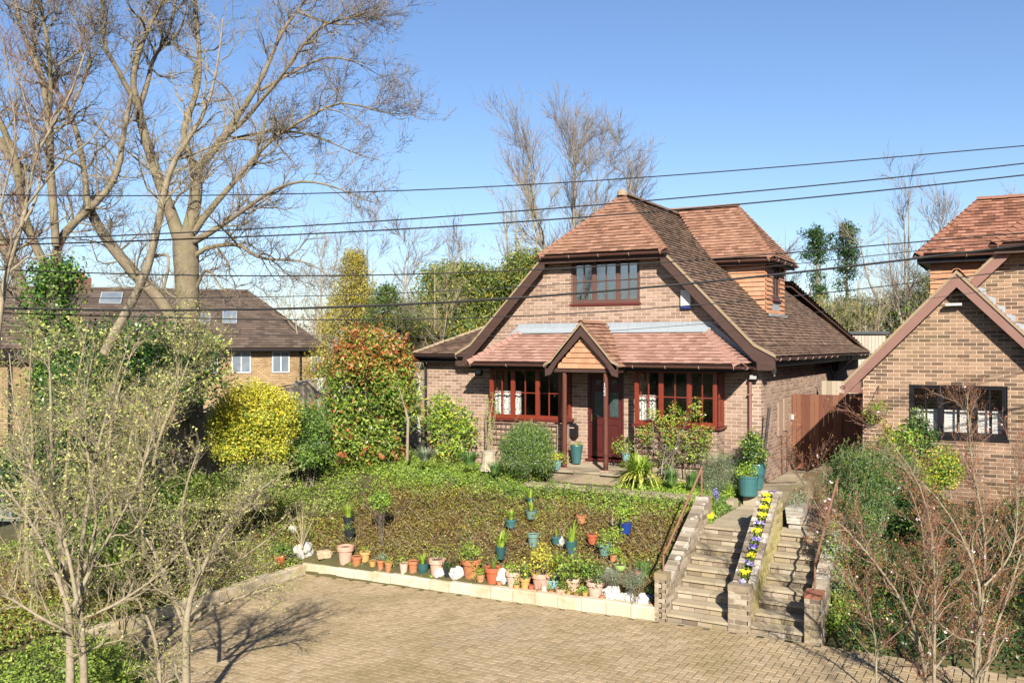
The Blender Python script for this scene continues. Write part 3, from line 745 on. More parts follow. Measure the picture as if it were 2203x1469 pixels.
obj('house_number', tm, house, Matrix.Translation((-7.81, 17.82, 2.06)) @ Matrix.Rotation(math.pi/2, 4, 'X'))
m = MB(); m.bb(-9.1, -7.5, 17.8, 17.92, 2.36, 2.44); m.bb(-9.1, -9.02, 17.92, 18.3, 2.36, 2.44); m.bb(-7.58, -7.5, 17.92, 18.3, 2.36, 2.44); m.build('porch_beam', M_wood, house)
PXc = -8.3; pz = 3.40; pt = 1.14
def barge(root, pts, wdt, y, th=.03, mat=None, name='barge_board'):
    """board in the plane y following the polyline pts [(x,z)], wdt deep below it"""
    m = MB()
    up = [Vector((a, y, b)) for a, b in pts]; lo = [Vector((a, y, b-c)) for (a, b), c in zip(pts, wdt)]
    for i in range(len(pts)-1):
        q = [up[i], up[i+1], lo[i+1], lo[i]]; m.prism(q, (0, th, 0))
    return m.build(name, mat or M_wood, root)
# tile-hung infill
tri = [(-8.95, 2.445), (-7.65, 2.445), (PXc, 3.19)]
m = MB(); m.prism([Vector((a, 17.81, b)) for a, b in tri], (0, .04, 0)); inf = m.build('porch_gable', M_wood, house)
z = 2.445; k = 0
while z < 3.15:
    f = (3.19-z-.05)/(3.19-2.445); h = .65*max(f, .05); x0 = PXc-h; st_ = (k % 2)*.08; x = math.floor((x0-st_)/.165)*.165+st_
    while x < PXc+h:
        a, b = max(x, PXc-h), min(x+.165, PXc+h)
        if b-a > .02: tiles.add('tile', M_tileor, Matrix(((b-a-.003, 0, 0, (a+b)/2), (0, -.0, -.018, 17.808), (0, .125, 0, z), (0, 0, 0, 1))), random.random(), inf, .01)
        x += .165
    z += .115; k += 1
y0 = 17.66
zl = lambda x: pz-abs(x-PXc)*pt
barge(house, [(-9.16, 2.49), (-9.02, 2.565), (-8.88, zl(-8.88)), (PXc, pz-.02)], [.22, .26, .19, .235], y0)
barge(house, [(PXc, pz-.02), (-7.72, zl(-7.72)), (-7.58, 2.565), (-7.44, 2.49)], [.235, .19, .26, .22], y0)
def verge(root, pts, y, mat=None, h=.045, d=.09, name='verge'):
    m = MB()
    for i in range(len(pts)-1):
        a, b = pts[i], pts[i+1]
        m.prism([Vector((a[0], y, a[1])), Vector((b[0], y, b[1])), Vector((b[0], y, b[1]+h)), Vector((a[0], y, a[1]+h))], (0, d, 0))
    return m.build(name, mat or M_verge, root)
verge(house, [(-9.18, 2.50), (-9.02, 2.57), (-8.88, zl(-8.88)+.0), (PXc, pz-.015)], y0-.02)
verge(house, [(PXc, pz-.015), (-7.72, zl(-7.72)), (-7.58, 2.57), (-7.42, 2.50)], y0-.02)
for s in (-1, 1):
    xe = PXc+s*.85
    roof('porch_roof', [(xe, y0, zl(xe)+.03), (xe, 18.12, zl(xe)+.03), (PXc, 19.0, pz+.03), (PXc, y0, pz+.03)] if s > 0 else [(xe, 18.12, zl(xe)+.03), (xe, y0, zl(xe)+.03), (PXc, y0, pz+.03), (PXc, 19.0, pz+.03)], house, tiles, M_tile)
ridge(house, (PXc, y0-.01, pz+.02), (PXc, 18.85, pz+.02), M_tile, r=.09)
# canopy roof over bays
cz, ct, cy0, cl, cr_ = 2.555, 3.30, 18.05, -11.42, -4.95
dpt = WY-cy0; hx = .98
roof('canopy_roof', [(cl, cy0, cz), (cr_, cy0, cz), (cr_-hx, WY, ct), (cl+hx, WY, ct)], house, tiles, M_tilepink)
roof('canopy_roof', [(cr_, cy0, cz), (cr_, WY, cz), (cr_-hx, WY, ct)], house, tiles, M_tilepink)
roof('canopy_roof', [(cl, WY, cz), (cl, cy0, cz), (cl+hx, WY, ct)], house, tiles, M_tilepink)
nF = Vector((0, -(ct-cz), dpt)).normalized(); nR = Vector((ct-cz, 0, hx)).normalized(); nL = Vector((-(ct-cz), 0, hx)).normalized()
bonnet(house, (cr_, cy0, cz), (cr_-hx, WY-.03, ct), M_tilepink, nF, nR); bonnet(house, (cl, cy0, cz), (cl+hx, WY-.03, ct), M_tilepink, nL, nF)
m = MB(); m.bb(cl+.06, cr_-.06, cy0+.03, cy0+.055, 2.40, 2.54); m.bb(cl+.06, cl+.085, cy0+.055, WY-.01, 2.40, 2.54); m.bb(cr_-.085, cr_-.06, cy0+.055, WY-.01, 2.40, 2.54)
m.bb(cl+.09, cr_-.09, cy0+.056, WY-.01, 2.445, 2.46)
m.build('canopy_fascia', M_black, house)
gutter(house, (cl-.02, cy0-.05, 2.52), (-9.2, cy0-.05, 2.51), (0, -1, 0)); gutter(house, (-7.38, cy0-.05, 2.52), (cr_+.03, cy0-.05, 2.51), (0, -1, 0))
gutter(house, (cr_+.05, cy0-.02, 2.51), (cr_+.05, WY-.03, 2.50), (1, 0, 0))
# lead flashing
m = MB()
xs_ = np.linspace(cl+hx-.12, cr_-hx+.1, 6)
for i in range(5): m.bb(xs_[i], xs_[i+1]-.004, WY-.022-.002*(i % 2), WY-.009, 3.30, 3.455)
for i in range(5): m.prism([Vector((xs_[i], WY-.02, 3.335)), Vector((xs_[i+1]-.004, WY-.02, 3.335)), Vector((xs_[i+1]-.004, WY-.17, 3.225)), Vector((xs_[i], WY-.17, 3.225))], (0, -.003, .012))
flash = m.build('lead_flashing', M_lead, house)
m = MB()
for s, xa, xb in ((1, cr_, cr_-hx), (-1, cl, cl+hx)):
    m.prism([Vector((xa+s*.02, WY-.013, cz-.02)), Vector((xa+s*.02, WY-.013, cz+.10)), Vector((xb+s*.10, WY-.013, ct+.13)), Vector((xb-s*.05, WY-.013, ct))], (0, -.007, 0))
m.build('lead_flashing', M_lead, house)
# main roof slopes (steep, with a flatter foot)
kx, ex = 3.42, 3.86     # knee and eave distance from the ridge
kz = HRZ-kx*TAN; ez = 2.70
for s in (1, -1):
    f = (lambda *p: list(p)) if s > 0 else (lambda *p: list(p)[::-1])
    yb_ = BY if s > 0 else EY-.5
    zc = 5.03; xc = HX+s*(HRZ-zc)/TAN
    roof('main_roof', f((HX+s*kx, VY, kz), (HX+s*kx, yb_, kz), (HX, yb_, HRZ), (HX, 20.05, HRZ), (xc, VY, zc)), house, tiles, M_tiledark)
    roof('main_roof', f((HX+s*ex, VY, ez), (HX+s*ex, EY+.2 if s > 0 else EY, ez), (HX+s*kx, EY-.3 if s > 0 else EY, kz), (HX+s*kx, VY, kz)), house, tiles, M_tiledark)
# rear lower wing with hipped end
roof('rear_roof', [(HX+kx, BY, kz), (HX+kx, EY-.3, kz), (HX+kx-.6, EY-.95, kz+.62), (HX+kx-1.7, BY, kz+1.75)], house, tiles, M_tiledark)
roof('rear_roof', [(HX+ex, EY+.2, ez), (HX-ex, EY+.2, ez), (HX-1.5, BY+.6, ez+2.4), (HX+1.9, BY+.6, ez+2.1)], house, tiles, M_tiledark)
m = MB(); m.prism([Vector((HX+ex-.02, EY+.22, ez+.03)), Vector((HX+ex-.02, EY+.12, ez+.06)), Vector((HX+kx-.6, EY-1.0, kz+.68)), Vector((HX+kx-.6, EY-.9, kz+.66))], (0, 0, .03))
m.build('hip_flashing', M_verge, house)
m = MB(); m.prism([Vector((HX-kx+.3, BY, 2.9)), Vector((HX+kx-.3, BY, 2.9)), Vector((HX, BY, HRZ-.1))], (0, -.1, 0)); m.build('rear_gable', M_brick, house)
# half hip
hz = 5.02; hw = 1.56; hy = 18.66
apx = Vector((HX, 20.0, HRZ))
roof('half_hip_roof', [(HX-hw, hy, hz), (HX+hw, hy, hz), (HX+.02, 20.0, HRZ), (HX-.02, 20.0, HRZ)], house, tiles, M_tile)
nF = Vector((0, -(HRZ-hz), 20-hy)).normalized(); nR = Vector((TAN, 0, 1)).normalized(); nL = Vector((-TAN, 0, 1)).normalized()
bonnet(house, (HX+hw, hy, hz), apx, M_tile, nF, nR, gauge=.14); bonnet(house, (HX-hw, hy, hz), apx, M_tile, nL, nF, gauge=.14)
gutter(house, (HX-hw-.05, hy-.05, hz-.03), (HX+hw+.05, hy-.05, hz-.05), (0, -1, 0))
m = MB(); m.bb(HX-hw+.02, HX+hw-.02, hy+.03, hy+.055, hz-.19, hz-.02); m.bb(HX-hw+.05, HX+hw-.05, hy+.056, WY, hz-.17, hz-.14); m.build('soffit', M_wood, house)
ridge(house, (HX, 19.93, HRZ), (HX, BY, HRZ), M_tiledark, r=.12)
m = MB(); m.lathe([(.13, -.02), (.12, .06), (.07, .12), (.01, .14)], (HX, 19.96, HRZ), 10); m.build('ridge_cap', M_verge, house)
# barge boards and verges
for s in (1, -1):
    top = (HX+s*1.42, zroof(HX+1.42)-.03)
    pts = [(HX+s*(ex+.02), ez-.01), (HX+s*(kx+.02), kz-.02), top]
    w_ = [.24, .30, .27]
    barge(house, pts[::1] if s < 0 else pts[::-1], w_ if s < 0 else w_[::-1], VY-.02)
    verge(house, pts if s < 0 else pts[::-1], VY-.045, h=.06, mat=M_verge)
    m = MB(); m.bb(min(HX+s*3.2, HX+s*3.84), max(HX+s*3.2, HX+s*3.84), VY+.02, WY-.01, ez-.26, ez-.23); m.bb(min(HX+s*3.50, HX+s*3.84), max(HX+s*3.50, HX+s*3.84), VY-.018, VY+.01, ez-.27, ez-.05); m.build('box_end', M_wood, house)
gutter(house, (HX+ex+.05, VY-.03, ez-.02), (HX+ex+.05, EY+.25, ez-.03), (1, 0, 0))
m = MB(); m.bb(HX+ex-.05, HX+ex-.02, VY+.02, EY+.15, ez-.2, ez-.02); m.bb(RX, HX+ex-.05, VY+.02, EY+.15, ez-.2, ez-.18); m.bb(HX-ex+.02, HX-ex+.05, VY, EY, ez-.2, ez-.02); m.build('fascia', M_black, house)
# side dormer
DF, DY0, DY1, DR, DE = -5.66, 22.92, 24.85, 6.62, 5.12
dy = (DY0+DY1)/2
def cheek_rows(y, nd):
    pass
def hang(y, x0f, x1, z0, z1, flip):
    """tile-hung cheek in the plane y"""
    m = MB(); m.prism([Vector((x0f(z0), y, z0)), Vector((x1, y, z0)), Vector((x1, y, z1)), Vector((x0f(z1), y, z1))], (0, .1*flip, 0)); c = m.build('dormer_cheek', M_wood, house)
    z = z0; k = 0
    while z < z1-.05:
        a0 = x0f(z+.06)-.1; x = a0-(k % 2)*.0825
        while x < x1:
            a, b = max(a0, x), min(x+.165, x1)
            if b-a > .02: tiles.add('tile', M_tileor, Matrix(((b-a-.003, 0, 0, (a+b)/2), (0, -.0, -.02*flip, y-.004*flip), (0, .125, 0, z), (0, 0, 0, 1))), random.random(), c, .012)
            x += .165
        z += .115; k += 1
zf = HRZ-(DF-HX)*TAN
hang(DY0, lambda z: HX+(HRZ-z)/TAN-.02, DF, zf-.02, DE, 1)
m = MB(); m.bb(DF-1.6, DF, DY1-.1, DY1, zf-.05, DE); m.build('dormer_cheek', M_tileor, house)
m = MB(); m.bb(DF-.09, DF, DY0+.1, DY1-.1, zf-.05, DE); df = m.build('dormer_face', M_wood, house)
z = zf; k = 0
while z < DE-.05:
    y = DY0+.0-(k % 2)*.08
    while y < DY1:
        a, b = max(y, DY0), min(y+.165, DY1)
        if b-a > .02 and not (DY0+.62 < (a+b)/2 < DY1-.55 and z > zf+.1): tiles.add('tile', M_tileor, Matrix(((0, 0, .02, DF+.004), (b-a-.003, 0, 0, (a+b)/2), (0, .125, 0, z), (0, 0, 0, 1))), random.random(), df, .02)
        y += .165
    z += .115; k += 1
window(house, (DF+.03, DY0+.62, zf+.38), (0, 1, 0), .78, .92, [1], (M_framebr, M_framebr, M_sill))
m = MB(); m.bb(DF+.002, DF+.02, DY0+.6, DY1-.52, zf+.0, zf+.33); m.bb(DF, DF+.12, DY0+.02, DY1-.02, zf-.07, zf-.02); m.build('lead_apron', M_lead, house)
ov = .27; dx1 = DF+ov; a0 = DY0-ov; a1 = DY1+ov; pit = (DR-DE)/(dy-a0)
rx = dx1-(dy-a0)
xi = lambda z: HX+(HRZ-z)/TAN-.1
roof('dormer_roof', [(xi(DE), a0, DE), (dx1, a0, DE), (rx, dy, DR), (HX, dy, DR)], house, tiles, M_tile)
roof('dormer_roof', [(dx1, a1, DE), (xi(DE), a1, DE), (HX, dy, DR), (rx, dy, DR)], house, tiles, M_tile)
roof('dormer_roof', [(dx1, a0, DE), (dx1, a1, DE), (rx, dy+.01, DR), (rx, dy-.01, DR)], house, tiles, M_tile)
nF = Vector((0, -pit, 1)).normalized(); nR = Vector((pit, 0, 1)).normalized(); nB = Vector((0, pit, 1)).normalized()
bonnet(house, (dx1, a0, DE), (rx, dy, DR), M_tile, nF, nR, gauge=.14); bonnet(house, (dx1, a1, DE), (rx, dy, DR), M_tile, nR, nB, gauge=.14)
ridge(house, (HX-.2, dy, DR+.01), (rx+.03, dy, DR+.01), M_tile, r=.10)
gutter(house, (xi(DE)-.05, a0-.04, DE-.04), (dx1+.05, a0-.04, DE-.05), (0, -1, 0)); gutter(house, (dx1+.04, a0-.04, DE-.05), (dx1+.04, a1, DE-.05), (1, 0, 0))
m = MB(); m.bb(xi(DE), dx1-.03, a0+.03, a0+.05, DE-.17, DE-.02); m.bb(dx1-.05, dx1-.03, a0+.05, a1, DE-.17, DE-.02); m.bb(xi(DE), dx1-.05, a0+.05, a1, DE-.15, DE-.13); m.build('dormer_fascia', M_wood, house)
# left lean-to roof with hip
ezl = 2.72; xl = -13.52
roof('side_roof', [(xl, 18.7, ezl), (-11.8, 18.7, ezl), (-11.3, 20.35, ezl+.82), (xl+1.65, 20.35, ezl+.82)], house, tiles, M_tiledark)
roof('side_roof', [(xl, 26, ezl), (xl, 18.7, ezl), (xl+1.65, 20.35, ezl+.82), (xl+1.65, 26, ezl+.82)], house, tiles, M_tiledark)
m = MB(); m.prism([Vector((xl+1.6, 20.35, ezl+.8)), Vector((-10.8, 20.35, ezl+.8)), Vector((-10.8, 26, ezl+.8)), Vector((xl+1.6, 26, ezl+.8))], (0, 0, .02)); m.build('side_flat', M_wood, house)
ridge(house, (xl, 18.7, ezl), (xl+1.65, 20.35, ezl+.82), M_verge, r=.07, name='hip_cap')
gutter(house, (xl-.02, 18.65, ezl-.04), (-11.95, 18.65, ezl-.05), (0, -1, 0), mat=M_black)
m = MB(); m.bb(xl+.05, -11.9, 18.74, 18.77, ezl-.2, ezl-.02); m.bb(xl+.05, -11.9, 18.77, WY-.01, ezl-.2, ezl-.17); m.bb(xl+.05, xl+.08, 18.77, 26, ezl-.2, ezl-.02); m.build('fascia', M_black, house)
# pipes
def pipe(root, pts, r=.034, mat=None, name='drainpipe'):
    m = MB(); m.tube(pts, r, 10); return m.build(name, mat or M_pipe, root, smooth=True)
p = pipe(house, [(cr_+.06, WY-.06, 2.45), (cr_+.055-.10, WY-.06, 2.3), (cr_+.055-.10, WY-.06, -.05)])
m = MB(); m.bb(cr_-.09, cr_+.0, WY-.1, WY-.012, 1.9, 1.93); m.bb(cr_-.09, cr_+.0, WY-.1, WY-.012, .9, .93); m.build('pipe_bracket', M_pipe, p)
pipe(house, [(LX-.02, WY-.06, 2.55), (LX+.02, WY-.06, 2.35), (LX+.02, WY-.06, -.1)], mat=M_black)
pipe(house, [(HX+ex+.05, 27.8, ez-.06), (HX+ex+.05, 27.75, ez-.2), (RX+.06, 27.0, ez-.62), (RX+.06, 27.0, -.05)])
pipe(house, [(RX+.03, 21.25, 1.0), (RX+.03, 21.25, .05)], r=.014, mat=M_framebr, name='cable_duct'); pipe(house, [(RX+.03, 20.7, .95), (RX+.03, 20.75, -.05)], r=.012, mat=M_framebr, name='cable_duct')
# wall fittings
m = MB(); m.bb(RX, RX+.03, 20.42, 20.84, .92, 1.68); m.build('meter_cupboard', ramp_mat('meter_box', [(.38,.27,.21),(.43,.32,.25)], .6, attr=False), house)
m = MB(); m.bb(RX, RX+.03, 20.96, 21.38, 1.0, 1.72); m.build('meter_cupboard', MATS['meter_box'], house)
# alarm box on the gable
m = MB(); ax_ = P(1475, 640, Y=WY-.05); m.prism([Vector((ax_.x-.1, WY-.012, ax_.z-.19)), Vector((ax_.x+.12, WY-.012, ax_.z-.19)), Vector((ax_.x+.12, WY-.012, ax_.z+.04)), Vector((ax_.x+.04, WY-.012, ax_.z+.16)), Vector((ax_.x-.1, WY-.012, ax_.z+.16))], (0, -.075, 0))
al = m.build('alarm_box', M_white, house)
m = MB(); m.bb(ax_.x-.1, ax_.x+.12, WY-.08, WY-.02, ax_.z-.24, ax_.z-.192); m.build('alarm_lens', ramp_mat('blue_lens', [(.02,.04,.2),(.03,.06,.25)], .3, attr=False), al)
def floodlight(c, nd):
    m = MB(); m.box((0, 0, 0), (.17, .07, .10)); M = Matrix.Translation(c) @ Matrix.Rotation(R_(-28), 4, 'X')
    m2 = MB(); m2.box((0, 0, 0), (.17, .07, .12), M=M); f = m2.build('floodlight', M_black, house)
    m2 = MB(); m2.box((0, -.037, 0), (.14, .004, .09), M=M); m2.build('light_glass', ramp_mat('lens_grey', [(.3,.32,.33),(.5,.5,.5)], .2, attr=False, spec=.7), f)
    m2 = MB(); m2.tube([c+Vector((0, .02, -.04)), c+Vector((0, .08, -.02))], .02, 6); m2.build('light_arm', M_black, f)
floodlight(P(1621, 813, Y=WY-.1), 0); floodlight(P(1030, 802, Y=WY-.1), 0)
# security lamp and camera on the side wall
c = P(1666, 787, X=RX+.12)
m = MB(); m.tube([c+Vector((.02, -.16, .0)), c+Vector((.0, .1, .03))], .055, 10); f = m.build('wall_camera', M_white, house)
m = MB(); m.tube([c+Vector((0, .1, 0)), c+Vector((-.1, .14, 0))], .025, 6); m.build('camera_arm', M_black, f)
m = MB(); m.lathe([(.05, 0), (.05, -.09), (.03, -.13), (.012, -.17)], c+Vector((.0, -.02, -.05)), 10); m.build('camera_sensor', M_white, f)
c = P(1797, 785, X=RX+.16)
m = MB(); m.lathe([(.03, -.18), (.07, -.15), (.10, .05), (.13, .07), (.06, .15), (.015, .2)], c, 6); f = m.build('wall_lantern', M_black, house)
m = MB(); m.tube([c+Vector((0, 0, -.16)), c+Vector((-.05, .0, -.24)), c+Vector((-.16, 0, -.2))], .014, 6); m.build('lantern_arm', M_black, f)
# letter box on the entry wall
c = P(1233, 925, Y=WY-.07)
m = MB(); m.prism([Vector((c.x-.13, WY-.012, c.z-.16)), Vector((c.x+.11, WY-.012, c.z-.16)), Vector((c.x+.11, WY-.012, c.z+.1)), Vector((c.x+.03, WY-.012, c.z+.16)), Vector((c.x-.08, WY-.012, c.z+.16)), Vector((c.x-.13, WY-.012, c.z+.1))], (0, -.13, 0))
lb = tag(m.build('letter_box', M_black), 'black letter box with rounded top hanging on the brick wall left of the front door', 'letter box')
m = MB(); m.bb(c.x-.07, c.x+.06, WY-.15, WY-.142, c.z+.05, c.z+.07); lf = m.build('letter_flap', M_bracket); lf.parent = lb
# curtains and sill things in the bay rooms
def curtain(px0, px1, y, z0, z1, lab, w_=.03):
    a = P(px0, 850, Y=y).x; b = P(px1, 850, Y=y).x; n = 24
    Xs = np.linspace(a, b, n); m = MB()
    vs = [(x, y+.02*math.sin(i*1.3), z) for z in (z0, z1) for i, x in enumerate(Xs)]
    vs += [(v[0], v[1]+.004, v[2]) for v in vs]
    F = [(i, i+1, n+i+1, n+i) for i in range(n-1)]+[(2*n+i+1, 2*n+i, 3*n+i, 3*n+i+1) for i in range(n-1)]
    m.add(vs, F); o = m.build('curtain', MATS['curtain_cloth']); tag(o, lab, 'curtain')
cm = ramp_mat('curtain_cloth', [(.70,.70,.66),(.82,.82,.78)], .9, 3, .2, attr=False, dirt=(.05,.06,.05), dscale=26, damt=.95, dthr=(.54,.56))
curtain(1066, 1122, 18.62, 1.3, 1.86, 'black and white patterned curtain in the bay window left of the porch')
curtain(1376, 1412, 18.62, 1.3, 1.86, 'black and cream patterned curtain in the bay window right of the porch')
# ================================================================= garden stair, walls, paths
stair = thing('garden_steps', 'left-hand flight of stone-topped brick steps leading up towards the front door', 'steps', (-4.31, 14.2, -1.3))
stair2 = thing('garden_steps', 'narrower shaded flight of stone-topped brick steps on the right, beside the bushy bank', 'steps', (-3.13, 14.2, -1.3), )
nst = 9; rise = (1.30-.15)/nst
def steps(root, x0, x1, splits, run, ya):
    for i in range(nst):
        yA = ya+i*run; zt = -1.30+(i+1)*rise
        m = MB(); m.bb(x0, x1, yA+.03, yA+run+.3, zt-rise-.02, zt-.035); core = m.build('step_core', M_mortaro, root)
        if i == nst-1: pass
        # riser bricks
        n = round((x1-x0)/.225); L = (x1-x0)/n; off = (i % 2)*L*.5
        xs = [x0]+[x0+off+k*L for k in range(1 if off == 0 else 0, n+1) if x0+.04 < x0+off+k*L < x1-.04]+[x1]
        for a, b in zip(xs[:-1], xs[1:]):
            m = MB(); m.bb(a+.004, b-.004, yA+.016, yA+.05, zt-rise+.004, zt-.042, random.random()); m.build('brick', M_brickold, core)
        xs = [x0]+[x0+(x1-x0)*f for f in splits]+[x1]
        for a, b in zip(xs[:-1], xs[1:]):
            m = MB(); j = random.uniform(-.004, .004)
            m.bb(a+.004, b-.004, yA-.018+j, yA+run+.012, zt-.038, zt+j*.5, random.uniform(.3, .9)); m.build('tread_slab', M_slab, root)
steps(stair, -4.79, -3.835, [.56], .235, 13.3)
steps(stair2, -3.515, -2.745, [.64], .235, 13.36)
# sloping walls: stair side walls
def slope_wall(root, x0, x1, y0, y1, zt0, zt1, zb, label, mat, mort, pieces, ends=True, toplen=None):
    """brick wall along Y with a sloping top"""
    zt = lambda y: zt0+(zt1-zt0)*(y-y0)/(y1-y0)
    g = .075
    def rows(z, flip, L):
        if z > max(zt0, zt1): return []
        if z < min(zt0, zt1): return [(0, L)]
        ys = y0+(z-zt0)/(zt1-zt0)*(y1-y0)
        return [(ys-y0, L)] if not flip else [(0, L-(ys-y0))]
    L = y1-y0
    wall('wall_face', (x1, y0, 0), (0, 1, 0), (zb, max(zt0, zt1)), lambda z: rows(z+.03, False, L), root, pieces, mat=mat, mort=mort, thick=(x1-x0)/2)
    wall('wall_face', (x0, y1, 0), (0, -1, 0), (zb, max(zt0, zt1)), lambda z: rows(z+.03, True, L), root, pieces, mat=mat, mort=mort, thick=(x1-x0)/2)
    # brick-on-edge coping, each laid along the slope
    t = Vector((0, y1-y0, zt1-zt0)); ln = t.length; t.normalize(); n = int(ln/.115); nn = Vector((0, -t.z, t.y))
    for i in range(n):
        c = Vector(((x0+x1)/2, y0, zt0))+t*((i+.5)*ln/n)-nn*.03
        X = Vector((x1-x0+.01, 0, 0)); Y_ = t*(ln/n-.012); Z_ = nn*.075
        M = Matrix(((X.x, Y_.x, Z_.x, c.x), (X.y, Y_.y, Z_.y, c.y+random.uniform(-.003, .003)), (X.z, Y_.z, Z_.z, c.z+random.uniform(-.008, .008)), (0, 0, 0, 1)))
        pieces.add('coping', MATS['coping_stone'], M, random.random(), root, .03)
M_cop = ramp_mat('coping_stone', [(.20,.155,.12),(.30,.25,.19),(.40,.34,.27),(.5,.45,.38)], .95, 12, .3, .6, 40, dirt=(.72,.70,.64), dscale=6, damt=.9, dthr=(.56,.62))
for k in range(8):
    mm = MB(); mm.box((0, 0, 0), (1, 1, 1), (k+.5)/8); UNIT[('coping', M_cop.name, k)] = mm.mesh('coping_brick', M_cop)
def pillar(root, x0, x1, y0, y1, zb, zt, cap, pieces, mat=M_brickold):
    wall('pillar_core', (x0, y0, 0), (1, 0, 0), (zb, zt-.09), lambda z: [(0, x1-x0)], root, pieces, mat=mat, mort=M_mortaro, thick=.12, bl=(x1-x0)*.58)
    wall('pillar_core', (x1, y0, 0), (0, 1, 0), (zb, zt-.09), lambda z: [(0.0, y1-y0)], root, pieces, mat=mat, mort=M_mortaro, thick=.12, bl=.16)
    wall('pillar_core', (x0, y1, 0), (0, -1, 0), (zb, zt-.09), lambda z: [(0, y1-y0)], root, pieces, mat=mat, mort=M_mortaro, thick=.12, bl=.16)
    m = MB(); m.bb(x0-.004, x1+.004, y0-.004, y1, zt-.092, zt); m.build('cap_brick', cap, root)
wallL = thing('garden_wall', 'sloping old brick wall with lichened top on the left side of the left-hand steps', 'garden wall', (-4.89, 14.3, -1.3))
pw = Pieces(wallL, 'brick', 'brickwork')
slope_wall(wallL, -4.99, -4.795, 13.5, 15.40, -.72, .30, -1.4, '', M_brickold, M_mortaro, pw)
pillar(wallL, -4.985, -4.795, 13.29, 13.5, -1.4, -.57, M_brickold, pw)
m = MB(); m.bb(-4.99, -4.8, 15.4, 15.62, -.3, .30); m.build('wall_end', M_brickold, wallL); pw.finish()
wallC = thing('planter_wall', 'sloping hollow brick wall between the two flights of steps, planted along its top', 'planter wall', (-3.67, 14.3, -1.3))
pw = Pieces(wallC, 'brick', 'brickwork')
M_bryel = ramp_mat('brick_mossy', [(.30,.24,.10),(.42,.35,.16),(.50,.42,.22),(.55,.48,.28)], .95, 9, .3, .4, 40, dirt=(.45,.40,.10), dscale=2, damt=.6, dthr=(.45,.65))
zt0, zt1, wy0, wy1 = -.66, .44, 13.5, 15.05
def crow(fl, L):
    def f(z):
        z += .03
        if z > zt1: return []
        if z < zt0: return [(0, L)]
        q = (z-zt0)/(zt1-zt0)*(wy1-wy0)
        return [(q, L)] if not fl else [(0, L-q)]
    return f
wall('wall_face', (-3.52, wy0, 0), (0, 1, 0), (-1.4, zt1), crow(False, 1.9), wallC, pw, mat=M_bryel, mort=M_mortaro, thick=.09)
wall('wall_face', (-3.83, wy0+1.9, 0), (0, -1, 0), (-1.4, zt1), crow(True, 1.9), wallC, pw, mat=M_brickold, mort=M_mortaro, thick=.09)
t = Vector((0, wy1-wy0, zt1-zt0)); ln = t.length; t.normalize(); nn = Vector((0, -t.z, t.y)); n = int(ln/.11)
for xa, xb in ((-3.84, -3.745), (-3.605, -3.51)):
    for i in range(n+3):
        c = Vector(((xa+xb)/2, wy0, zt0))+t*(min(i, n)+.5)*(ln/n)-nn*.03
        if i > n: c = c+Vector((0, (i-n)*.11, 0))
        M = Matrix((((xb-xa), 0, 0, c.x), (0, t.y*(ln/n-.012), nn.y*.08, c.y), (0, t.z*(ln/n-.012), nn.z*.08, c.z+random.uniform(-.01, .01)), (0, 0, 0, 1)))
        pw.add('coping', M_cop, M, random.random(), wallC, .03)
m = MB(); m.prism([Vector((-3.745, wy0, zt0-.06)), Vector((-3.605, wy0, zt0-.06)), Vector((-3.605, wy1, zt1-.06)), Vector((-3.745, wy1, zt1-.06))], (0, 0, -.1))
m.bb(-3.745, -3.605, wy1, wy1+.36, zt1-.15, zt1-.06); m.build('planter_soil', M_soil, wallC)
pillar(wallC, -3.835, -3.515, 13.29, 13.5, -1.4, -.6, M_brickold, pw)
pw.finish()
wallR = thing('brick_pillar', 'short brick pillar with red cap stone at the foot of the right-hand steps', 'pillar', (-2.6, 13.4, -1.3))
pw = Pieces(wallR, 'brick', 'brickwork'); pillar(wallR, -2.735, -2.5, 13.29, 13.52, -1.4, -.56, ramp_mat('red_cap', [(.33,.13,.08),(.40,.17,.11)], .9, attr=False), pw); pw.finish()
wallE = thing('garden_wall', 'low side wall sloping up beside the right-hand steps, half buried in the bank', 'garden wall', (-2.6, 14.6, -1.3))
pw = Pieces(wallE, 'brick', 'brickwork'); slope_wall(wallE, -2.72, -2.52, 13.53, 15.3, -.75, .2, -1.4, '', M_brickold, M_mortaro, pw); pw.finish()
retw = thing('retaining_wall', 'low mossy rendered wall beside the upper path, running back to the brown gate', 'garden wall', (-3.75, 18, 0))
m = MB()
yy = np.linspace(15.45, 21.2, 14)
for i in range(13):
    dzt = random.uniform(-.01, .01)
    zt = .33+.03*math.sin(i)+dzt if i > 0 else .36
    m.bb(-3.86, -3.62, yy[i], yy[i+1]-.004, -.4, zt, random.random())
m.build('wall_body', ramp_mat('mossy_render', [(.22,.18,.10),(.32,.27,.16),(.40,.35,.23)], .95, 5, .4, .9, 30, dirt=(.12,.12,.05), dscale=5, damt=.7), retw)
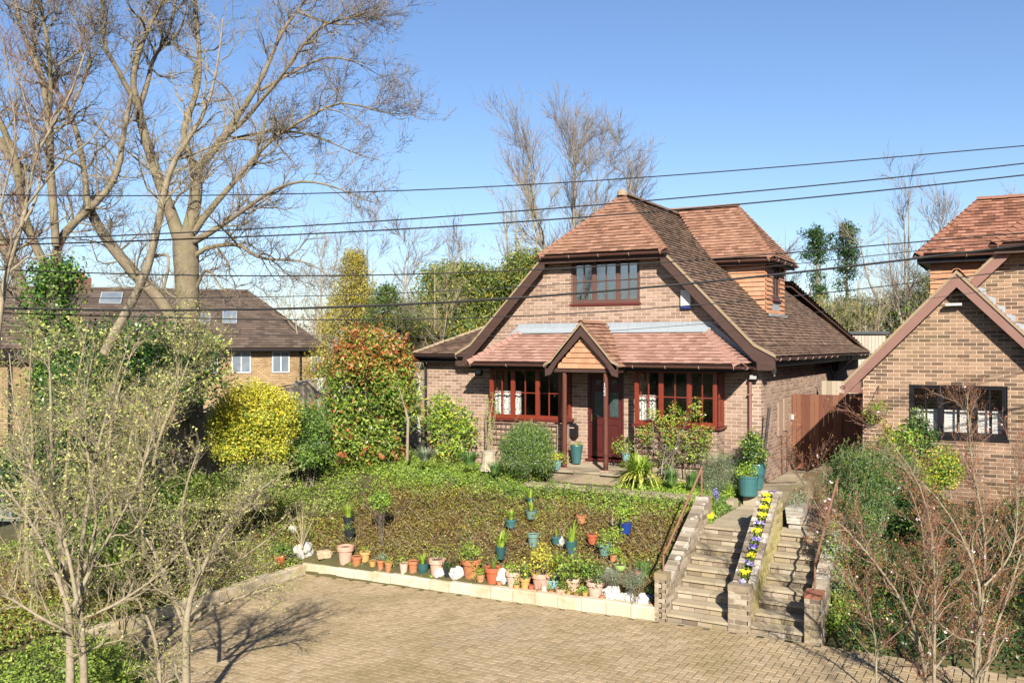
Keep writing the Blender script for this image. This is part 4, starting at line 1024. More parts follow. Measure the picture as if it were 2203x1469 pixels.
# paths
path = struct(obj('garden_path', None)); path['_thing'] = (0., 0., 0.)
def flags(x0, x1, y0, y1, z, nx_, ny_, mat=M_slab, jit=.012):
    m = MB(); m.bb(x0, x1, y0, y1, z-.2, z-.035); c = m.build('path_bed', M_mortaro, path)
    for i in range(nx_):
        for j in range(ny_):
            o_ = ((j % 2)*.5 if nx_ > 1 else 0)
            a = x0+(x1-x0)*i/nx_; b = x0+(x1-x0)*(i+1)/nx_
            c_, d_ = y0+(y1-y0)*j/ny_, y0+(y1-y0)*(j+1)/ny_
            m = MB(); m.bb(a+.004, b-.004, c_+.004, d_-.004, z-.045, z+random.uniform(-.003, .003), random.random()); m.build('flagstone', mat, path)
flags(-4.785, -3.86, 15.43, 17.55, -.152, 2, 5)
flags(-4.77, -3.87, 17.57, 21.75, .02, 2, 8)
flags(-9.4, -4.80, 17.02, 17.33, .0, 8, 1)
flags(-3.6, -2.74, 15.49, 21.9, -.155, 2, 11)
m = MB(); m.lathe([(.15, .022), (.15, .028)], (-4.32, 18.3, 0), 24); tag(m.build('drain_cover', M_framebr), 'round dark drain cover set in the upper path beside the big pots', 'drain cover')
# side gate
gate = thing('side_gate', 'tall red-brown boarded gate and fence closing the gap between the two houses', 'gate', (-3.8, 21.9, 0))
x = -4.76; i = 0
while x < -3.72:
    m = MB(); m.bb(x, x+.096, 21.80+random.uniform(-.003, .003), 21.82, .06, 1.80+(.0), random.random()); m.build('board', M_gate, gate); x += .102; i += 1
x = -3.68
while x < -2.95:
    m = MB(); m.bb(x, x+.096, 21.84+random.uniform(-.003, .003), 21.86, .0, 1.84, random.random()); m.build('board', M_gate, gate); x += .102
m = MB(); m.bb(-4.76, -3.72, 21.83, 21.87, .3, .4); m.bb(-4.76, -3.72, 21.83, 21.87, 1.5, 1.6); m.bb(-3.71, -3.685, 21.8, 21.9, 0, 1.85); m.bb(-3.68, -2.9, 21.87, 21.9, 1.5, 1.6); m.build('gate_frame', M_gate, gate)
m = MB(); m.bb(-4.77, -4.72, 21.76, 21.8, 1.2, 1.32); m.build('gate_latch', M_white, gate)
# pale fence behind the gate
bf = thing('back_fence', 'strip of pale weathered boards above the brown gate, by the neighbouring house', 'fence', (-3.6, 24.5, 0))
x = -4.6
while x < -2.9:
    m = MB(); m.bb(x, x+.12, 24.5, 24.52, 0, 2.02, random.random()); m.build('board', M_board, bf); x += .124
# handrails
def handrail(name, label, pts_posts, rail, mat):
    t_ = thing(name, label, 'handrail', pts_posts[0][0])
    for a, b in pts_posts:
        m = MB(); m.tube([a, b], .016, 8); m.build('rail_post', mat, t_, smooth=True)
    m = MB(); m.tube(rail, .019, 8); m.build('rail', mat, t_, smooth=True)
M_rust = ramp_mat('rusty_metal', [(.20,.095,.06),(.29,.15,.095),(.34,.19,.13)], .7, 9, .4, .3, 40, attr=False)
handrail('handrail', 'rusty handrail running up the left side of the left-hand steps', [((-4.89, 13.42, -.57), (-4.89, 13.42, -.30)), ((-4.91, 15.40, .28), (-4.91, 15.40, .80))], [(-4.89, 13.42, -.30), (-4.89, 13.62, -.22), (-4.91, 15.10, .62), (-4.91, 15.42, .82)], M_rust)
handrail('handrail', 'rusty handrail beside the right-hand steps, half hidden by the bush', [((-2.62, 13.45, -.57), (-2.62, 13.45, -.18)), ((-2.62, 15.2, .2), (-2.62, 15.2, .75))], [(-2.62, 13.45, -.18), (-2.62, 13.7, -.05), (-2.62, 15.25, .8)], M_rust)
house_done = True
# ================================================================= neighbouring house on the right
nb = thing('house', 'dark-brown brick house with pink-boarded front gable and black-framed window, at the right edge', 'house', (-1.1, 19.3, 0))
nbr = Pieces(nb, 'brick', 'brickwork'); nti = Pieces(nb, 'tile', 'roof_tiling')
GX, GY, GP, GT, GH = -1.12, 19.3, 4.20, 1.06, 1.72
def nrows(z):
    if z < 2.38: return [(-2.83, .6)]
    h = (GP-z)/GT-.1
    return [(GX-h, GX+h)] if h > .1 else []
wall('gable_wall', (0, GY, 0), (1, 0, 0), (-.6, GP), nrows, nb, nbr, mat=M_brickn, mort=M_mortar, holes=[(-1.98, -.28, 1.17, 2.19)])
wall('side_wall', (-2.83, 22.0, 0), (0, -1, 0), (-.6, 2.38), lambda z: [(0, 22.0-GY)], nb, nbr, mat=M_brickn)
wall('side_wall', (-2.6, 31.0, 0), (0, -1, 0), (-.6, 2.8), lambda z: [(0, 9)], nb, nbr, mat=M_brickn)
m = MB(); m.bb(.38, .6, GY+.2, 22, -.6, 2.3); m.build('side_wall', M_brickn, nb)
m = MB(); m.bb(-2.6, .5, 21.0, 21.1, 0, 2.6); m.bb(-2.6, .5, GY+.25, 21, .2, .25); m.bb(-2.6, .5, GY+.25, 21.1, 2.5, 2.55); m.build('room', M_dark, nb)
nw = window(nb, (-1.98, GY+.03, 1.19), (1, 0, 0), 1.70, 1.0, [1, 1.12, 1], (M_black, M_black, M_black), rows2=.52)
# shutters with slats behind the lower panes
cells = [(-1.89, -1.70), (-1.66, -1.47), (-1.36, -1.14), (-1.09, -.87), (-.78, -.59), (-.54, -.35)]
for kk_, (a, b) in enumerate(cells):
    sh = MB(); y = GY+.16; z0, z1 = 1.27, 1.70
    sh.bb(a, a+.03, y, y+.03, z0, z1); sh.bb(b-.03, b, y, y+.03, z0, z1); sh.bb(a+.03, b-.03, y, y+.03, z0, z0+.035); sh.bb(a+.03, b-.03, y, y+.03, z1-.035, z1)
    so = tag(sh.build('window_shutter', M_white), '', 'shutter'); 
    so['label'] = 'white louvred half shutter in the black-framed window, %s from the left' % ['leftmost', 'second', 'third', 'fourth', 'fifth', 'rightmost, sixth'][kk_]; so['group'] = 'white half shutters in the neighbour window'
    z = z0+.05
    while z < z1-.05:
        m = MB(); m.box(((a+b)/2, y+.01, z), (b-a-.065, .006, .045), M=None); k = m.build('slat', M_white); k.parent = so; z += .052
# front gable roof
yv = 19.02
for s in (1, -1):
    f = (lambda *p: list(p)) if s > 0 else (lambda *p: list(p)[::-1])
    xe = GX+s*2.0; ze = GP-2.0*GT+.12
    roof('gable_roof', f((xe, yv, ze-.0), (xe, 22.2, ze), (GX, 22.8, GP+.12), (GX, yv, GP+.12)), nb, nti, M_tilenb)
    pts = [(GX+s*2.02, GP-2.02*GT+.09), (GX, GP+.09)]
    barge(nb, pts if s < 0 else pts[::-1], [.22, .25] if s < 0 else [.25, .22], yv-.02, mat=M_woodn)
    verge(nb, pts if s < 0 else pts[::-1], yv-.045, h=.07)
ridge(nb, (GX, yv, GP+.13), (GX, 22.5, GP+.13), M_tileor, r=.09)
gutter(nb, (GX-2.05, yv-.02, 2.12), (GX-2.05, 22.2, 2.12), (-1, 0, 0), mat=M_pipe)
m = MB(); m.bb(GX-2.0, GX-1.72, yv+.012, GY-.01, 2.0, 2.03); m.bb(GX-1.97, GX-1.94, yv+.04, 22.2, 2.03, 2.12); m.bb(GX-1.94, GX-1.73, GY-.2, GY-.02, 2.03, 2.22); m.build('box_end', M_woodn, nb)
# flood light under the gable apex
c = P(2052, 655, Y=GY-.12); m = MB(); m.box((c.x, c.y, c.z), (.28, .1, .045)); f = m.build('wall_light', M_white, nb); m = MB(); m.bb(c.x-.03, c.x+.03, c.y+.05, GY-.012, c.z-.02, c.z+.02); m.build('light_arm', M_black, f)
# main body, set back, with half hip and side dormer
NY = 20.35; NR = 1.2; NZ = 6.35; NT = 1.03
def mrows(z):
    if z > 4.95: return []
    h = (NZ-z)/NT-.12
    return [(NR-min(h, 3.75), NR+min(h, 3.75))]
wall('main_wall', (0, NY, 0), (1, 0, 0), (-.4, 4.95), mrows, nb, nbr, mat=M_brickn)
m = MB(); m.bb(NR+3.5, NR+3.7, NY+.2, 31, -.5, 2.8); m.bb(-2.6, NR+3.7, 30.8, 31, -.5, 2.8); m.prism([Vector((-2.2, 30.9, 2.8)), Vector((4.6, 30.9, 2.8)), Vector((NR, 30.9, NZ-.1))], (0, -.1, 0)); m.build('rear_wall', M_brickn, nb)
for s in (1, -1):
    f = (lambda *p: list(p)) if s > 0 else (lambda *p: list(p)[::-1])
    zc = 4.93; ye = NY-.28
    roof('main_roof', f((NR+s*3.95, ye, NZ-3.95*NT+.1), (NR+s*3.95, 31.2, NZ-3.95*NT+.1), (NR, 31.2, NZ+.1), (NR, ye+1.35, NZ+.1), (NR+s*(NZ-zc)/NT, ye, zc+.1)), nb, nti, M_tilenb)
    pts = [(NR+s*3.97, NZ-3.97*NT+.07), (NR+s*1.45, NZ-1.45*NT+.07)]
    barge(nb, pts if s < 0 else pts[::-1], [.25, .25], ye-.02, mat=M_woodn); verge(nb, pts if s < 0 else pts[::-1], ye-.045, h=.07)
hw = 1.75; hy = ye-.18
roof('half_hip_roof', [(NR-hw, hy, 4.92), (NR+hw, hy, 4.92), (NR+.02, ye+1.35, NZ+.1), (NR-.02, ye+1.35, NZ+.1)], nb, nti, M_tilenb)
bonnet(nb, (NR-hw, hy, 4.92), (NR, ye+1.35, NZ+.1), M_tilenb, Vector((-NT, 0, 1)).normalized(), Vector((0, -.95, 1)).normalized(), gauge=.14)
bonnet(nb, (NR+hw, hy, 4.92), (NR, ye+1.35, NZ+.1), M_tilenb, Vector((0, -.95, 1)).normalized(), Vector((NT, 0, 1)).normalized(), gauge=.14)
gutter(nb, (NR-hw-.05, hy-.05, 4.88), (NR+hw+.05, hy-.05, 4.87), (0, -1, 0)); ridge(nb, (NR, ye+1.3, NZ+.1), (NR, 31.2, NZ+.1), M_tilenb)
m = MB(); m.bb(NR-hw+.02, NR+hw-.02, hy+.03, hy+.055, 4.72, 4.88); m.bb(NR-hw+.05, NR+hw-.05, hy+.056, NY, 4.74, 4.77); m.build('soffit', M_wood, nb)
# dormer on the left slope
DFn, e0, e1, DEn, DRn = -1.86, 22.5, 24.4, 4.98, 6.28
dyn = (e0+e1)/2; ov = .28; xo = DFn-ov; b0 = e0-ov; b1 = e1+ov; rxn = xo+(dyn-b0)*.98
xin = lambda z: NR-(NZ-z)/NT+.1
m = MB(); m.bb(DFn, .4, e0+.02, e0+.1, 2.9, DEn); dc = m.build('dormer_cheek', M_wood, nb)
z = 3.3; k = 0
while z < DEn-.05:
    x = DFn-(k % 2)*.08
    while x < xin(z)+.1:
        a, b = max(x, DFn), min(x+.165, xin(z)+.1)
        if b-a > .02: nti.add('tile', M_tileor, Matrix(((b-a-.003, 0, 0, (a+b)/2), (0, 0, -.02, e0+.014), (0, .125, 0, z), (0, 0, 0, 1))), random.random(), dc, .02)
        x += .165
    z += .115; k += 1
m = MB(); m.bb(DFn, DFn+.1, e0+.1, e1, 2.9, DEn); m.bb(DFn, .4, e1-.1, e1, 2.9, DEn); m.build('dormer_cheek', M_tileor, nb)
roof('dormer_roof', [(xo, b0, DEn), (xin(DEn), b0, DEn), (NR, dyn, DRn), (rxn, dyn, DRn)], nb, nti, M_tilenb)
roof('dormer_roof', [(xin(DEn), b1, DEn), (xo, b1, DEn), (rxn, dyn, DRn), (NR, dyn, DRn)], nb, nti, M_tilenb)
roof('dormer_roof', [(xo, b1, DEn), (xo, b0, DEn), (rxn, dyn-.01, DRn), (rxn, dyn+.01, DRn)], nb, nti, M_tilenb)
pit = (DRn-DEn)/(dyn-b0)
bonnet(nb, (xo, b0, DEn), (rxn, dyn, DRn), M_tilenb, Vector((-pit, 0, 1)).normalized(), Vector((0, -pit, 1)).normalized(), gauge=.14)
bonnet(nb, (xo, b1, DEn), (rxn, dyn, DRn), M_tilenb, Vector((0, pit, 1)).normalized(), Vector((-pit, 0, 1)).normalized(), gauge=.14)
ridge(nb, (rxn-.03, dyn, DRn), (NR, dyn, DRn), M_tilenb, r=.1)
gutter(nb, (xo-.05, b0-.04, DEn-.05), (xin(DEn), b0-.04, DEn-.04), (0, -1, 0))
m = MB(); m.bb(xo+.03, xin(DEn), b0+.03, b0+.05, DEn-.2, DEn-.02); m.bb(xo+.03, xo+.05, b0+.05, b1, DEn-.2, DEn-.02); m.bb(xo+.05, xin(DEn), b0+.05, b1, DEn-.17, DEn-.14); m.build('dormer_fascia', M_black, nb)
# stepped lead where the gable roof meets the main wall
m = MB()
for i in range(12):
    x0 = GX+.1+i*.17; z0 = GP+.13-(x0-GX)*GT
    if NY-.02 > 0: m.prism([Vector((x0, NY-.012, z0-.12)), Vector((x0+.18, NY-.012, z0-.30)), Vector((x0+.18, NY-.012, z0+.02)), Vector((x0, NY-.012, z0+.07))], (0, -.008, 0))
m.build('lead_flashing', M_lead, nb)
nbr.finish(); nti.finish(); bricks.finish(); tiles.finish()
# hanging basket on the neighbour wall
hb = thing('hanging_basket', 'bowl-shaped hanging basket with trailing yellow-green leaves on the neighbouring wall, left of its window', 'hanging basket', tuple(P(1886, 885, Y=GY-.18)))
c = P(1888, 885, Y=GY-.19)
m = MB(); m.lathe([(.02, -.15), (.10, -.12), (.16, -.05), (.19, .02)], c, 16); m.build('basket', ramp_mat('coir', [(.20,.15,.09),(.33,.27,.18)], .95, 20, .5, .8, 50, attr=False), hb)
m = MB(); cp, nrm = clump_points(600, np.array([[c.x-.04, c.y, c.z+.08], [c.x-.1, c.y-.02, c.z+.02], [c.x+.06, c.y, c.z+.07], [c.x-.05, c.y-.05, c.z-.12], [c.x-.14, c.y, c.z-.05]]), .085)
m.quads(leaves(cp, .035, None, .7), rng.random(600)); m.build('foliage', L_lime, hb)
m = MB(); m.tube([c+Vector((0, .17, .5)), c+Vector((0, .05, .42)), c+Vector((0, 0, .35))], .008, 6); m.tube([c+Vector((0, 0, .35)), c+Vector((.17, 0, .03))], .003, 4); m.tube([c+Vector((0, 0, .35)), c+Vector((-.17, 0, .03))], .003, 4); m.build('bracket', M_black, hb)
# timber annex behind the gap
an = thing('outbuilding', 'flat-roofed outbuilding clad in pale vertical boards, behind the gap between the houses', 'outbuilding', (-5.5, 38, 0))
A = P(1780, 760, d=35.0); B = P(1905, 760, d=35.0)
dr = (B-A); dr.z = 0; Lh = dr.length; dr.normalize(); nrm = Vector((dr.y, -dr.x, 0))
n = int(Lh/.13)
for i in range(n):
    a = A+dr*(i*Lh/n); mm = MB(); mm.prism([Vector((a.x, a.y, .2)), Vector((a.x, a.y, .2))+dr*(Lh/n-.01), Vector((a.x, a.y, 3.36))+dr*(Lh/n-.01), Vector((a.x, a.y, 3.36))], -nrm*.02, random.random()); mm.build('board', ramp_mat('pale_cladding', [(.42,.37,.30),(.50,.45,.38)], .85, 6, .3, attr=True), an)
mm = MB(); mm.prism([Vector((A.x, A.y, 0)), Vector((B.x, B.y, 0)), Vector((B.x, B.y, 0))-nrm*4, Vector((A.x, A.y, 0))-nrm*4], (0, 0, 3.3)); bo = mm.build('annex_body', MATS['pale_cladding'], an); bo.location = bo.location-nrm*.03
mm = MB(); A2 = A-dr*.1+nrm*.1; B2 = B+dr*.1+nrm*.1; mm.prism([Vector((A2.x, A2.y, 3.37)), Vector((B2.x, B2.y, 3.37)), Vector((B2.x, B2.y, 3.37))-nrm*4.3, Vector((A2.x, A2.y, 3.37))-nrm*4.3], (0, 0, .1)); mm.build('flat_roof', ramp_mat('grey_trim', [(.05,.06,.07),(.07,.08,.09)], .5, attr=False), an)
# ================================================================= ground cover on the bank and planted areas
def lump(x, y):
    x = x+.25*np.sin(y*6.1+x*2); return (np.sin(x*2.3+1.1*np.sin(y*1.7))+np.sin(y*3.1+x*.9)+np.sin(x*5.1-y*2.2)*.6+np.sin(x*9.7+y*7.9)*.35)/2.95
def cover(name, n, x0, x1, y0, y1, h, size, mat, label, keep=None, seed=0, aspect=.55, hv=.10, cat='ground cover', up=.9):
    tn_ = 11; nc = n//tn_+1
    xc = x0+(x1-x0)*rng.random(nc); yc = y0+(y1-y0)*rng.random(nc)
    if keep is not None:
        k = keep(xc, yc); xc, yc = xc[k], yc[k]
    nc = len(xc); rt = size*1.5*(.6+.9*rng.random(nc)); hc = .35+1.35*rng.random(nc)**1.4; cr = rng.normal(size=nc)*.27
    i = np.repeat(np.arange(nc), tn_); dx = rng.normal(size=len(i)); dy = rng.normal(size=len(i)); x = xc[i]+dx*rt[i]; y = yc[i]+dy*rt[i]
    l = lump(xc+seed, yc-seed)[i]; t = np.maximum((h+hv*l)*hc[i], .02)
    z = gz(x, y)+t*np.exp(-.35*(dx*dx+dy*dy))*(.35+.65*rng.random(len(x))**.6)
    Pn = np.stack([x, y, z], -1)
    nrm = np.stack([dx*.5, dy*.5-.3, np.full(len(x), up)], -1)
    m = MB(); m.quads(leaves(Pn, size*(.6+.7*rng.random(len(x))), None, aspect, nrm, .75), np.clip(.5+.2*l+cr[i]+rng.normal(size=len(x))*.1, 0, 1))
    o = m.build(name, mat); o['kind'] = 'stuff'; tag(o, label, cat); return o
bankk = lambda x, y: ((x < -5.02) & (y > 13.58+.2*rng.random(len(x))) & (x > -12.6))
pn = lambda x, y: lump(x*.55+3, y*.6)+.35*lump(x*1.7, y*1.9)
def bank_soil(x, y): return gz(x, y)+.03
cover('bank_cover', 80000, -12.9, -5.0, 13.5, 17.0, .17, .042, L_cover, 'low olive and brown ground cover all over the sloping bank behind the pots', keep=lambda x, y: bankk(x, y) & ((y < 16.35+.25*lump(x, y))))
cover('bank_cover', 26000, -12.9, -5.0, 13.6, 17.0, .24, .040, L_covg, 'fresh green patches of ground cover scattered over the bank', keep=lambda x, y: bankk(x, y) & (pn(x, y)+.5*(y-15.9)+.25*rng.normal(size=len(x)) > .12) & (rng.random(len(x)) < .8))
cover('bank_cover', 22000, -12.4, -5.0, 15.9, 17.05, .22, .045, L_green, 'green leafy planting along the top edge of the bank', keep=lambda x, y: (y > 16.25+.22*lump(x*1.3, y)) & ((x < -5.2)) & ((x < -9.3) | (y < 16.62)), hv=.09)
cover('garden_cover', 60000, -16.4, -9.15, 16.5, 18.9, .17, .045, L_covg, 'lush light green low plants between the bank and the house wall', keep=lambda x, y: (y > 16.9) & (x < np.where(y > 17.3, -9.2, -9.4)), hv=.13)
cover('garden_cover', 46000, -16.4, -12.2, 9.5, 17.5, .20, .05, L_covg, 'bright green weeds and ivy on the ground below the boarded fence', hv=.16, keep=lambda x, y: lump(x*.7, y)+.4*rng.normal(size=len(x)) > -.5)
cover('garden_cover', 40000, -15.6, -12.3, 6.0, 14.5, .18, .05, L_cover, 'brown and olive undergrowth left of the drive', hv=.13)
cover('foreground_cover', 42000, -13.6, -6.0, 5.6, 9.7, .16, .05, L_covg, 'green ground plants under the twiggy shrubs at the near left edge of the drive', keep=lambda x, y: (y+(x+12)*.55 < 9.15+.25*lump(x*2, y*2)), hv=.10)
rk = lambda x, y: (x > -2.42) & (y > 13.46+.12*lump(x*3, y)+np.where(x > -2.0, 0, 0))
cover('bank_cover', 60000, -2.42, 3.2, 13.3, 19.2, .22, .05, L_dark, 'dark evergreen undergrowth on the bank right of the steps', keep=rk, hv=.18)
cover('bank_cover', 26000, -2.42, 3.2, 13.3, 19.2, .30, .045, L_covg, 'sunlit ivy and green leaves on the bank right of the steps', keep=lambda x, y: rk(x, y) & (pn(x*1.6, y*1.6) > .05), hv=.2)
cover('bank_cover', 20000, -2.42, 3.2, 13.3, 19.2, .24, .04, L_cover, 'brown dead stems and leaves on the bank right of the steps', keep=lambda x, y: rk(x, y) & (pn(x*1.3+5, y*1.3) > .1), hv=.2)
cover('leaf_litter', 14000, -5.2, -4.9, 13.5, 17.2, .15, .04, L_green, 'green leaves crowding the outside of the left stair wall', hv=.1)
cover('bed_cover', 9000, -7.4, -4.9, 17.42, 18.4, .12, .05, L_lime, 'yellow-green spring plants in the bed below the right bay window', hv=.08)
cover('verge_weeds', 1600, -12.0, -5.0, 13.22, 13.5, .02, .03, L_lime, 'weeds sprouting along the kerb stones', keep=lambda x, y: lump(x*4, y) > .35, hv=.04)
cover('verge_weeds', 900, -4.1, -3.4, 13.1, 13.3, .03, .035, L_covg, 'tuft of weeds at the foot of the planted wall between the steps', hv=.03, keep=lambda x, y: (x < -3.6) & (x > -3.95))
cover('hedge_top', 30000, -12.6, -5.0, 15.6, 17.05, .30, .042, L_lime, 'bright yellow-green shoots along the bushy top of the bank', keep=lambda x, y: (y > 16.0+.3*lump(x*1.3, y)) & (rng.random(len(x)) < .8) & ((x < -9.3) | (y < 16.55)), hv=.12)
cover('drive_litter', 1100, -12.0, 1.0, 8.0, 13.2, .004, .022, L_cover, 'sparse fallen leaves and petals scattered on the paved drive', hv=.002, keep=lambda x, y: (y+(x+12)*.55 > 8.9) & (lump(x*2, y*2) > .1))
# dead stems standing in the bank cover
N = 1500; x = rng.uniform(-12.3, -5.1, N); y = rng.uniform(13.7, 16.8, N); t = np.linspace(0, 1, 4)[None, :]; L = rng.uniform(.1, .32, N)[:, None]; a = rng.uniform(0, 6.28, N)[:, None]
Pn = np.stack([x[:, None]+np.cos(a)*L*.6*t, y[:, None]+np.sin(a)*L*.6*t-.05*t, gz(x, y)[:, None]+.05+L*t*(1-.3*t)], -1)+rng.normal(size=(N, 4, 3))*.008
m = MB(); m.tubes(Pn, np.full((N, 4), .0028), 3); o = m.build('dead_stems', M_twigpale); o['kind'] = 'stuff'; tag(o, 'thin dead stems poking out of the planting on the bank', 'dead stems')
# ---------------------------------------------------------------- pots
M_ter = ramp_mat('terracotta', [(.47,.17,.075),(.56,.22,.10),(.62,.27,.14)], .85, 6, .35, .2, 40, dirt=(.5,.33,.24), dscale=9, damt=.7, dthr=(.52,.7))
M_terr = ramp_mat('terracotta_red', [(.48,.12,.05),(.55,.15,.07)], .8, 6, .4, .1, 40)
M_terp = ramp_mat('terracotta_pink', [(.62,.36,.27),(.70,.43,.34),(.74,.49,.40)], .85, 6, .35, .15, 40, dirt=(.8,.7,.62), dscale=7, damt=.5, dthr=(.55,.75))
M_tery = ramp_mat('terracotta_yellow', [(.58,.32,.10),(.66,.38,.14)], .85, 6, .4, .15, 40)
M_teal = ramp_mat('teal_glaze', [(.04,.13,.14),(.055,.175,.185),(.08,.22,.225)], .35, 4, .4, 0, 40, spec=.6)
M_dteal = ramp_mat('dark_teal_plastic', [(.03,.10,.10),(.045,.14,.14)], .5, 4, .4)
M_sagep = ramp_mat('sage_plastic', [(.14,.25,.20),(.19,.32,.26)], .5, 4, .4)
M_cob = ramp_mat('cobalt_glaze', [(.012,.045,.26),(.02,.07,.35)], .25, 4, .4, spec=.7)
M_lblue = ramp_mat('pale_blue_glaze', [(.22,.42,.47),(.30,.50,.55)], .35, 4, .4, spec=.6)
M_blackp = ramp_mat('black_plastic', [(.02,.025,.028),(.035,.04,.045)], .5, 4, .4)
M_limep = ramp_mat('lime_plastic', [(.33,.50,.14),(.40,.58,.18)], .5, 4, .4)
M_rockw = ramp_mat('white_flint', [(.60,.57,.52),(.74,.72,.68),(.80,.78,.74)], .8, 5, .4, .6, 12, dirt=(.22,.22,.24), dscale=9, damt=.8, dthr=(.62,.68))
M_rockg = ramp_mat('grey_stone', [(.34,.33,.31),(.46,.45,.43),(.55,.54,.52)], .9, 5, .4, .8, 12)
M_rockb = ramp_mat('buff_stone', [(.42,.32,.2),(.55,.44,.3)], .9, 5, .4, .8, 12)
PROF = {'pot': [(.60,0),(.66,.02),(.86,.72),(.87,.74),(1.0,.75),(1.02,.98),(1.0,1.0),(.90,1.0),(.88,.93),(.0,.90)],
        'plain': [(.62,0),(.66,.03),(.97,.97),(1.0,1.0),(.92,1.0),(.90,.92),(.0,.90)],
        'bowl': [(.5,0),(.72,.12),(.93,.5),(1.0,.92),(1.03,1.0),(.94,1.0),(.92,.9),(.0,.86)],
        'jar': [(.55,0),(.85,.15),(1.0,.45),(.97,.72),(.78,.9),(.84,1.0),(.74,1.0),(.72,.9),(.0,.86)],
        'tall': [(.58,0),(.64,.03),(.98,.9),(1.02,.97),(1.0,1.0),(.92,1.0),(.9,.95),(.0,.93)],
        'tub': [(.80,0),(.84,.02),(.86,.08),(.98,.88),(1.03,.90),(1.03,1.0),(.95,1.0),(.93,.92),(.0,.9)]}
def plant(root, c, kind, s, mat=None):
    c = np.array(c)
    m = MB(); stem = None
    if kind == 'strap':
        Pn, W, sd = blades(c, 34, .32*s, .22*s, .010*s+.003, 5, .5, .05*s); m.ribbons(Pn, W, rng.random(34), sd)
        m.build('leaf_tuft', mat or L_grass, root)
    elif kind == 'iris':
        Pn, W, sd = blades(c, 16, .38*s, .17*s, .016*s, 5, .35, .05*s); m.ribbons(Pn, W, rng.random(16), sd); m.build('leaf_tuft', mat or L_covg, root)
    elif kind == 'grass':
        Pn, W, sd = blades(c, 130, .26*s, .16*s, .005, 4, .35, .05*s); m.ribbons(Pn, W, rng.random(130), sd); m.build('leaf_tuft', mat or L_lime, root)
    elif kind in ('bush', 'mound', 'trail', 'sparse'):
        k = {'bush': 9, 'mound': 12, 'trail': 10, 'sparse': 4}[kind]; r = .16*s
        cc = c+rng.normal(size=(k, 3))*np.array([r*.55, r*.55, r*.3])+np.array([0, 0, r*.75 if kind != 'trail' else r*.15])
        n = {'bush': 420, 'mound': 600, 'trail': 380, 'sparse': 90}[kind]
        cp, nr = clump_points(n, cc, r*.42); m.quads(leaves(cp, .038*max(s, .7), None, .55, nr, .8), rng.random(n)); m.build('foliage', mat or L_green, root)
        if kind in ('bush', 'sparse'):
            m = MB(); N = 6; A = np.repeat(c[None], N, 0); B = cc[rng.integers(0, k, N)]
            t = np.linspace(0, 1, 4)[None, :, None]; m.tubes(A[:, None]*(1-t)+B[:, None]*t+0*t, np.full((N, 4), .004), 4); m.build('stem', M_twigpale, root)
    elif kind == 'twigs':
        N = 16; a = rng.random(N)*6.28; L = .62*s*(.6+.5*rng.random(N)); t = np.linspace(0, 1, 6)[None, :]
        sp = .30*s*rng.random(N)[:, None]
        Pn = np.stack([c[0]+np.cos(a)[:, None]*sp*t**1.3, c[1]+np.sin(a)[:, None]*sp*t**1.3, c[2]+L[:, None]*t], -1)+rng.normal(size=(N, 6, 3))*.008
        R = np.linspace(.008, .003, 6)[None]*np.ones((N, 1)); m.tubes(Pn, R, 4)
        q, r2 = grow(Pn, R, 60, 4, .08, .25, (20, 50), .3, 1, rmin=.002); m.tubes(q, r2, 3); m.build('stem', M_twigpale, root)
def potted(label, px, by, hp, wp, kind, mat, pl=None, pmat=None, ps=1.0, cat='plant pot', grp=None, lift=0.0, at_=None, Y=None, flower=None, tilt=0):
    p = at_ or (P(px, by, Y=Y) if Y else hit(px, by, lift))
    d = p.x*-CS+p.y*CC; h = hp*d/FPX; r = wp*d/FPX/2
    c = Vector((p.x-CS*r*.7, p.y+CC*r*.7, p.z-(.02 if not at_ else 0)))
    t_ = thing('potted_plant' if pl else 'plant_pot', label, cat, c, grp)
    m = MB(); prof = [(a*r, b*h) for a, b in PROF[kind]]
    if kind == 'ribbed': pass
    m.lathe(prof[:-1]+[(prof[-1][0]+.002, prof[-1][1])], c, 20, random.random()); m.build('pot', mat, t_)
    zt = prof[-1][1]
    m = MB(); m.lathe([(r*.86, zt-.012), (r*.86, zt+.004), (r*.3, zt+.012)], c, 14); m.build('soil', M_soil, t_)
    if pl: plant(t_, (c.x, c.y, c.z+zt), pl, ps, pmat)
    if flower:
        m = MB(); n = 60; cc = np.array([c.x, c.y, c.z+zt+.12*ps])+rng.normal(size=(n, 3))*np.array([r*.7, r*.7, .04]); m.quads(leaves(cc, .035, None, .9), rng.random(n)); m.build('flowers', flower, t_)
    return t_
def rock(label, px, by, sp, mat=M_rockw, asp=.85, lift=0):
    p = hit(px, by, lift); d = p.x*-CS+p.y*CC; r = sp*d/FPX/2
    c = Vector((p.x-CS*r*.6, p.y+CC*r*.6, p.z))
    bm = bmesh_rock(r, asp)
    o = bpy.data.objects.new('stone', bm); COL.objects.link(o); o.location = c; o.rotation_euler = (0, 0, random.uniform(0, 6)); bm.materials.append(mat)
    tag(o, label, 'stone'); return o
import bmesh
def bmesh_rock(r, asp):
    b = bmesh.new(); bmesh.ops.create_icosphere(b, subdivisions=3, radius=1)
    from mathutils import noise
    o = Vector((random.uniform(0, 99),)*3)
    for v in b.verts:
        n = noise.noise(v.co*1.1+o)*.5+noise.noise(v.co*2.7+o)*.28+noise.noise(v.co*6+o)*.12
        k = 1+n; v.co = Vector((v.co.x*k*r, v.co.y*k*r*.85, (v.co.z*k*asp+asp*.7)*r))
    me = bpy.data.meshes.new('stone'); b.to_mesh(me); b.free(); at = me.attributes.new('rnd', 'FLOAT', 'FACE'); at.data.foreach_set('value', np.full(len(me.polygons), .5, np.float32)); return me
KG = 'pots and stones along the kerb'; BG = 'pots standing on the bank'
